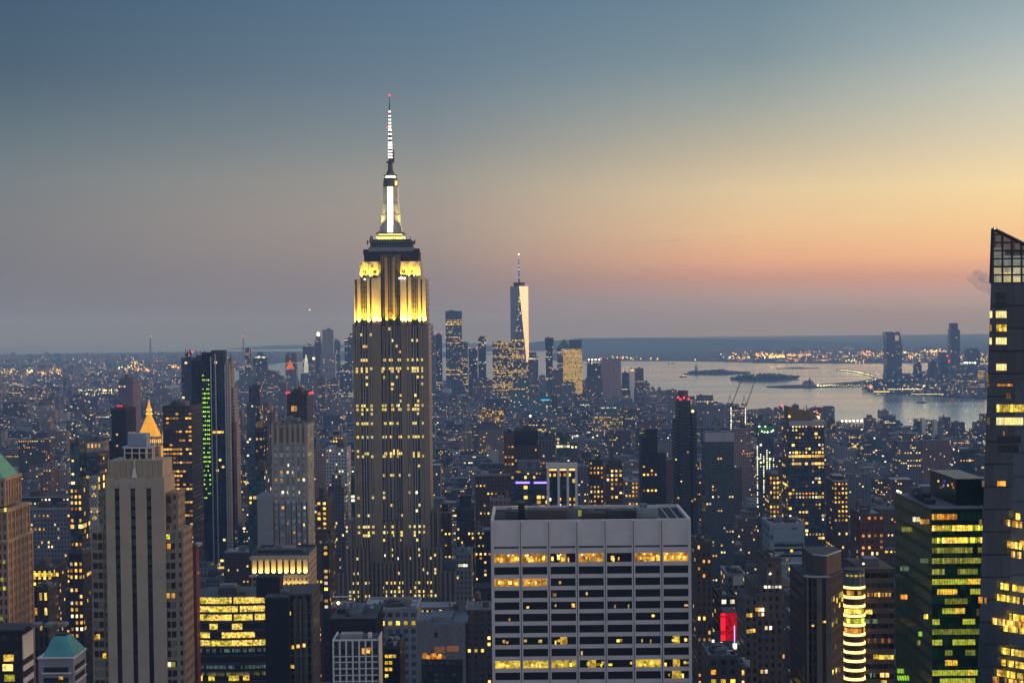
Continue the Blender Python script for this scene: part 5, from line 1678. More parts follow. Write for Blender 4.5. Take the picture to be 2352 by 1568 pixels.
# --- the white slab with seven bays
def white_slab():
    Y = 520.0
    x0, x1, z = span(1130, 1584, 1193, Y)
    root = thing('white_office_slab', ((x0 + x1) / 2, Y, LZ), 'wide white gridded office slab with blank top band and seven bays', 'skyscraper')
    hero_mark(x0, x1, Y, Y + 42, 1129, 1585, 1165, 1600, 'the wide white slab')
    D = 42.0
    w = x1 - x0
    cw = w / 7
    def zz(py):
        return P(1350, py, Y).z
    MBbox(root, 'core', 'black wall blank', x0 + .3, x1 - .3, Y + 1.2, Y + D - .4, LZ, z - 1)
    zb = zz(1253)
    MBbox(root, 'blank_top', 'travertine', x0, x1, Y + .35, Y + 1.2, zb, z)
    for i in range(8):
        x = x0 + cw * i
        hwid = .52
        a, c = max(x0 - .4, x - hwid), min(x1 + .4, x + hwid)
        MBbox(root, 'pier', 'travertine', a, c, Y, Y + 1.2, LZ, z - .002 * i if i in (0, 7) else z - .35)
        MBbox(root, 'pier_groove', 'groove', x - .12, x + .12, Y - .03, Y, LZ, z - .5) if 0 < i < 7 else None
    MBbox(root, 'shadow_slot', 'groove', x0 + .6, x1 - .6, Y + .6, Y + .95, zz(1257.5), zb)
    # sill bands between the window rows (27 reference pixels a storey)
    tops = [1258] + [1291.5 + 26.9 * j for j in range(0, 13)]
    sills = [(1258, 1270)] + [(1291 + 26.9 * j, 1300 + 26.9 * j) for j in range(0, 11)]
    for a, c in sills:
        MBbox(root, 'sill_band', 'travertine', x0 + .3, x1 - .3, Y + .3, Y + 1.15, zz(c), zz(a))
    # one window band per bay and storey
    rows = [(1270, 1291)] + [(1300 + 26.9 * j, 1318 + 26.9 * j) for j in range(10)]
    lit = {0: (.9, .95, .35, .95, .3, .95, .95), 2: (.9, .95, .15, 0, 0, 0, 0), 4: (0, .1, .25, 0, .15, 0, .1), 7: (.25, .3, .35, 0, .2, .2, .35), 8: (0, 0, 0, .05, 0, 0, 0), 9: (.95, .85, .9, .4, .2, .7, .35), 10: (0, 0, 0, 0, 0, 0, .45)}
    random.seed(90)
    for j, (pa, pb) in enumerate(rows):
        za, zc = zz(pa), zz(pb)
        for i in range(7):
            a, c = x0 + cw * i + .52, x0 + cw * (i + 1) - .52
            wd = MBbox(root, 'window', 'slab glass', a, c, Y + .8, Y + .9, zc, za, .95, za - zc)
            k = lit.get(j, (0.02,) * 7)[i]
            if k > .3:
                pane(wd, 'room glow warm' if j < 3 else 'room glow yellow', ((a + c) / 2, Y + .78, (za + zc) / 2), (c - a) * (1 if k > .6 else k * .8), (za - zc) * .96, name='lit_room')
            n = int(10 * k + R())
            for q_ in range(n):
                ww_ = U(.35, 1.2)
                hh = U(.4, .95) * (za - zc) * .55
                pane(wd, random.choice(['pane yellow', 'pane warm', 'pane yellow']) if j != 9 else random.choice(['pane yellow', 'pane lime', 'pane yellow']),
                     (U(a + ww_ / 2, c - ww_ / 2), Y + .74, zc + (za - zc) * U(.25, .55)), ww_, hh, name='lit_room')
            if j == 0 and k > .3:
                for q_ in range(2):
                    lamp(wd, 'lamp warm', (U(a + 1, c - 1), Y + .6, za - .5), .22, 'ceiling_lamp')
    # roof well with plant behind the parapet
    zr = z - 2.4
    MBbox(root, 'roof', 'roof dark slab', x0 + .4, x1 - .4, Y + 1.25, Y + D - 1.2, zr - .3, zr)
    for nm, b_ in (('parapet', (x0 - .4, x0 + .5, Y + 1.2, Y + D)), ('parapet', (x1 - .5, x1 + .4, Y + 1.2, Y + D)), ('parapet', (x0 + .5, x1 - .5, Y + D - 1.2, Y + D))):
        MBbox(root, nm, 'travertine', *b_, zr - .3, z - .01)
    random.seed(12)
    for l, r_, yt, yb_, dy, dd, mt in ((1190, 1205, 1155, 1180, 12, 7, 'steel dark'), (1212, 1300, 1172, 1186, 6, 8, 'roof brown'), (1160, 1190, 1174, 1186, 8, 5, 'roof tar'), (1300, 1335, 1168, 1184, 10, 6, 'roof grey'),
                                       (1340, 1390, 1178, 1188, 7, 6, 'roof brown'), (1395, 1440, 1172, 1186, 9, 8, 'roof tar'), (1462, 1512, 1166, 1183, 12, 10, 'roof silver'), (1440, 1462, 1172, 1185, 8, 6, 'steel dark'),
                                       (1225, 1240, 1162, 1172, 14, 3, 'steel pale')):
        a, c, zt = span(l, r_, yt, Y + dy)
        MBbox(root, 'roof_plant', mt, a, c, Y + dy, Y + dy + dd, zr, max(zt, zr + 1))
        MBbox(root, 'roof_plant', 'roof grey', a + (c - a) * .2, a + (c - a) * .5, Y + dy + 1, Y + dy + dd * .6, max(zt, zr + 1), max(zt, zr + 1) + U(.3, 1.0))
    for k in range(3):
        MBbox(root, 'roof_rail', 'steel pale', x1 - 9 + k * 3, x1 - 8.7 + k * 3, Y + 3, Y + D - 3, zr, zr + 1.6)
    p = P(1332, 1178, Y + 9)
    pane(root, 'pane lime', (p.x, Y + 8.9, p.z), 1.1, 1.9)
white_slab()

# --- behind the white slab
def piers_white(r, x0, x1, z1, Y, D):
    for px in (1258, 1282, 1303, 1322.5):
        p = P(px + 1, 1100, Y)
        MBbox(r, 'white_pier', 'white panel', p.x - .75, p.x + .75, Y - 1.2, Y, LZ, z1 - 1)
    MBbox(r, 'top_slab', 'white panel', x0 - .3, x1 + .3, Y - 1.2, Y + 1, z1 - 1, z1 + 1.8)
    for i in range(3):
        for j in range(8):
            a = x0 + (x1 - x0) * (i + (j + .7) / 8.6) / 3
            pane(r, 'pane warm bright', (a, Y - .2, z1 - 2.4), .75, 1.3, name='soffit_lamp')
T('dark tower with white piers and lamps under its flat top slab', 1255, 1325, 1069, 1020, 30, 'dark glass', cw=3, ch=3.8, lit=12, pal='m', yb=1170, phrase='the white piered tower', extra=piers_white, parapet=False)
def blue_strip(r, x0, x1, z1, Y, D):
    for l, rr in ((1183, 1218), (1225, 1260)):
        a, c = P(l, 1108, Y), P(rr, 1108, Y)
        MBbox(r, 'blue_light_strip', 'lamp blue', a.x, c.x, Y - .4, Y, a.z - 1.05, a.z + 1.0)
        pane(r, 'lamp blue white', ((a.x + c.x) / 2, Y - .45, a.z), (c.x - a.x) * .9, .8, name='blue_light_tube')
    for px in (1186, 1190, 1194, 1213, 1233, 1240):
        p = P(px, 1083 if px < 1200 else 1087, Y)
        pane(r, 'pane warm', (p.x, Y - .1, p.z), 1.1, 1.2)
T('dark office block with two glowing blue light strips', 1172, 1262, 1090, 1200, 30, 'dark glass', lit=8, pal='w', yb=1170, extra=blue_strip, phrase='the blue light strips', tiers=[(1190, 1242, 1060, 8, 20, 'blue panel dim')])
T('tower with black boxy top above the blue light strips', 1181, 1234, 990, 1750, 40, 'brown dim', lit=6, pal='w', yb=1090, phrase='the black boxed tower', bulk=2,
  extra=lambda r, x0, x1, z1, Y, D: MBbox(r, 'black_box', 'black wall blank', x0 - .6, x1 + .6, Y - 1, Y + 30, P(1200, 1022, Y).z, z1 + .5))
T('rusty brown block with dim amber windows left of the black boxed tower', 1157, 1181, 998, 1720, 34, 'rust wall', lit=8, pal='o', yb=1080)
T('grey block with red edge right of the black boxed tower', 1236, 1275, 1003, 1700, 40, 'grey stone', lit=8, pal='m', yb=1075, tiers=[(1232, 1243, 1018, 2, 20, 'red paint wall')])
T('dark teal slab behind the white piered tower', 1276, 1309, 1004, 1650, 40, 'teal glass', lit=4, yb=1065, roof='roof tar')
T('pale slim twin block right of the dark teal slab', 1309, 1327, 1015, 1800, 20, 'grey stone', lit=2, yb=1070, roof='roof silver')
T('dark brown tower edged with a string of amber windows behind the white slab', 1350, 1386, 1058, 1250, 30, 'dark brick', cw=2.4, lit=22, pal='o', yb=1170, roof='steel dark', fill=(.4, .4))
T('grey brown tower with stepped roof behind the middle of the white slab', 1387, 1430, 1066, 1350, 30, 'brown brick', lit=14, pal='m', yb=1160, tiers=[(1395, 1418, 1056, 6, 16, 'brown brick')])
T('low wide block with amber lit ground arcade behind the white slab', 1430, 1466, 1105, 1450, 30, 'grey stone', lit=14, pal='o', yb=1160, name='office_building', cat='building', roof='roof silver')
T('dark stepped tower left of the beacon crowned black tower', 1468, 1510, 1003, 1500, 34, 'black wall', lit=10, pal='w', yb=1170, tiers=[(1484, 1510, 985, 6, 20, 'black wall'), (1468, 1530, 1040, 3, 34, 'dark brick')], phrase='the dark stepped tower')
def beacons4(r, x0, x1, z1, Y, D):
    for px, py in ((1558, 912), (1563, 917), (1571, 913), (1582, 916)):
        lamp(r, 'lamp red', P(px, py, Y), 1.0, 'red_lamp')
    a, c, z = span(1558, 1582, 906, Y + 10)
    q = MB()
    q.cyl((a + c) / 2, Y + 16, z1 - 2, z + 4, (c - a) / 2, n=14)
    q.build('drum_crown', 'dark purple', r)
    lamp(r, 'lamp warm', P(1591, 944, Y - 2), 1.5, 'flood_lamp')
    random.seed(70)
    for px, py in ((1600, 1068), (1596, 1146), (1553, 1055), (1565, 1105), (1590, 1150), (1558, 1143), (1580, 1038)):
        p = P(px, py, Y)
        pane(r, random.choice(['pane orange', 'pane yellow']), (p.x, Y - .1, p.z), 1.4, 1.4)
T('tall black tower with drum crown ringed by red lamps', 1551, 1585, 920, 1650, 34, 'dark glass fine', cw=3, ch=3.4, lit=0, yb=1160, extra=beacons4, bulk=0, tiers=[(1583, 1600, 945, 2, 30, 'dark glass fine'), (1543, 1553, 962, 2, 30, 'dark glass fine')], phrase='the drum crowned black tower', parapet=False, name='apartment_tower')
T('dark apartment tower with blank grey top band', 1611, 1685, 993, 1480, 34, 'teal dim', lit=44, pal='m', yb=1540, cw=2.6, ch=3.1, rowp=.1, phrase='the grey banded tower', name='apartment_tower',
  extra=lambda r, x0, x1, z1, Y, D: MBbox(r, 'blank_band', 'mauve grey', x0 - .4, x1 + .4, Y - .4, Y + 20, P(1650, 1014, Y).z, z1 + .4))
def white_strings(r, x0, x1, z1, Y, D):
    random.seed(17)
    MBbox(r, 'green_band', 'green panel', x0 - .3, x1 + .3, Y - .5, Y + 20, P(1756, 995, Y).z, z1)
    for k, px in enumerate((1739.5, 1747, 1754, 1761.5, 1767.5, 1776.5)):
        for j in range(32):
            py = 1020 + j * 4.6
            if R() < ((.95 if py < 1090 else .8) if k in (0, 2) else (.75 if py < 1080 else .12)):
                if py < 1022 + (k % 3) * 12:
                    continue
                p = P(px + (py - 1020) * .004, py, Y)
                pane(r, 'pane string', (p.x, Y - .1, p.z), .95, 1.15)
    for px, py in ((1744, 979), (1758, 979), (1750, 990), (1756, 992), (1763, 992), (1772, 991), (1776, 988)):
        lamp(r, 'lamp white', P(px, py, Y - 1), .75, 'roof_lamp')
T('dark tower with green top and strings of white lights', 1737, 1777, 977, 1700, 24, 'blue glass', cw=2.6, lit=0, yb=1160, extra=white_strings, parapet=False, bulk=1, phrase='the green topped tower', name='apartment_tower')
def angled_roof(r, x0, x1, z1, Y, D):
    zl, zr, z0 = P(1795, 933, Y).z, P(1878, 947, Y).z, P(1830, 965, Y).z
    q = MB()
    xr = P(1868, 950, Y).x
    q.face([(x0, Y, z0), (xr, Y, z0), (xr, Y, zr), (x0, Y, zl)])
    q.face([(x0, Y + 24, z0), (x0, Y + 24, zl), (xr, Y + 24, zr), (xr, Y + 24, z0)])
    q.face([(x0, Y, zl), (xr, Y, zr), (xr, Y + 24, zr), (x0, Y + 24, zl)])
    q.face([(x0, Y, z0), (x0, Y, zl), (x0, Y + 24, zl), (x0, Y + 24, z0)])
    q.face([(xr, Y, z0), (xr, Y + 24, z0), (xr, Y + 24, zr), (xr, Y, zr)])
    q.build('slanted_screen', 'bronze screen', r)
    MBbox(r, 'top_band', 'mauve grey', P(1812, 970, Y).x, x1 + .2, Y - .4, Y + 20, P(1840, 978, Y).z, P(1840, 966, Y).z)
    lamp(r, 'lamp red', P(1796, 931, Y), 1.0, 'red_lamp')
    lamp(r, 'lamp red', P(1875, 944, Y), .9, 'red_lamp')
    for px, py in ((1813, 956), (1878, 956), (1881, 959)):
        lamp(r, 'lamp warm', P(px, py, Y - 1), 1.0, 'roof_lamp')
    q = MB()
    for px in (1852, 1856, 1846):
        a = P(px, 940, Y + 10)
        q.bar((a.x, Y + 10, zr), (a.x, Y + 10, P(px, 930 if px == 1852 else 936, Y + 10).z), .25)
    q.build('aerials', 'steel dark', r)
T('wide dark glass tower with slanted bronze roof screen and amber windows', 1796, 1893, 966, 1500, 36, 'dark glass', cw=3.0, ch=3.4, lit=98, pal='m', yb=1270, rowp=.15, phrase='the slant topped glass tower', extra=angled_roof, parapet=False, bulk=0, name='apartment_tower', grow=(1, 2))
T('brown block with amber lit upper storeys right of the slant topped tower', 1897, 1948, 1106, 1300, 34, 'brown brick', lit=30, pal='w', yb=1200, rowp=.15, fill=(.45, .4), roof='roof silver', bulk=2, name='office_building', cat='building', tiers=[(1905, 1938, 1092, 6, 16, 'brown brick')])
T('small blue topped brown tower in front of the slant topped one', 1757, 1790, 1092, 1250, 22, 'brown brick', lit=24, pal='w', yb=1200, cw=2.4, tiers=[(1760, 1786, 1080, 4, 14, 'blue panel')], name='apartment_tower')
# --- right foreground
T('brown brick apartment slab just right of the white slab', 1586, 1634, 1248, 760, 26, 'brown brick', lit=15, pal='o', yb=1568, cw=2.6, ch=3.3, rowp=.05, fill=(.4, .4), name='apartment_block', cat='apartment building', tiers=[(1592, 1620, 1240, 6, 12, 'brown brick')], roof='roof brown', phrase='the brown brick slab')
def blue_grey(r, x0, x1, z1, Y, D):
    a, c, z = span(1776, 1846, 1216, Y - .5)
    MBbox(r, 'blank_panel', 'blue grey panel', a, c, Y - .5, Y, P(1800, 1244, Y).z, z)
    for py in (1251, 1262, 1275):
        p = P(1800, py, Y)
        MBbox(r, 'window_band', 'window dark', a + .5, c - .3, Y - .15, Y - .05, p.z - .6, p.z + .4)
    for px, py in ((1828, 1304), (1815, 1306), (1822, 1305), (1818, 1264), (1833, 1305), (1843, 1305), (1840, 1327), (1826, 1361), (1834, 1361), (1843, 1361), (1790, 1284), (1808, 1285), (1818, 1304), (1846, 1329)):
        p = P(px, py, Y - 4 if py > 1295 else Y)
        pane(r, random.choice(['pane yellow', 'pane warm']), (p.x, (Y - 4.2 if py > 1295 else Y - .2), p.z), 1.3, 1.2)
T('blue grey office block with blank panel top and pale left edge', 1768, 1848, 1206, 760, 24, 'blue panel', lit=0, yb=1400, roof='roof silver', extra=blue_grey, phrase='the blue grey block', front=True, tiers=[(1790, 1858, 1293, -4, 28, 'blue panel')], bulk=2)
T('flat hall with bluish white roof between the brown slab and stepped block', 1655, 1712, 1322, 800, 26, 'grey stone', lit=4, yb=1370, roof='roof silver', name='office_building', cat='building', bulk=3, extra=lambda r, x0, x1, z1, Y, D: MBbox(r, 'white_wall', 'white panel', x0 + 3, x1 - 1, Y - .3, Y, z1 - 4.5, z1))
T('dark flat block with tar roof below the bluish white roofed hall', 1636, 1692, 1372, 760, 30, 'dark brick', lit=8, pal='p', yb=1420, roof='roof tar', name='office_building', cat='building', bulk=3)
def stepped_brown(r, x0, x1, z1, Y, D):
    random.seed(40)
    for i in range(5):
        p = P(1758 + i * 8.4, 1347, Y - 1.2)
        pane(r, 'pane pale', (p.x, Y - 1.35, p.z), 1.0, 1.0)
    for px, py in ((1737, 1398), (1744, 1398), (1751, 1398), (1716, 1411), (1724, 1411), (1743, 1409), (1751, 1409), (1759, 1440), (1769, 1440), (1717, 1448), (1724, 1447), (1731, 1446), (1749, 1540), (1759, 1540), (1800, 1505), (1820, 1502)):
        p = P(px, py, Y - 2)
        pane(r, random.choice(['pane yellow', 'pane orange', 'pane pale']), (p.x, Y - 3.1 if py < 1420 else Y - 3.1, p.z), 1.0, 1.4)
    lamp(r, 'lamp white', P(1769, 1317, Y - .3), .4, 'wall_lamp')
T('brown stepped brick skyscraper with row of five lit windows', 1740, 1795, 1288, 640, 24, 'brown dim', cw=2.4, ch=3.3, lit=0, yb=1600, extra=stepped_brown, phrase='the stepped brown block', tiers=[(1711, 1821, 1345, -1.2, 28, 'brown dim'), (1692, 1740, 1372, -3, 26, 'brown dim'), (1700, 1812, 1420, -2.9, 30, 'brown dim')], roof='roof brown', bulk=1)
T('dark grey stepped block with pale L shaped roof ledge', 1801, 1849, 1378, 600, 22, 'grey dim', cw=2.0, ch=3.2, lit=16, pal='o', yb=1600, roof='roof grey', name='office_building', cat='building', tiers=[(1818, 1849, 1366, 5, 14, 'grey dim')])
def red_sign(r, x0, x1, z1, Y, D):
    a, c = P(1655, 1440, Y), P(1692, 1440, Y)
    zt, zb = P(1670, 1407, Y).z, P(1670, 1470, Y).z
    MBbox(r, 'red_screen', 'red glow', a.x, c.x, Y - .4, Y - .1, zb, zt)
    for k, (py, hh) in enumerate(((1410, 1.0), (1425, 3.0), (1440, 2.5), (1463, 2.4))):
        p = P(1662, py, Y)
        pane(r, 'red bright', (p.x - .3, Y - .46, p.z), 1.9, hh, name='red_lamp_panel')
    for px, py, w, h in ((1638, 1474, 1.1, 2.2), (1657, 1478, 1.0, 1.7), (1665, 1478, 1.0, 1.2), (1688, 1482, 1.8, 2.0), (1690, 1496, .5, 1.2)):
        p = P(px, py, Y - 2)
        pane(r, 'lamp white soft', (p.x, Y - 2, p.z), w, h, name='white_screen')
    q = MB()
    p = P(1687, 1450, Y - 1)
    q.bar((p.x, Y - 1, P(1687, 1475, Y - 1).z), (p.x, Y - 1, P(1687, 1436, Y - 1).z), .14)
    q.build('neon_tube', 'lamp blue white', r)
T('dark block wearing a tall glowing red screen and white lit panels', 1636, 1696, 1476, 700, 20, 'dark brick', lit=6, pal='w', yb=1568, extra=red_sign, name='office_building', cat='building', roof='roof tar', tiers=[(1654, 1694, 1406, .1, 14, 'black wall')], phrase='the red screen')
T('plain grey block at the bottom edge under the red screen', 1612, 1694, 1510, 620, 24, 'brown dim', lit=5, pal='w', yb=1600, name='office_building', cat='building', roof='roof grey', bulk=3)
T('narrow mauve block at the bottom edge left of the stepped brown skyscraper', 1694, 1712, 1532, 560, 14, 'mauve', lit=4, pal='w', yb=1600, name='office_building', cat='building', roof='roof grey', bulk=2)
# --- dark faceted tower
def faceted():
    Y = 520.0
    root = thing('faceted_tower', (P(1880, 1300, Y).x, Y, LZ), 'dark brown faceted tower with pale edged stepped roof and slanting side', 'skyscraper')
    x0, x1, z = span(1849, 1905, 1326, Y)
    hero_mark(x0, P(1936, 1330, Y + 20).x, Y, Y + 30, 1848, 1938, 1275, 1600, 'the faceted brown tower')
    xr = P(1937, 1320, Y + 16).x
    q = MB()
    q.prism([(x0, Y + 2), (x0 + 2.2, Y), (x1, Y), (xr, Y + 16), (xr, Y + 30), (x0, Y + 30)], LZ, z, cw=1.9, ch=3.4)
    q.build('wall', ['faceted wall', 'roof tar'], root)
    q = MB()
    q.prism([(x0 - .15, Y + 1.9), (x0 + 2.1, Y - .2), (x1 + .1, Y - .2), (x1 + .1, Y + .4), (x0 + 2.4, Y + .4), (x0 + .4, Y + 2.3)], z, z + .5, bottom=True)
    q.build('roof_edge', 'pale edge', root)
    a, c, zz = span(1870, 1913, 1277, Y + 5)
    q = MB()
    q.prism([(a, Y + 8), (a + 3, Y + 5), (c - 2, Y + 5), (xr - .5, Y + 17), (xr - .5, Y + 28), (a, Y + 28)], z, zz, cw=1.9, ch=3.4)
    q.build('upper_wall', ['brown blank', 'roof tar'], root)
    q = MB()
    q.prism([(a - .1, Y + 7.9), (a + 2.9, Y + 4.8), (c - 2, Y + 4.8), (xr - .4, Y + 16.8), (xr - .7, Y + 17.2), (c - 2.2, Y + 5.3), (a + 3.1, Y + 5.3), (a + .3, Y + 8.2)], zz, zz + .4, bottom=True)
    q.build('roof_edge', 'pale edge', root)
    for l, r_ in ((1849, 1853), (1872, 1884), (1893, 1905)):
        p, p2 = P(l + 4, 1450, Y), P(r_ + 4, 1450, Y)
        MBbox(root, 'pier', 'stone brown', p.x, p2.x, Y - .5, Y - .05 if l > 1850 else Y + .5, LZ, z - .2)
    random.seed(19)
    # lit rooms on the slanting side
    ex, ey = (xr - x1), 16.0
    yaw = math.atan2(ey, ex)
    nx, ny = math.sin(yaw), -math.cos(yaw)
    for k in range(22):
        f = U(.08, .95)
        px = x1 + ex * f + nx * .1
        py = Y + ey * f + ny * .1
        zz2 = P(1920, random.choice((1370, 1380, 1395, 1425, 1480, 1535, 1545)), Y + 8).z + U(-.4, .4)
        pane(root, random.choice(['pane dim', 'pane dim', 'pane dim green', 'pane yellow']), (px, py, zz2), U(.8, 2.2), 1.5, yaw=yaw)
    for px, py in ((1889, 1427), (1895, 1427), (1867, 1436)):
        p = P(px, py, Y)
        pane(root, 'pane warm', (p.x, Y - .1, p.z), .8, .6)
faceted()
# --- block with the round corner of lit bands
def round_corner():
    Y = 560.0
    root = thing('office_tower', (P(1990, 1400, Y).x, Y, LZ), 'brown office block whose round glass corner shows bright stacked light bands', 'skyscraper')
    x0, x1 = P(1989, 1400, Y + 3).x, P(2054, 1400, Y + 3).x
    zt = P(2020, 1312, Y).z
    hero_mark(P(1938, 1400, Y).x, x1, Y, Y + 30, 1936, 2054, 1305, 1600, 'the light banded corner')
    MBbox(root, 'wall', 'brown banded', x0 - .4, x1, Y + 3, Y + 30, LZ, zt, 1.9, 3.5)
    cx_, cyy, rr = P(1964, 1400, Y).x, Y + 1.0, (P(1989, 1400, Y).x - P(1938, 1400, Y).x) / 2
    q = MB()
    q.cyl(cx_, cyy + 1, LZ, P(1964, 1345, Y).z, rr - .35, n=36)
    q.build('corner_core', 'round glass', root)
    q = MB()
    q.cyl(cx_, cyy + 1, P(1964, 1345, Y).z, P(1964, 1309, Y).z, rr, n=36)
    q.build('glass_crown', 'crown glass', root)
    q = MB()
    q.cyl(cx_, cyy + 1, P(1964, 1309, Y).z, P(1964, 1307.5, Y).z, rr + .1, n=36)
    q.build('roof_rim', 'steel dark', root)
    for py in (1348, 1370, 1391, 1412.5, 1434, 1456, 1476.5, 1496, 1516, 1537, 1557.5):
        z = P(1964, py, Y).z
        q = MB()
        q.cyl(cx_, cyy + 1, z - .42, z + .42, rr + .05, n=36)
        q.build('light_band', 'band light', root)
    random.seed(23)
    for k in range(7):
        a = -math.pi / 2 + (k - 3) * .36
        for py, mt in ((1402, 'pane yellow'), (1424, 'pane lime'), (1360, 'pane orange'), (1446, 'pane orange')):
            if R() < (.95 if py in (1402, 1424) else .6):
                z = P(1964, py, Y).z
                pane(root, mt, (cx_ + (rr - .2) * math.cos(a), cyy + 1 + (rr - .2) * math.sin(a), z), 1.3, 1.6, yaw=a + math.pi / 2)
    for k in range(5):
        a = -math.pi / 2 + (k - 2) * .4
        pane(root, 'pane yellow dim', (cx_ + (rr + .05) * math.cos(a), cyy + 1 + (rr + .05) * math.sin(a), P(1964, 1320, Y).z), 1.0, .7, yaw=a + math.pi / 2)
    for k in range(7):
        p = P(1994 + k * 8.3, 1365, Y + 3)
        pane(root, 'pane warm', (p.x, Y + 2.9, p.z), .75, 1.4)
    for px, py, w, mt in ((1992, 1404, 1.4, 'pane yellow'), (1999, 1404, 1.2, 'pane yellow'), (1990, 1426, 2.0, 'pane dim green'), (2010, 1426, 1.8, 'pane dim green'), (2011, 1507, 1.6, 'pane yellow'), (2024, 1508, 1.8, 'pane yellow'), (2036, 1508, 2.2, 'pane yellow'), (2047, 1508, 1.6, 'pane yellow'),
                          (1980, 1551, 2.0, 'pane yellow'), (2000, 1549, .6, 'pane dim green'), (2008, 1549, .6, 'pane dim green'), (2026, 1549, 1.4, 'pane warm'), (2038, 1549, 1.2, 'pane warm'), (1995, 1470, .6, 'pane orange'), (2010, 1470, .5, 'pane warm'), (2027, 1470, .8, 'pane orange'), (2042, 1470, .8, 'pane orange'), (2030, 1566, 2.0, 'pane yellow')):
        p = P(px, py, Y + 3)
        pane(root, mt, (p.x, Y + 2.85, p.z), w, 1.5)
    MBbox(root, 'roof_edge', 'roof brown', x0 - 2, x1 + .2, Y + 2.8, Y + 30, zt, zt + .5)
    MBbox(root, 'roof_plant', 'roof grey', x0 + 1, x0 + 6, Y + 10, Y + 18, zt + .5, zt + 3)
    lamp(root, 'lamp warm', P(1983, 1294, Y + 4), .45, 'roof_lamp')
    q = MB()
    p = P(1983, 1296, Y + 4)
    q.bar((p.x, Y + 4, zt - 1), (p.x, Y + 4, p.z), .09)
    q.build('lamp_post', 'steel dark', root)
round_corner()

# --- dark green glass tower on the right
def green_glass():
    Y = 430.0
    root = thing('green_glass_tower', (P(2140, 1300, Y).x, Y, LZ), 'dark green glass tower with yellow lit storeys and notched roof', 'skyscraper')
    x0, x1, z = span(2140, 2257, 1170, Y)
    hero_mark(P(2052, 1300, Y + 30).x, x1, Y, Y + 50, 2050, 2258, 1075, 1600, 'the green glass tower')
    yb_ = Y + 30.0                                      # depth at which the left face ends, found from its picture width
    for _ in range(40):
        if proj((x0, yb_, z))[0] > 2056:
            yb_ += .7
    D = yb_ - Y
    MBbox(root, 'wall', 'green glass', x0, x1, Y, yb_, LZ, z, 1.55, 3.62)
    MBbox(root, 'roof', 'roof grey', x0 + .4, x1 - .4, Y + .4, yb_ - .4, z, z + .1)
    MBbox(root, 'roof_rim', 'green rim', x0 - .05, x0 + .3, Y, yb_, z, z + .35)
    MBbox(root, 'roof_rim', 'green rim', x0 + .3, x1, Y, Y + .3, z, z + .35)
    a, c, z2 = span(2196, 2257, 1100, Y + 9)
    xa = P(2196, 1100, Y + 9).x
    y2 = Y + 9
    for _ in range(60):
        if proj((xa, y2, z2))[0] > 2137:
            y2 += .6
    MBbox(root, 'upper_block', 'green blank', xa, c + 1, Y + 9, y2, z, z2)
    MBbox(root, 'roof_rim', 'warm rim', xa - .1, xa + .25, Y + 9, y2, z2, z2 + .3)
    MBbox(root, 'roof_rim', 'warm rim', xa + .25, c + 1, Y + 8.9, Y + 9.3, z2, z2 + .25)
    for k in range(4):
        MBbox(root, 'roof_plant', random.choice(['roof grey', 'roof tar', 'steel dark']), x0 + 1.5 + k * .4, x0 + 4 + k * .5, Y + 12 + k * 7, Y + 16 + k * 7, z + .1, z + 1.4 + (k % 2))
    random.seed(33)
    for k in range(9):
        f = U(.05, .8)
        p = (xa - .08, Y + 9 + (y2 - Y - 9) * f, z2 - U(1.5, 4))
        pane(root, random.choice(['pane yellow', 'lamp blue soft', 'pane warm', 'pane pale', 'lamp blue soft']), p, U(.6, 1.6), U(.3, .6), 'x')
    rows = [(1186, .35, 'o'), (1212, .97, 'l'), (1240, .97, 'l'), (1263, .8, 'd'), (1287, .9, 'd'), (1312, .85, 'd'), (1335, 1.0, 'l'), (1358, .6, 'l'), (1380, .5, 'd'), (1402, .2, 'l'), (1427, .55, 'l'), (1450, .75, 'd'), (1474, .5, 'l'), (1498, .4, 'd'), (1521, .42, 'l'), (1544, .6, 'l'), (1563, .6, 'l')]
    n = 20
    cw = (x1 - x0) / n
    k = 0
    rest = MB()
    RM = ['pane lime', 'pane yellow', 'pane orange', 'pane dim lime']
    for py, pr, kd in rows:
        i = 0
        while i < n:
            run = random.randint(2, 5)
            on = R() < pr
            br = R()
            for j in range(i, min(n, i + run)):
                if on:
                    mt = {'l': 'pane lime' if br < .72 else 'pane yellow', 'o': 'pane orange', 'd': 'pane dim lime'}[kd]
                    zc = P(2200, py, Y).z
                    if k < 96:
                        pane(root, mt, (x0 + cw * (j + .5), Y - .06, zc), cw * .86, 1.45)
                    else:
                        xm = x0 + cw * (j + .5)
                        rest.box(xm - cw * .43, xm + cw * .43, Y - .09, Y - .03, zc - .72, zc + .72, RM.index(mt))
                    k += 1
            i += run
    tag(rest.build('lit_windows', RM, root), kind='stuff')
    for py, f0, f1, mt in ((1197, .05, .3, 'pane warm'), (1192, .3, .5, 'pane pale'), (1215, .5, .8, 'pane dim lime'), (1287, .08, .3, 'pane dim green'), (1305, .6, .85, 'pane dim green'), (1370, .65, .85, 'pane orange'), (1415, .1, .2, 'pane yellow'), (1455, .25, .35, 'pane green soft'), (1540, .75, .95, 'pane green soft'), (1556, .6, .95, 'pane green soft'), (1475, .3, .38, 'pane dim lime')):
        for k2 in range(5):
            yy = Y + D * (f0 + (f1 - f0) * (k2 + .5) / 5)
            px = proj((x0, yy, 100))[0]
            zc = P(px, py, yy).z
            pane(root, mt, (x0 - .06, yy, zc), D * (f1 - f0) / 5 * .7, 1.2, 'x')
    lamp(root, 'lamp red', P(2058, 1198, yb_), .45, 'red_lamp')
    for f in (.02, .06, .12):
        lamp(root, 'lamp warm', (x0 + .5, Y + D * (1 - f), z + .8), .3, 'roof_lamp')
green_glass()

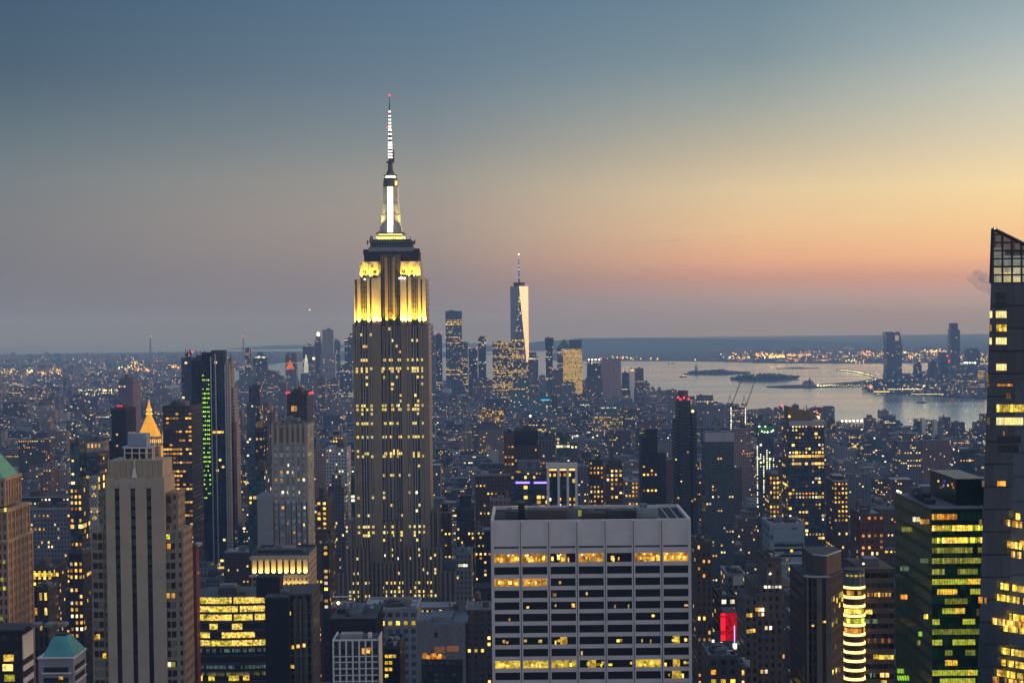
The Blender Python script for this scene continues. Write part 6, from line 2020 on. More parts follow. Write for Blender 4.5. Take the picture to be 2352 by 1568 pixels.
# --- leaning glass tower at the right edge
def leaning():
    Y = 400.0
    def pt(px, py, dy=0):
        return P(px, py, Y + dy)
    root = thing('slanted_glass_tower', (pt(2400, 1400).x, Y, LZ), 'tall faceted glass tower with sloping lattice crown at the right edge', 'skyscraper')
    L = [(525, 2280.5), (640, 2275), (800, 2269), (960, 2262), (1160, 2255), (1400, 2247), (1568, 2243), (1700, 2240)]
    a0, a1 = pt(2280.5, 525), pt(2240, 1700)
    hero_mark(a1.x, a1.x + 60, Y, Y + 50, 2240, 2352, 525, 1600, 'the leaning glass tower')
    def xl(z):
        f = (a0.z - z) / (a0.z - a1.z)
        return a0.x + (a1.x - a0.x) * f
    zb = LZ
    zc = pt(2290, 650).z                                # top of the closed storeys
    sl = (pt(2352, 560).z - a0.z) / (pt(2352, 560).x - a0.x)
    xr = a0.x + 62
    # the crease that splits the north face: from the roof's right to the lower left
    # storeys below the crown
    xm0, xm1 = pt(2330, 1128).x, pt(2352, 700).x
    q = MB()
    xb = xl(zb)
    q.face([(xb, Y, zb), (xr, Y, zb), (xr, Y, zc), (xl(zc), Y, zc)], 0, [(0, 0), (41, 0), (41, 52), ((xl(zc) - xb) / 1.5, 52)])
    bk = (Y + 26.0) / Y
    q.face([(xb * bk + 1, Y + 26, zb), (xl(zc) * bk + 1, Y + 26, zc), (xr, Y + 26, zc), (xr, Y + 26, zb)], 0, [(0, 0), (0, 52), (40, 52), (40, 0)])
    q.face([(xb * bk + 1, Y + 26, zb), (xb, Y, zb), (xl(zc), Y, zc), (xl(zc) * bk + 1, Y + 26, zc)], 0, [(100, 0), (130, 0), (130, 52), (100, 52)])
    q.face([(xr, Y, zb), (xr, Y + 26, zb), (xr, Y + 26, zc), (xr, Y, zc)], 0, [(200, 0), (230, 0), (230, 52), (200, 52)])
    q.face([(xl(zc), Y, zc), (xr, Y, zc), (xr, Y + 26, zc), (xl(zc) * bk + 1, Y + 26, zc)], 1)
    q.build('wall', ['tower glass', 'roof tar'], root)
    # a second plane leaning out of the lower right part of the face
    e0, e1, e2 = pt(2318, 1210), pt(2262, 1690), pt(2352, 880)
    q = MB()
    yo = Y - 3.0
    A = (pt(2333, 870).x, Y - .02, pt(2333, 870).z)
    Bp = (pt(2262, 1700).x, Y - .02, LZ)
    q.face([Bp, (xr, yo, LZ), (xr, Y - 1.2, A[2]), A], 0, [(0, 0), (34, 0), (34, 44), (22, 44)])
    q.face([Bp, A, (A[0], Y + .3, A[2]), (Bp[0], Y + .3, LZ)], 0)
    q.face([A, (xr, Y - 1.2, A[2]), (xr, Y + .3, A[2]), (A[0], Y + .3, A[2])], 0)
    q.build('slanting_facet', ['tower glass pale', 'roof tar'], root)
    # open lattice crown: glass screen with mullions, sloping top edge
    def ztop(x):
        return a0.z + sl * (x - a0.x)
    q = MB()
    n = 30
    for i in range(n + 1):
        x = a0.x + 2.3 * i
        if ztop(x) < zc + 1:
            break
        q.box(x - .22, x + .22, Y - .1, Y + .3, zc, ztop(x) - .3)
    for z in [zc + 1.95 * k * 1.0 for k in range(9)]:
        xe = a0.x + (z - a0.z) / sl if sl < 0 else xr
        xe = min(xe, xr)
        if xe > xl(z) + .5:
            q.box(xl(z), xe, Y - .14, Y + .32, z - .2, z + .2)
    q.build('crown_lattice', 'steel dark', root)
    q = MB()
    xe = min(xr, a0.x + (zc - a0.z) / sl)
    q.face([(xl(zc), Y + .2, zc), (xe, Y + .2, zc), (a0.x, Y + .2, a0.z)])
    q.face([(xl(zc), Y + .35, zc), (a0.x, Y + .35, a0.z), (xe, Y + .35, zc)])
    q.build('crown_glass', 'crown screen', root)
    q = MB()
    q.prism([(xl(zc) + 3, Y + 4), (xe - 2, Y + 4), (xe - 2, Y + 22), (xl(zc) + 11, Y + 22)], zc, zc + .2)
    q.build('roof', 'roof grey', root)
    q = MB()
    q.bar((a0.x, Y + .1, a0.z), (xe, Y + .1, zc), .3)
    q.bar((a0.x, Y + .1, a0.z), (xl(zc), Y + .1, zc), .3)
    q.build('crown_edge', 'steel dark', root)
    for dy in (9.0, 22.0):                              # the crown's inner and rear screens
        q = MB()
        sh = (Y + dy) / Y * 1.004
        for i in range(0, n + 1, 2):
            x = (a0.x + 2.3 * i) * sh
            if ztop(a0.x + 2.3 * i) - dy * .12 > zc + 1:
                q.box(x - .22, x + .22, Y + dy, Y + dy + .3, zc, ztop(a0.x + 2.3 * i) - dy * .12)
        for k in range(0, 9, 2):
            z = zc + 1.95 * k
            xe2 = min(a0.x + (z - a0.z) / sl - 2, xr)
            if z > a0.z - 4 or xe2 < xl(z) + 2:
                continue
            q.box(xl(z) * sh + .3, xe2 * sh, Y + dy - .05, Y + dy + .35, z - .2, z + .2)
        q.build('crown_lattice', 'steel dark', root)
    lamp(root, 'lamp white', pt(2284, 526.5), .35, 'roof_lamp')
    for k in range(24):                                 # lit storeys go on along the face beyond the photo's edge
        zr_, xa = LZ + 70 + 3.9 * random.randint(0, 40), U(pt(2356, 900).x, xr - 6)
        if zr_ < zc - 3:
            pane(root, random.choice(['pane yellow', 'pane warm', 'cream']), (xa, Y - 3.1, zr_), U(1.5, 7), 1.6)
    random.seed(66)
    cells = []
    for py, lo, hi, mt in ((578, 2288, 2300, 'crown dim'), (597, 2288, 2340, 'crown dim'), (606, 2288, 2350, 'crown dim'), (621, 2288, 2350, 'crown mid'), (640, 2288, 2352, 'crown mid'), (634, 2303, 2322, 'crown warm'), (645, 2303, 2340, 'crown warm')):
        x = lo
        while x < hi:
            p = pt(x + 3, py)
            pane(root, mt, (p.x, Y + .12, p.z), 2.0, 1.9 if py != 606 else .8, name='lit_pane', t=.05)
            x += 7.4
    rows = [(722, 8.2, ((2287, 2312, 'cream'), (2273, 2279, 'cream'))), (753, 8.2, ((2288, 2312, 'pane yellow'), (2273, 2278, 'pane warm'))), (783, 8.2, ((2287, 2312, 'cream'), (2272, 2278, 'cream'))), (843, 8.0, ((2288, 2312, 'cream'),)),
            (884, 2.6, ((2290, 2326, 'pane orange'),)), (909, 7, ((2310, 2322, 'pane dim'),)), (937, 9, ((2289, 2352, 'pane yellow'),)), (967, 9, ((2288, 2350, 'cream'), (2266, 2274, 'pane dim'))), (995, 5, ((2304, 2307, 'pane orange'),)), (1110, 6, ((2290, 2310, 'pane orange'),))]
    for py, hpx, sp in rows:
        for lo, hi, mt in sp:
            n = max(1, round((hi - lo) / 6.4))
            for i in range(n):
                p = pt(lo + (hi - lo) * (i + .5) / n, py)
                pane(root, mt, (p.x, Y - .08, p.z), (hi - lo) / n / F * Y * .9, hpx / F * Y * 1.9)
    for py, lo, hi in ((700, 2286, 2312), (680, 2286, 2310), (1010, 2290, 2345), (1030, 2292, 2340)):
        p, p2 = pt(lo, py), pt(hi, py)
        MBbox(root, 'dark_window_band', 'window dark', p.x, p2.x, Y - .06, Y - .01, p.z - .9, p.z + .9)
    # rooms lit behind the slanting facet: rows that fall to the right
    for py, lo, hi, mt, pr in ((1180, 2333, 2340, 'pane yellow', 1), (1198, 2310, 2345, 'pane warm', .85), (1247, 2313, 2352, 'pane yellow', .9), (1268, 2317, 2340, 'pane warm', .8), (1345, 2298, 2352, 'pane yellow', .9), (1372, 2290, 2352, 'pane yellow', .85), (1412, 2304, 2352, 'pane yellow', .75), (1428, 2280, 2352, 'pane warm', .9),
                               (1440, 2300, 2352, 'pane yellow', .9), (1493, 2300, 2352, 'pane yellow', .75), (1520, 2300, 2352, 'pane yellow', .85), (1545, 2285, 2352, 'pane yellow', .75), (1562, 2280, 2352, 'pane warm', .6), (1300, 2244, 2262, 'pane warm', .3), (1385, 2247, 2262, 'pane warm', .8)):
        x = lo
        while x < hi:
            if R() < pr:
                dy = 0 if x < 2270 else -2.9 * min(1, max(0, (x - 2268) / 70))
                p = pt(x + 2.2, py + (x - 2300) * .16, dy)
                pane(root, mt, (p.x, Y + dy - .25, p.z), .52, 1.55)
            x += 4.6
    for px, py in ((2258, 1110), (2252, 1200), (2246, 1405), (2268, 866), (2270, 880)):
        p = pt(px, py)
        pane(root, 'pane dim', (p.x, Y - .06, p.z), .6, 1.6)
leaning()
# ------------------------------------------------------------------ riverside row, far waterfront, harbour things
facade('cream gleam wall', (.80, .74, .62), ww=.3, wh=.3, bvar=0)  # reflected sunset put into the colour of the slab sides
facade('far blue', (.05, .07, .10), (.04, .06, .09), ww=.8, wh=.6, lit=.03, lc=PALE, ls=1.0, bvar=.05, rough=.4)
surf('sunset glass', (.9, .75, .55), .25, .9, var=.05)  # one patch of sunset reflection, put into a warm metal tone
facade('far lit teal', (.06, .09, .10), (.04, .06, .07), ww=.8, wh=.5, lit=.05, row=.12, lc=WARM, ls=1.0, bvar=.05)
emit('lamp pale soft', (.7, 1, .85), 1.6, vary=.1)
emit('statue glow', (.25, .85, .5), .42, vary=.1)  # light on the figure put in as its own green glow
emit('lamp pale bridge', (1, .88, .45), 3.5, vary=.4)
emit('lamp rosy', (1, .45, .35), 1.2, vary=.1)
m, b = newmat('cloud vapour')
cn = b.noise(b.n('ShaderNodeTexCoord').outputs['Object'], .012, 3.0, .6)
cd = b.n('ShaderNodeMapRange', [cn, .3, .7, .0016, .0046])
cvv = b.n('ShaderNodeVolumePrincipled', {'Color': (.62, .70, .80), 'Density': cd.outputs[0]})
cvo = b.n('ShaderNodeOutputMaterial')
b.t.links.new(cvv.outputs[0], cvo.inputs['Volume'])
T('grey boxy block by the river left of the drum crowned tower', 1531, 1555, 897, 4200, 40, 'far grey', yb=945, lit=4, pal='m', roof='roof tar', bulk=1)
T('stepped riverside block with lit upper windows right of the drum crowned tower', 1594, 1639, 920, 4000, 60, 'grey stone', cw=6, ch=4, lit=22, pal='p', yb=960, bulk=2, tiers=[(1583, 1660, 932, -3, 60, 'grey stone'), (1583, 1680, 945, -5, 60, 'grey stone'), (1616, 1634, 914, 8, 30, 'grey stone')], phrase='the stepped riverside block')
T('brown low riverside block under the two cranes', 1662, 1700, 962, 3900, 50, 'far brown', lit=6, yb=985, bulk=2, name='office_building', cat='building')
T('dark block between the cranes and the slant topped tower', 1700, 1736, 958, 3900, 50, 'dark brick', lit=6, yb=985, bulk=2, tiers=[(1720, 1735, 952, 6, 30, 'dark brick')], name='office_building', cat='building')
T('grey two faced tower by the river right of the slant topped tower', 1891, 1917, 935, 3800, 40, 'far grey', lit=0, yb=1000, bulk=0, roof='roof tar', phrase='the grey riverside tower', name='apartment_tower')
T('brown brick block in front of the grey riverside tower', 1900, 1918, 965, 3300, 40, 'red brick', lit=10, pal='w', yb=1010, bulk=1, name='apartment_block', cat='apartment building')
T('pier shed with six white roof lamps by the river', 1920, 1983, 970, 4300, 60, 'far grey', lit=26, pal='p', rowp=.9, yb=985, bulk=0, parapet=False, roof='roof grey', name='pier_shed', cat='shed', extra=lamp_row('lamp white', 6, 3.2, 4))
T('dark castle like brick block by the river', 1984, 2012, 962, 4100, 40, 'far brown', lit=6, pal='o', yb=1000, tiers=[(1990, 2003, 953, 6, 20, 'far brown'), (2008, 2024, 972, 3, 40, 'far brown')], name='apartment_block', cat='apartment building')
T('flat topped black block by the river', 2021, 2057, 959, 4000, 40, 'far dark', lit=4, yb=985, bulk=1, tiers=[(2031, 2068, 966, 3, 40, 'far dark')])
T('dull red low block below the flat topped black one', 2022, 2048, 978, 3700, 30, 'red brick', lit=2, yb=995, bulk=1, name='apartment_block', cat='apartment building')
T('dark slab with gleaming cream side by the river', 2097, 2113, 963, 4000, 30, 'far dark', lit=2, yb=995, bulk=0, tiers=[(2112, 2126, 961, -1, 28, 'cream gleam wall')], parapet=False, name='apartment_tower')
T('second dark slab with gleaming cream side nearer the right', 2126, 2141, 965, 4000, 30, 'far dark', lit=3, yb=1000, bulk=0, tiers=[(2140, 2153, 964, -1, 28, 'cream gleam wall')], parapet=False, name='apartment_tower')
T('pinkish gabled riverside block right of the cream sided slabs', 2153, 2174, 970, 3900, 40, 'pink stone', lit=4, yb=1005, tiers=[(2158, 2168, 963, 6, 20, 'pink stone'), (2172, 2192, 982, 3, 40, 'pink stone')], name='apartment_block', cat='apartment building')
T('small row of brown riverside blocks left of the leaning glass tower', 2194, 2226, 992, 3800, 40, 'far brown', lit=5, yb=1010, tiers=[(2200, 2210, 986, 5, 20, 'far brown')], name='apartment_block', cat='apartment building')
T('dark boxy block touching the left edge of the leaning glass tower', 2232, 2268, 990, 3500, 40, 'far dark', lit=3, yb=1020, tiers=[(2240, 2256, 983, 6, 20, 'far dark')])

# --- far waterfront towers
NJG = 'towers of the far waterfront'
NT = dict(group=NJG, lit=0, parapet=False, bulk=0, cw=5, ch=4.2, roof='roof tar')
def tapered_top(l, r_, yt, patch):
    def f(root, x0, x1, z1, Y, D):
        a, c, z = span(l, r_, yt, Y)
        q = MB()
        q.prism([(x0, Y), (x1, Y), (x1, Y + D), (x0, Y + D)], z1, z, poly2=[(a, Y + 5), (c, Y + 5), (c, Y + D - 5), (a, Y + D - 5)], cw=5, ch=4.2)
        q.build('tapered_top', ['far blue', 'roof tar'], root)
        if patch:
            p = P(patch[0], patch[1], Y + 3)
            pane(root, 'sunset glass', (p.x, Y + 1.0, p.z), 16, 22, name='gleam_patch')
    return f
T('broad tapering dark blue tower across the water', 2029, 2072, 792, 6650, 60, 'far blue', yb=890, **NT, extra=tapered_top(2034, 2067, 762, (2060, 776)), phrase='the tapering tower across the water')
T('tallest slim blue tower across the water', 2177, 2205, 757, 6600, 45, 'far blue', yb=840, **NT, tiers=[(2179, 2200, 742, 4, 36, 'far blue')], name='apartment_tower')
T('dark blue block with two red lamps left of the tallest tower across the water', 2153, 2178, 810, 6500, 50, 'far blue', yb=870, **NT, extra=lambda r, x0, x1, z1, Y, D: [lamp(r, 'lamp red', P(px, py, Y - 2), 3.2, 'red_lamp') for px, py in ((2176, 817), (2180, 829))])
T('arched blue block right of the tallest tower across the water', 2213, 2251, 804, 6700, 50, 'far blue', yb=850, **NT, tiers=[(2219, 2246, 800, 4, 40, 'far blue')])
T('small domed dark block right of the tapering tower across the water', 2097, 2117, 836, 6700, 40, 'far blue', yb=880, **NT, tiers=[(2100, 2114, 832, 4, 30, 'far blue')], name='apartment_block', cat='apartment building')
T('boxy dark block midway between the two tallest towers across the water', 2131, 2152, 832, 6600, 40, 'far brown', yb=890, **NT, tiers=[(2136, 2147, 828, 4, 30, 'far brown')], name='apartment_block', cat='apartment building')
T('long teal office block across the water with faint lit storeys', 2188, 2236, 838, 6300, 60, 'far lit teal', yb=905, **NT, name='office_building', cat='building')
T('pale office block across the water with orange lit storeys', 2236, 2262, 846, 6200, 60, 'far lit teal', yb=905, **NT, name='office_building', cat='building', extra=lambda r, x0, x1, z1, Y, D: [pane(r, 'pane orange', (x0 + 12, Y - .3, P(2240, py, Y).z), 26, 2.2, name='lit_storey') for py in (856, 864, 871)] + [lamp(r, 'lamp white', P(2216 + i * 6, 833, Y), 3, 'roof_lamp') for i in range(5)])
T('low long dark block at the waterline left of the teal one', 2100, 2160, 874, 6300, 60, 'far lit teal', yb=905, **NT, name='office_building', cat='building', extra=lambda r, x0, x1, z1, Y, D: [lamp(r, 'lamp pale soft', P(px, 886, Y), 5, 'white_lamp') for px in (2122, 2138, 2146)])
T('low dark block at the foot of the tapering tower across the water', 2060, 2104, 862, 6500, 60, 'far blue', yb=905, **NT, name='office_building', cat='building')

# --- green statue on its island
def statue():
    g = G(1599, 858, 2.0)
    Y = g.y
    def z(py):
        return P(1599, py, Y).z
    root = thing('statue', (g.x, Y, 2.0), 'far green robed statue with raised arm on a stone pedestal', 'statue')
    s = Y / F                                           # metres per reference pixel
    q = MB()
    q.cyl(g.x, Y, 2, 2 + 3 * s, 9 * s, 8 * s, n=8)
    q.prism([(g.x - 3.6 * s, Y - 3.6 * s), (g.x + 3.6 * s, Y - 3.6 * s), (g.x + 3.6 * s, Y + 3.6 * s), (g.x - 3.6 * s, Y + 3.6 * s)], 2 + 3 * s, z(840.5),
            poly2=[(g.x - 2.4 * s, Y - 2.4 * s), (g.x + 2.4 * s, Y - 2.4 * s), (g.x + 2.4 * s, Y + 2.4 * s), (g.x - 2.4 * s, Y + 2.4 * s)])
    q.build('pedestal', 'grey stone plain', root)
    q = MB()
    zb = z(840.5)
    q.cyl(g.x, Y, zb, zb + 7 * s, 2.4 * s, 1.7 * s, n=10)
    q.cyl(g.x, Y, zb + 7 * s, zb + 10 * s, 1.7 * s, 1.2 * s, n=10)
    q.cyl(g.x, Y, zb + 10 * s, zb + 11 * s, .5 * s, n=8)
    q.ball((g.x, Y, zb + 11.8 * s), .85 * s)
    q.bar((g.x - 1.1 * s, Y, zb + 9.6 * s), (g.x - 1.9 * s, Y, zb + 14 * s), .42 * s)
    q.bar((g.x + 1.1 * s, Y, zb + 9.4 * s), (g.x + 1.5 * s, Y - .8 * s, zb + 6.8 * s), .45 * s)
    q.build('robed_figure', 'statue glow', root)
    lamp(root, 'lamp white', (g.x - 1.9 * s, Y, zb + 14.8 * s), .8 * s, 'torch')
statue()

# --- brick hall with towers on the far spit
def ferry_hall():
    Y = G(1858, 886, 4).y
    x0, x1, z = span(1847, 1870, 879, Y)
    root = thing('terminal_hall', ((x0 + x1) / 2, Y, LZ), 'far lamplit brick hall with pointed roof tower on the water', 'building')
    MBbox(root, 'wall', 'amber lit wall', x0, x1, Y, Y + 40, LZ, z)
    q = MB()
    q.prism([(x0 - 1, Y - 1), (x1 + 1, Y - 1), (x1 + 1, Y + 41), (x0 - 1, Y + 41)], z, z + 9, poly2=[(x0 + 8, Y + 19), (x1 - 8, Y + 19), (x1 - 8, Y + 21), (x0 + 8, Y + 21)])
    q.build('roof', 'dark purple', root)
    a = P(1860, 880, Y).x
    MBbox(root, 'clock_tower', 'dark purple', a - 4, a + 4, Y - 2, Y + 6, LZ, z + 12)
    q = MB()
    q.cyl(a, Y + 2, z + 12, P(1860, 866, Y).z, 5, .3, n=8)
    q.build('spire', 'dark purple', root)
    lamp(root, 'lamp white', P(1879, 885, Y), 4.5, 'quay_lamp')
ferry_hall()

# --- two luffing tower cranes
def crane(pm, pt, jt, label):
    """mast foot x / top y, jib foot to jib tip in reference pixels"""
    Y = 3700.0
    base = P(pm, 965, Y)
    root = thing('tower_crane', (base.x, Y, LZ), label, 'crane', 'luffing tower cranes by the river')
    q = MB()
    zt = P(pm, pt, Y).z
    w = 1.3
    for a, c in ((-w, -w), (w, -w), (w, w), (-w, w)):
        q.bar((base.x + a, Y + c, LZ), (base.x + a, Y + c, zt), .28)
    z = LZ
    while z < zt - 3:
        q.bar((base.x - w, Y - w, z), (base.x + w, Y - w, z + 3), .16)
        q.bar((base.x + w, Y + w, z), (base.x - w, Y + w, z + 3), .16)
        z += 3
    ms = q.build('mast', 'steel dark', root)
    n = 13
    for i in range(n):
        zz = P(pm, pt + 8 + i * 4.2, Y).z
        lamp(ms, 'lamp white', (base.x, Y - 1.6, zz), .85, 'mast_lamp')
    q = MB()
    q.box(base.x - 5, base.x + 4, Y - 1.6, Y + 1.6, zt, zt + 2.2)
    q.box(base.x - 9, base.x - 4, Y - 1.4, Y + 1.4, zt - 1, zt + 2.8)
    q.build('slewing_deck', 'steel dark', root)
    q = MB()
    q.box(base.x + 1, base.x + 4.5, Y - 2, Y + 1.5, zt - .5, zt + 4)
    q.build('cab', 'steel dark', root)
    tip = P(jt[0], jt[1], Y)
    top = P(pm - 3, pt - 22, Y)
    q = MB()
    q.bar((base.x - 6, Y, zt + 2), top, .3)
    q.bar((base.x + 2, Y, zt + 2), top, .3)
    q.build('a_frame', 'steel dark', root)
    q = MB()
    f0 = Vector((base.x + 3, Y, zt + 2))
    u = (tip - f0).normalized()
    nrm = Vector((u.z, 0, -u.x))
    for o in (nrm * .9, nrm * -.9):
        q.bar(f0 + o, tip + o * .3, .3)
    L = (tip - f0).length
    k = 0.0
    while k < L - 6:
        q.bar(f0 + u * k + nrm * .9, f0 + u * (k + 3) - nrm * .9, .15)
        q.bar(f0 + u * (k + 3) - nrm * .9, f0 + u * (k + 6) + nrm * .9, .15)
        k += 6
    q.build('jib', 'steel dark', root)
    q = MB()
    q.bar(top, f0 + u * (L * .8), .12)
    q.bar(top, (base.x - 7, Y, zt + 2.5), .14)
    q.build('pendant_cable', 'steel dark', root)
crane(1679, 928, (1702, 874), 'left one of two dark tower cranes with lamp strung masts')
crane(1712, 930, (1735, 872), 'right one of two dark tower cranes with lamp strung masts')

# --- suspension bridge lights far left
def bridge():
    Y = 6900.0
    root = thing('suspension_bridge', (P(80, 900, Y).x, Y, LZ), 'far suspension bridge at the left traced by strings of cable lamps', 'bridge')
    def p(px, py):
        return P(px, py, Y)
    q = MB()
    a, c = p(-120, 907), p(260, 903)
    q.bar(a, c, 4)
    q.build('deck', 'steel dark', root)
    for px in (-60, 150):
        q = MB()
        for dx in (-2, 2):
            b0, t0 = p(px + dx, 909), p(px + dx, 868)
            q.bar((b0.x, Y, 1), t0, 3)
        b0, t0 = p(px - 2, 872), p(px + 2, 872)
        q.bar(b0, t0, 2.5)
        q.build('tower', 'steel dark', root)
    pts = []
    for px in range(30, 150, 4):
        t = (px - 30) / 120
        pts.append((px, 880 + 21 * math.sin(t * math.pi * .5) if px < 110 else 901 - (px - 110) * .05))
    q = MB()
    for (x0, y0), (x1, y1) in zip(pts[:-1], pts[1:]):
        q.bar(p(x0, y0), p(x1, y1), .8)
    cb = q.build('cable', 'steel dark', root)
    for px, py in pts:
        lamp(cb, 'lamp pale bridge', p(px, py), 1.9, 'cable_lamp')
    q = MB()
    q.bar(p(62, 908), p(97, 894), 2.4)
    q.build('lit_roadway', 'lamp orange', root)
bridge()

# --- curved lamp lined walkway on the far spit
def walkway():
    random.seed(15)
    pts = [(1923, 849), (1940, 850), (1958, 852), (1975, 855), (1992, 859), (2006, 863), (2013, 867), (2010, 871), (1998, 874), (1985, 877), (1960, 880), (1935, 882), (1905, 884), (1880, 886)]
    root = thing('curved_walkway', G(1990, 865, 4), 'hook shaped lamp lined walkway bending across the far water', 'walkway')
    q = MB()
    for (x0, y0), (x1, y1) in zip(pts[:-1], pts[1:]):
        q.bar(G(x0, y0, 3.5), G(x1, y1, 3.5), 5)
    q.build('deck', 'far land', root)
    k = 0
    for (x0, y0), (x1, y1) in zip(pts[:-1], pts[1:]):
        n = int(max(abs(x1 - x0), abs(y1 - y0)) / (2.8 if y0 < 872 and y1 < 872 else 6))
        for i in range(max(1, n)):
            f = i / max(1, n)
            g = G(x0 + (x1 - x0) * f + U(-.6, .6), y0 + (y1 - y0) * f, 9)
            lamp(root, 'lamp pale bridge', g, U(1.8, 3.6), 'path_lamp')
    lamp(root, 'lamp rosy', G(2000, 888, 40), 9, 'ring_lamp')
walkway()

# --- mast far left, small boats, an aeroplane, a drifting cloud
def radio_mast(px, pt, pb, Y, lab):
    b0, t0 = P(px, pb, Y), P(px, pt, Y)
    root = thing('radio_mast', (b0.x, Y, LZ), lab, 'mast')
    q = MB()
    for a, c in ((-6, -6), (6, -6), (0, 6)):
        q.bar((b0.x + a * 1.5, Y + c * 1.5, LZ), (b0.x + a * .2, Y + c * .2, t0.z), 1.6)
    q.build('lattice', 'steel dark', root)
    lamp(root, 'lamp red', (t0.x, Y, t0.z + 3), 4.5, 'red_lamp')
radio_mast(346, 773, 815, 14000, 'thin far radio mast with red tip lamp at the left')
radio_mast(559, 774, 800, 15000, 'thin far mast rising beside the orange lit thin tower')
def boat(px, py, label, L=30, mast=0, lampm='lamp white'):
    g = G(px, py, .1)
    root = thing('boat', g, label, 'boat')
    q = MB()
    q.prism([(g.x - L / 2, g.y - 4), (g.x + L * .38, g.y - 4), (g.x + L / 2, g.y), (g.x + L * .38, g.y + 4), (g.x - L / 2, g.y + 4)], .1, 4)
    q.build('hull', 'steel dark', root)
    q = MB()
    q.box(g.x - L * .25, g.x + L * .15, g.y - 3, g.y + 3, 4, 8.5)
    q.build('cabin', 'white panel', root)
    if mast:
        q = MB()
        q.bar((g.x, g.y, 8), (g.x, g.y, mast), .8)
        q.build('mast', 'steel dark', root)
    if lampm:
        lamp(root, lampm, (g.x, g.y - 3, 10), 1.6, 'deck_lamp')
boat(2117, 925, 'small dark boat with a mast below the waterfront tower row', 34, 32, None)
boat(1569, 866, 'tiny lamplit boat left of the statue island', 40, 14)
boat(1832, 846, 'low dark ship anchored beyond the islands', 260, 0, None)
boat(1540, 835, 'bright lamplit boat off the far shore left of the statue', 50, 16)
def aeroplane():
    Y = 9000.0
    p = P(712, 711, Y)
    root = thing('aeroplane', p, 'tiny aeroplane with a bright landing lamp in the left sky', 'aeroplane')
    q = MB()
    q.cyl(p.x, p.y, p.z - 14, p.z + 14, 1.9, 1.5, n=8)
    ob = q.build('fuselage', 'white panel', root)
    ob.rotation_euler = (math.pi / 2, 0, 0)
    q = MB()
    q.box(p.x - 15, p.x + 15, p.y - 2, p.y + 2, p.z - .3, p.z + .3)
    q.build('wing', 'white panel', root)
    q = MB()
    q.box(p.x - .3, p.x + .3, p.y + 9, p.y + 13, p.z + 1, p.z + 6)
    q.build('tail_fin', 'white panel', root)
    lamp(root, 'lamp orange', (p.x, p.y - 15, p.z - 1), 3.0, 'landing_lamp')
aeroplane()
def cloud():
    Y = 36500.0
    import bmesh
    random.seed(2)
    bm = bmesh.new()
    for px, py, r in ((2232, 641, 11), (2246, 630, 14), (2256, 640, 17), (2240, 650, 10), (2268, 652, 16), (2282, 645, 20), (2262, 662, 12), (2275, 668, 13), (2252, 655, 13), (2290, 665, 18), (2225, 637, 6), (2300, 652, 22)):
        c = P(px, py, Y)
        bmesh.ops.create_icosphere(bm, subdivisions=3, radius=r / F * Y, matrix=Matrix.Translation((c.x, c.y + U(-60, 60), c.z)) @ Matrix.Diagonal((1, .8, .85, 1)))
    from mathutils import noise
    for v in bm.verts:
        nv = noise.noise_vector(v.co * .016) * 20 + noise.noise_vector(v.co * .05) * 9
        v.co += nv
    me = bpy.data.meshes.new('cloud')
    for f in bm.faces:
        f.smooth = True
    bm.to_mesh(me)
    bm.free()
    me.materials.append(MAT['cloud vapour'])
    o = bpy.data.objects.new('cloud', me)
    COL.objects.link(o)
    tag(o, 'small grey cumulus cloud drifting left of the leaning glass tower', 'cloud')
cloud()
# ------------------------------------------------------------------ the ordinary city: one building at a time, then the far mass
def inside(poly, x, y):
    c = False
    j = len(poly) - 1
    for i in range(len(poly)):
        if (poly[i][1] > y) != (poly[j][1] > y) and x < (poly[j][0] - poly[i][0]) * (y - poly[i][1]) / (poly[j][1] - poly[i][1]) + poly[i][0]:
            c = not c
        j = i
    return c


random.seed(1234)
LOTS = []
AVE = 245.0


def zlimit(x0, x1, y, z):
    """keep ordinary roofs below the seen parts of the landmarks that stand behind them"""
    px0, pt = proj((x0, y, z))
    px1, _ = proj((x1, y, z))
    for hx0, hx1, hy0, hy1, a, c, yb in HERO:
        if hy0 > y and px1 > a - 2 and px0 < c + 2 and pt < yb:
            z = min(z, P((px0 + px1) / 2, yb, y).z)
            pt = yb
    return z


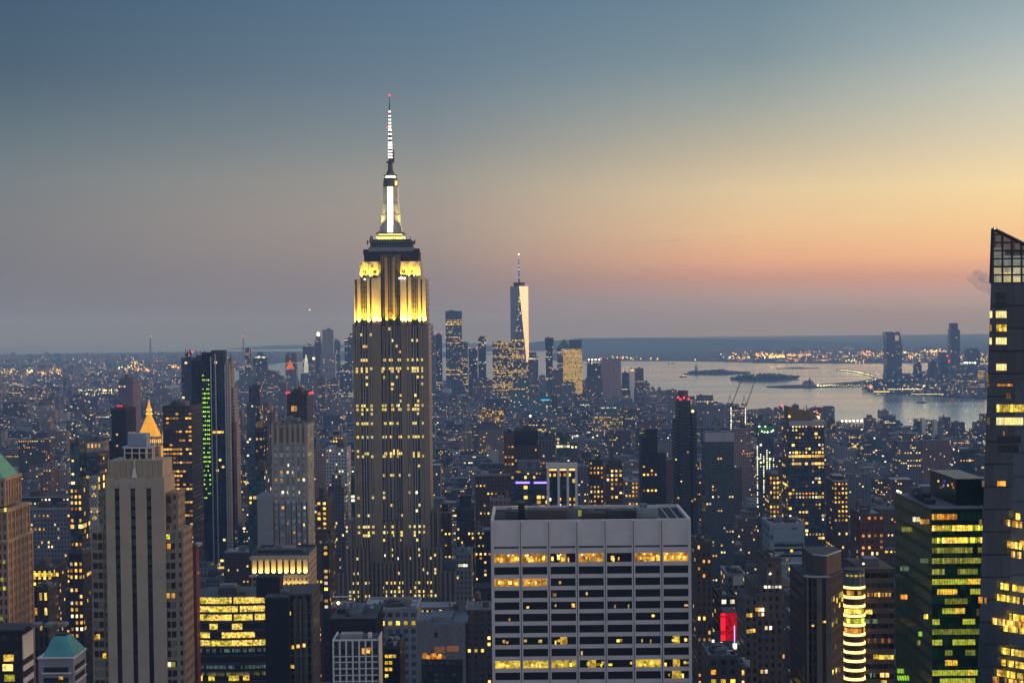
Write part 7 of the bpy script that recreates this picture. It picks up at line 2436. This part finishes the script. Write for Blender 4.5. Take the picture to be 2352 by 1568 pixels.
Y = 860.0
while Y < 6900:
    near = Y < 4300
    for row in range(2):
        dep = U(24, 30)
        y0 = Y + row * 31
        xl, xr = -.345 * y0 - 60, .335 * y0 + 60
        x = xl
        while x < xr:
            w = random.choice((14, 18, 22, 26, 32, 40, 52)) * (1 if near else 1.25)
            if abs(((x + w / 2 + 95) % AVE) - AVE / 2) > AVE / 2 - 14:      # avenues stay open
                x += 15
                continue
            x0, x1 = x, x + w - U(0, 1.2)
            x += w + (U(2, 9) if R() < .15 else 0)
            if not (inside(MANH, x0, y0) and inside(MANH, x1, y0 + dep) and inside(MANH, x1, y0)):
                continue
            if any(h[0] - 1.5 < x1 and h[1] + 1.5 > x0 and h[2] - 1.5 < y0 + dep and h[3] + 1.5 > y0 for h in HERO):
                continue
            r = R()
            tall = 1.0 if y0 < 2300 else (.72 if y0 < 3300 else .55)
            h = (U(14, 30) if r < .45 else U(30, 58) if r < .84 else U(58, 95) if r < .965 else U(95, 140)) * tall
            if y0 < 1500:
                h = h * 1.25 + 12
            if 4300 < y0 < 4900 and x0 > 300:
                h = min(h, 34)
            z = LZ + h
            # no ordinary roof above the belt where the open city begins in the picture
            _, pt = proj((x0, y0, z))
            lim = 905 if y0 < 4600 else 872
            if pt < lim:
                z = P(proj((x0, y0, z))[0], lim, y0).z
            z = zlimit(x0, x1, y0, z)
            if z < LZ + 9:
                z = LZ + U(6, 9)
                if zlimit(x0, x1, y0, z) < z - 3:
                    continue
            LOTS.append([x0, x1, y0, y0 + dep, z])
    Y += 80.5

# which of them show largest: paint them near to far on a small canvas
S = 2.0
CW, CH = int(W / S), int(H / S)
done = np.zeros((CH, CW), bool)
vis = []
boxes = [(h[2], h[0], h[1], None, h) for h in HERO] + [(l[2], l[0], l[1], l, None) for l in LOTS]
boxes.sort(key=lambda b_: b_[0])
for yy, a, c, lot, hero in boxes:
    if hero:
        px0, px1, pt, pb = hero[4], hero[5], None, None
        pt = min((m_[1] for m_ in MARK if abs(m_[0] - (px0 + px1) / 2) < 3), default=None)
        if pt is None:
            pt = hero[6] - 150
        pb = H
    else:
        px0, pt = proj((a, yy, lot[4]))
        px1 = proj((c, yy, lot[4]))[0]
        pt = min(pt, proj((a, lot[3], lot[4]))[1])
        pb = proj((a, yy, LZ))[1]
    i0, i1, j0, j1 = [int(max(0, min(m_, v / S))) for v, m_ in ((px0, CW), (px1, CW), (pt, CH), (pb, CH))]
    if i1 <= i0 or j1 <= j0:
        if lot:
            vis.append((0, lot))
        continue
    blk = done[j0:j1, i0:i1]
    if lot:
        n = int((~blk).sum())
        rows_ = np.where((~blk).any(axis=1))[0]
        lot.append((j0 + rows_[-1] + 1) * S if len(rows_) else pt)
        vis.append((n, lot))
    blk[:] = True
vis.sort(key=lambda t: -t[0])
ONE = [l for n, l in vis[:290] if n > 0]
MASS = [l for n, l in vis[290:]]

ROOFS = ['roof tar', 'roof grey', 'roof silver', 'roof brown']
RW = {'roof tar': 'black', 'roof grey': 'grey', 'roof silver': 'silver', 'roof brown': 'brown'}
names = {}
for l in ONE:
    x0, x1, y0, y1, z = l[:5]
    h, w = z - LZ, x1 - x0
    fac = random.choices(CITY, (18, 10, 15, 16, 5, 2, 6, 5, 5, 14, 4))[0]
    roof = random.choices(ROOFS, (4, 4, 3, 2))[0]
    kind = 'apartment_block' if 'brick' in fac or 'stone' in fac else 'office_block'
    root = thing(kind, ((x0 + x1) / 2, y0, LZ), None, 'building', 'ordinary city buildings')
    q = MB()
    step = h > 40 and R() < .35
    zz = z - (U(6, 12) if step else 0)
    q.box(x0, x1, y0, y1, LZ, zz, 0, 1, random.choice((2.6, 3.2, 3.8)), 3.4, bottom=False)
    q.build('wall', [fac, roof], root)
    zt = zz
    bits = []
    if step:
        q = MB()
        i = w * U(.12, .22)
        q.box(x0 + i, x1 - i, y0 + 4, y1 - 4, zz, z, 0, 1, 3.0, 3.4)
        q.build('upper_tier', [fac, roof], root)
        bits.append('stepped top')
        zt = z
    q = MB()
    q.box(x0, x1, y0 - .05, y0 + .4, zz, zz + 1.1)
    q.box(x0, x0 + .4, y0 + .4, y1, zz, zz + 1.1)
    q.box(x1 - .4, x1, y0 + .4, y1, zz, zz + 1.1)
    q.build('parapet', random.choice(['roof grey', 'grey stone plain', 'roof brown']), root)
    nb = random.choice((1, 1, 2, 3))
    for k in range(nb):
        q = MB()
        bx, by = x0 + w * U(.12, .6), y0 + (y1 - y0) * U(.2, .6)
        bw = min(w * U(.12, .3), 9)
        bh = U(2.4, 5)
        q.box(bx, bx + bw, by, by + U(4, 8), zt if step else zz, (zt if step else zz) + bh)
        if R() < .5:
            q.box(bx + bw * .2, bx + bw * .6, by + 1, by + 3, (zt if step else zz) + bh, (zt if step else zz) + bh + 1.2)
        q.build('bulkhead', random.choice(['roof grey', 'roof brown', 'roof silver', 'roof tar']), root)
    if R() < .38 and not step:
        tx, ty = x0 + w * U(.2, .8), y0 + (y1 - y0) * U(.25, .75)
        q = MB()
        for a, c in ((-1.2, -1.2), (1.2, -1.2), (1.2, 1.2), (-1.2, 1.2)):
            q.bar((tx + a, ty + c, zz), (tx + a, ty + c, zz + 3.2), .14)
        q.cyl(tx, ty, zz + 3.1, zz + 3.3, 1.9, n=10)
        st_ = q.build('tank_stand', 'steel dark', root)
        q = MB()
        q.cyl(tx, ty, zz + 3.3, zz + 6.6, 1.8, n=10)
        q.cyl(tx, ty, zz + 6.6, zz + 7.8, 1.9, .1, n=10)
        q.build('water_tank', 'wood tank', st_)
        bits.append('water tank')
    px, pt = proj(((x0 + x1) / 2, y0, z))
    px0, px1 = proj((x0, y0, z))[0], proj((x1, y0, z))[0]
    yb = l[5] if len(l) > 5 else 1580
    nl = int(min(12, (px1 - px0) * max(4, yb - pt) / 190.0)) if R() < .75 else 0
    if nl:
        lights(root, x0, x1, y0, y1, LZ, zz, 3.2, 3.4, nl, random.choice('mwyop'), yb=min(1590, yb), fill=(.42, .44), rowp=.3, grow=(1, 4))
    # say which one it is: its look, then the landmark it stands nearest to in the picture
    mk = min(MARK, key=lambda m_: abs(m_[0] - px) + .8 * abs(m_[1] - pt))
    rel = 'left of' if px < mk[0] - 14 else 'right of' if px > mk[0] + 14 else ('in front of' if y0 < 2000 else 'near')
    size = 'tall' if h > 60 else 'low' if h < 24 else 'wide' if w > 36 else 'narrow' if w < 18 else 'mid rise'
    lb = f"{size} {fac} block, {RW[roof]} roof" + (f", {bits[0]}" if bits and len(mk[2].split()) < 5 else '') + f", {rel} {mk[2]}"
    names.setdefault(lb, []).append((px, root))
ORD = ['second', 'third', 'fourth', 'fifth', 'sixth', 'seventh', 'eighth']
for lb, ls_ in names.items():
    ls_.sort(key=lambda t: t[0])
    for k, (px, root) in enumerate(ls_):
        pre = '' if len(ls_) == 1 else 'leftmost ' if k == 0 else 'rightmost ' if k == len(ls_) - 1 else ORD[min(k - 1, 6)] + ' '
        root['label'] = pre + lb

# the rest of the near borough as one mass
mb = MB()
SL = CITY + ROOFS
for l in MASS:
    x0, x1, y0, y1, z = l[:5]
    fi = random.choices(range(len(CITY)), (18, 10, 15, 16, 5, 2, 6, 5, 5, 14, 4))[0]
    ri = len(CITY) + random.choices(range(4), (4, 4, 3, 2))[0]
    mb.box(x0, x1, y0, y1, LZ, z, fi, ri, 3.2, 3.4, bottom=False)
    if y0 < 4500 and R() < .6:
        bx, by = x0 + (x1 - x0) * U(.1, .6), y0 + U(4, 12)
        mb.box(bx, bx + U(3, 7), by, by + U(4, 8), z, z + U(2.4, 4.5), len(CITY) + random.randrange(4), bottom=False)
    if y0 < 3200 and R() < .25:
        tx, ty = x0 + (x1 - x0) * U(.2, .8), y0 + U(6, 20)
        mb.cyl(tx, ty, z + 2.5, z + 6, 1.8, 1.5, n=7, side=len(SL) - 1, top=len(SL) - 1)
tag(mb.build('city_blocks', SL, None), 'dense mass of ordinary city blocks filling the middle distance', 'buildings', None, 'stuff')


def far_mass(name, label, n, area, hmax, seed, mats, wr=(14, 60), lowp=.8):
    random.seed(seed)
    mb = MB()
    k = 0
    while k < n:
        px, py = U(area[0], area[1]), U(area[2], area[3])
        g = G(px, py, LZ)
        if not any(inside(pl, g.x, g.y) for pl in (BROOK, NJ, FARR)):
            k += .2
            continue
        k += 1
        w, d = U(*wr), U(*wr)
        h = U(5, 13) if R() < lowp else U(14, hmax)
        mb.box(g.x - w / 2, g.x + w / 2, g.y, g.y + d, LZ, LZ + h, random.randrange(len(mats)), None, 5, 4, bottom=False)
    return tag(mb.build(name, mats), label, 'buildings', None, 'stuff')


FM = ['far brown', 'far grey', 'far dark', 'roof tar', 'roof grey']
far_mass('far_blocks', 'low far city beyond the left river', 5200, (-60, 640, 816, 903), 44, 5, FM, lowp=.9)
far_mass('far_blocks', 'low far port and houses beyond the bay', 1500, (1640, 2330, 800, 832), 26, 6, FM, lowp=.9)
far_mass('far_blocks', 'low waterfront blocks across the river', 420, (2000, 2300, 852, 911), 40, 7, FM + ['far lit teal'], lowp=.6)
for i, (px, yt, Yd, w) in enumerate([(100, 838, 9500, 60), (250, 826, 12500, 70), (610 - 560, 845, 9000, 46), (164, 842, 8800, 40), (330, 832, 12000, 60), (396, 846, 9500, 50), (220, 816, 14500, 80), (265, 848, 8600, 60), (18, 840, 10000, 60)]):
    T(('squat', 'slab like', 'narrow', 'boxy', 'broad', 'stubby', 'pale', 'stepped', 'lone')[i] + ' far block rising from the hazy city beyond the left river', px - w * F / Yd / 2, px + w * F / Yd / 2, yt, Yd, 40, random.choice(['far brown', 'far grey']), yb=yt + 10, **{**FT, 'group': 'far blocks beyond the left river'}, name='apartment_block', cat='apartment building')


# lamps of the far shores and of the streets: past counting
def specks(name, label, items, mats):
    mb = MB()
    for p, r, mi in items:
        mb.ball(p, r, mi)
    return tag(mb.build(name, mats), label, 'lights', None, 'stuff')


SM = ['speck warm', 'speck orange', 'speck pale', 'speck red', 'speck green']
emit('speck warm', (1, .66, .18), 7.0, vary=0)
emit('speck orange', (1, .42, .09), 8.0, vary=0)
emit('speck pale', (1, .90, .5), 8.0, vary=0)
emit('speck red', (1, .03, .04), 3.0, vary=0)
emit('speck green', (.4, 1, .5), 2.0, vary=0)
random.seed(99)
it = []


def sp(px, py, r, mi, zz=50):
    g = G(px, py, zz)
    it.append((g, 0.92 * r * g.y / F, mi))


for _ in range(430):
    f = R() ** .8
    sp(U(-20, 560), 818 + f * 84, U(.28, .75), random.choices(range(5), (6, 4, 4, .4, .3))[0])
for px0, px1, py0, py1, n, mi in ((92, 140, 846, 860, 46, 0), (176, 272, 893, 898, 40, 2), (176, 272, 901, 908, 34, 2), (286, 345, 845, 852, 26, 1), (295, 330, 828, 842, 24, 0), (270, 300, 842, 846, 12, 2), (388, 414, 838, 846, 18, 1), (0, 40, 846, 860, 26, 0), (60, 74, 848, 862, 16, 2)):
    for _ in range(n):
        sp(U(px0, px1), U(py0, py1), U(.4, 1.0), mi if R() < .7 else 0)
tag(specks('far_lights', 'far street lamps and lit yards beyond the left river', it, SM))
it = []
for _ in range(330):
    sp(1655 + 640 * R() ** .8, U(806, 829), U(.4, .95), random.choices(range(5), (5, 6, 3, .2, .4))[0])
for px0, px1, py0, py1, n, mi in ((1735, 1775, 810, 819, 36, 1), (1770, 1802, 814, 819, 24, 1), (1808, 1830, 813, 818, 14, 0), (1835, 1862, 811, 819, 14, 1), (1756, 1802, 819, 821, 22, 2), (1672, 1722, 818, 824, 20, 0), (2070, 2082, 806, 812, 8, 0), (1980, 2000, 806, 815, 12, 1), (2120, 2176, 803, 808, 22, 2), (1370, 1520, 818, 826, 26, 0), (1940, 1990, 826, 834, 10, 2)):
    for _ in range(n):
        sp(U(px0, px1), U(py0, py1), U(.5, 1.15), mi if R() < .75 else 0)
for px0, px1, y0, y1, n in ((2138, 2160, 801, 815, 18), (2062, 2072, 806, 822, 8), (2087, 2098, 812, 822, 14)):
    for _ in range(n):
        sp(U(px0, px1), U(y0, y1), U(.4, .9), 1)
tag(specks('port_lights', 'amber port lamps along the far shore of the bay', it, SM))
it = []
for _ in range(150):
    sp(U(2005, 2262), U(852, 908), U(.3, .75), random.choices(range(5), (5, 3, 4, .2, .6))[0])
for i in range(22):
    sp(2040 + i * 3.6, 893.5, .7, 2)
    sp(2094 + i * 3.4, 905, .6, 2)
for i in range(18):
    sp(2008 + i * 2, 899, .75, 0)
    sp(1890 + i * 6, 886 - (i % 4), .55, 2)
    sp(1915 + i * 4.2, 889 - (i % 3) * 2, .5, 0)
tag(specks('quay_lights', 'small quay lamps along the waterfront across the river', it, SM))
it = []
for _ in range(1500):
    py = 905 + 560 * R() ** 1.35
    px = U(-10, 2260)
    zz = U(8, 40)
    g = G(px, py, zz)
    if g.y < 900 or not inside(MANH, g.x, g.y) or any(h[0] < g.x < h[1] and h[2] < g.y < h[3] for h in HERO):
        continue
    it.append((g, U(.35, .95) * g.y / F, random.choices(range(5), (6, 4, 4, .5, .4))[0]))
for px, py, r, mi in ((1218, 955, 2.6, 2), (1222, 960, 1.6, 2), (1316, 1005, 1.8, 2), (1326, 1000, 1.4, 2), (1362, 1004, 1.7, 1), (1372, 1000, 1.5, 1), (1462, 1152, 3.2, 2), (1457, 1155, 2.4, 0), (1450, 1152, 2.0, 4)):
    g = G(px, py, 45)
    it.append((g, r * g.y / F, mi))
tag(specks('street_lights', 'scattered street lamps glinting between the city blocks', it, SM))
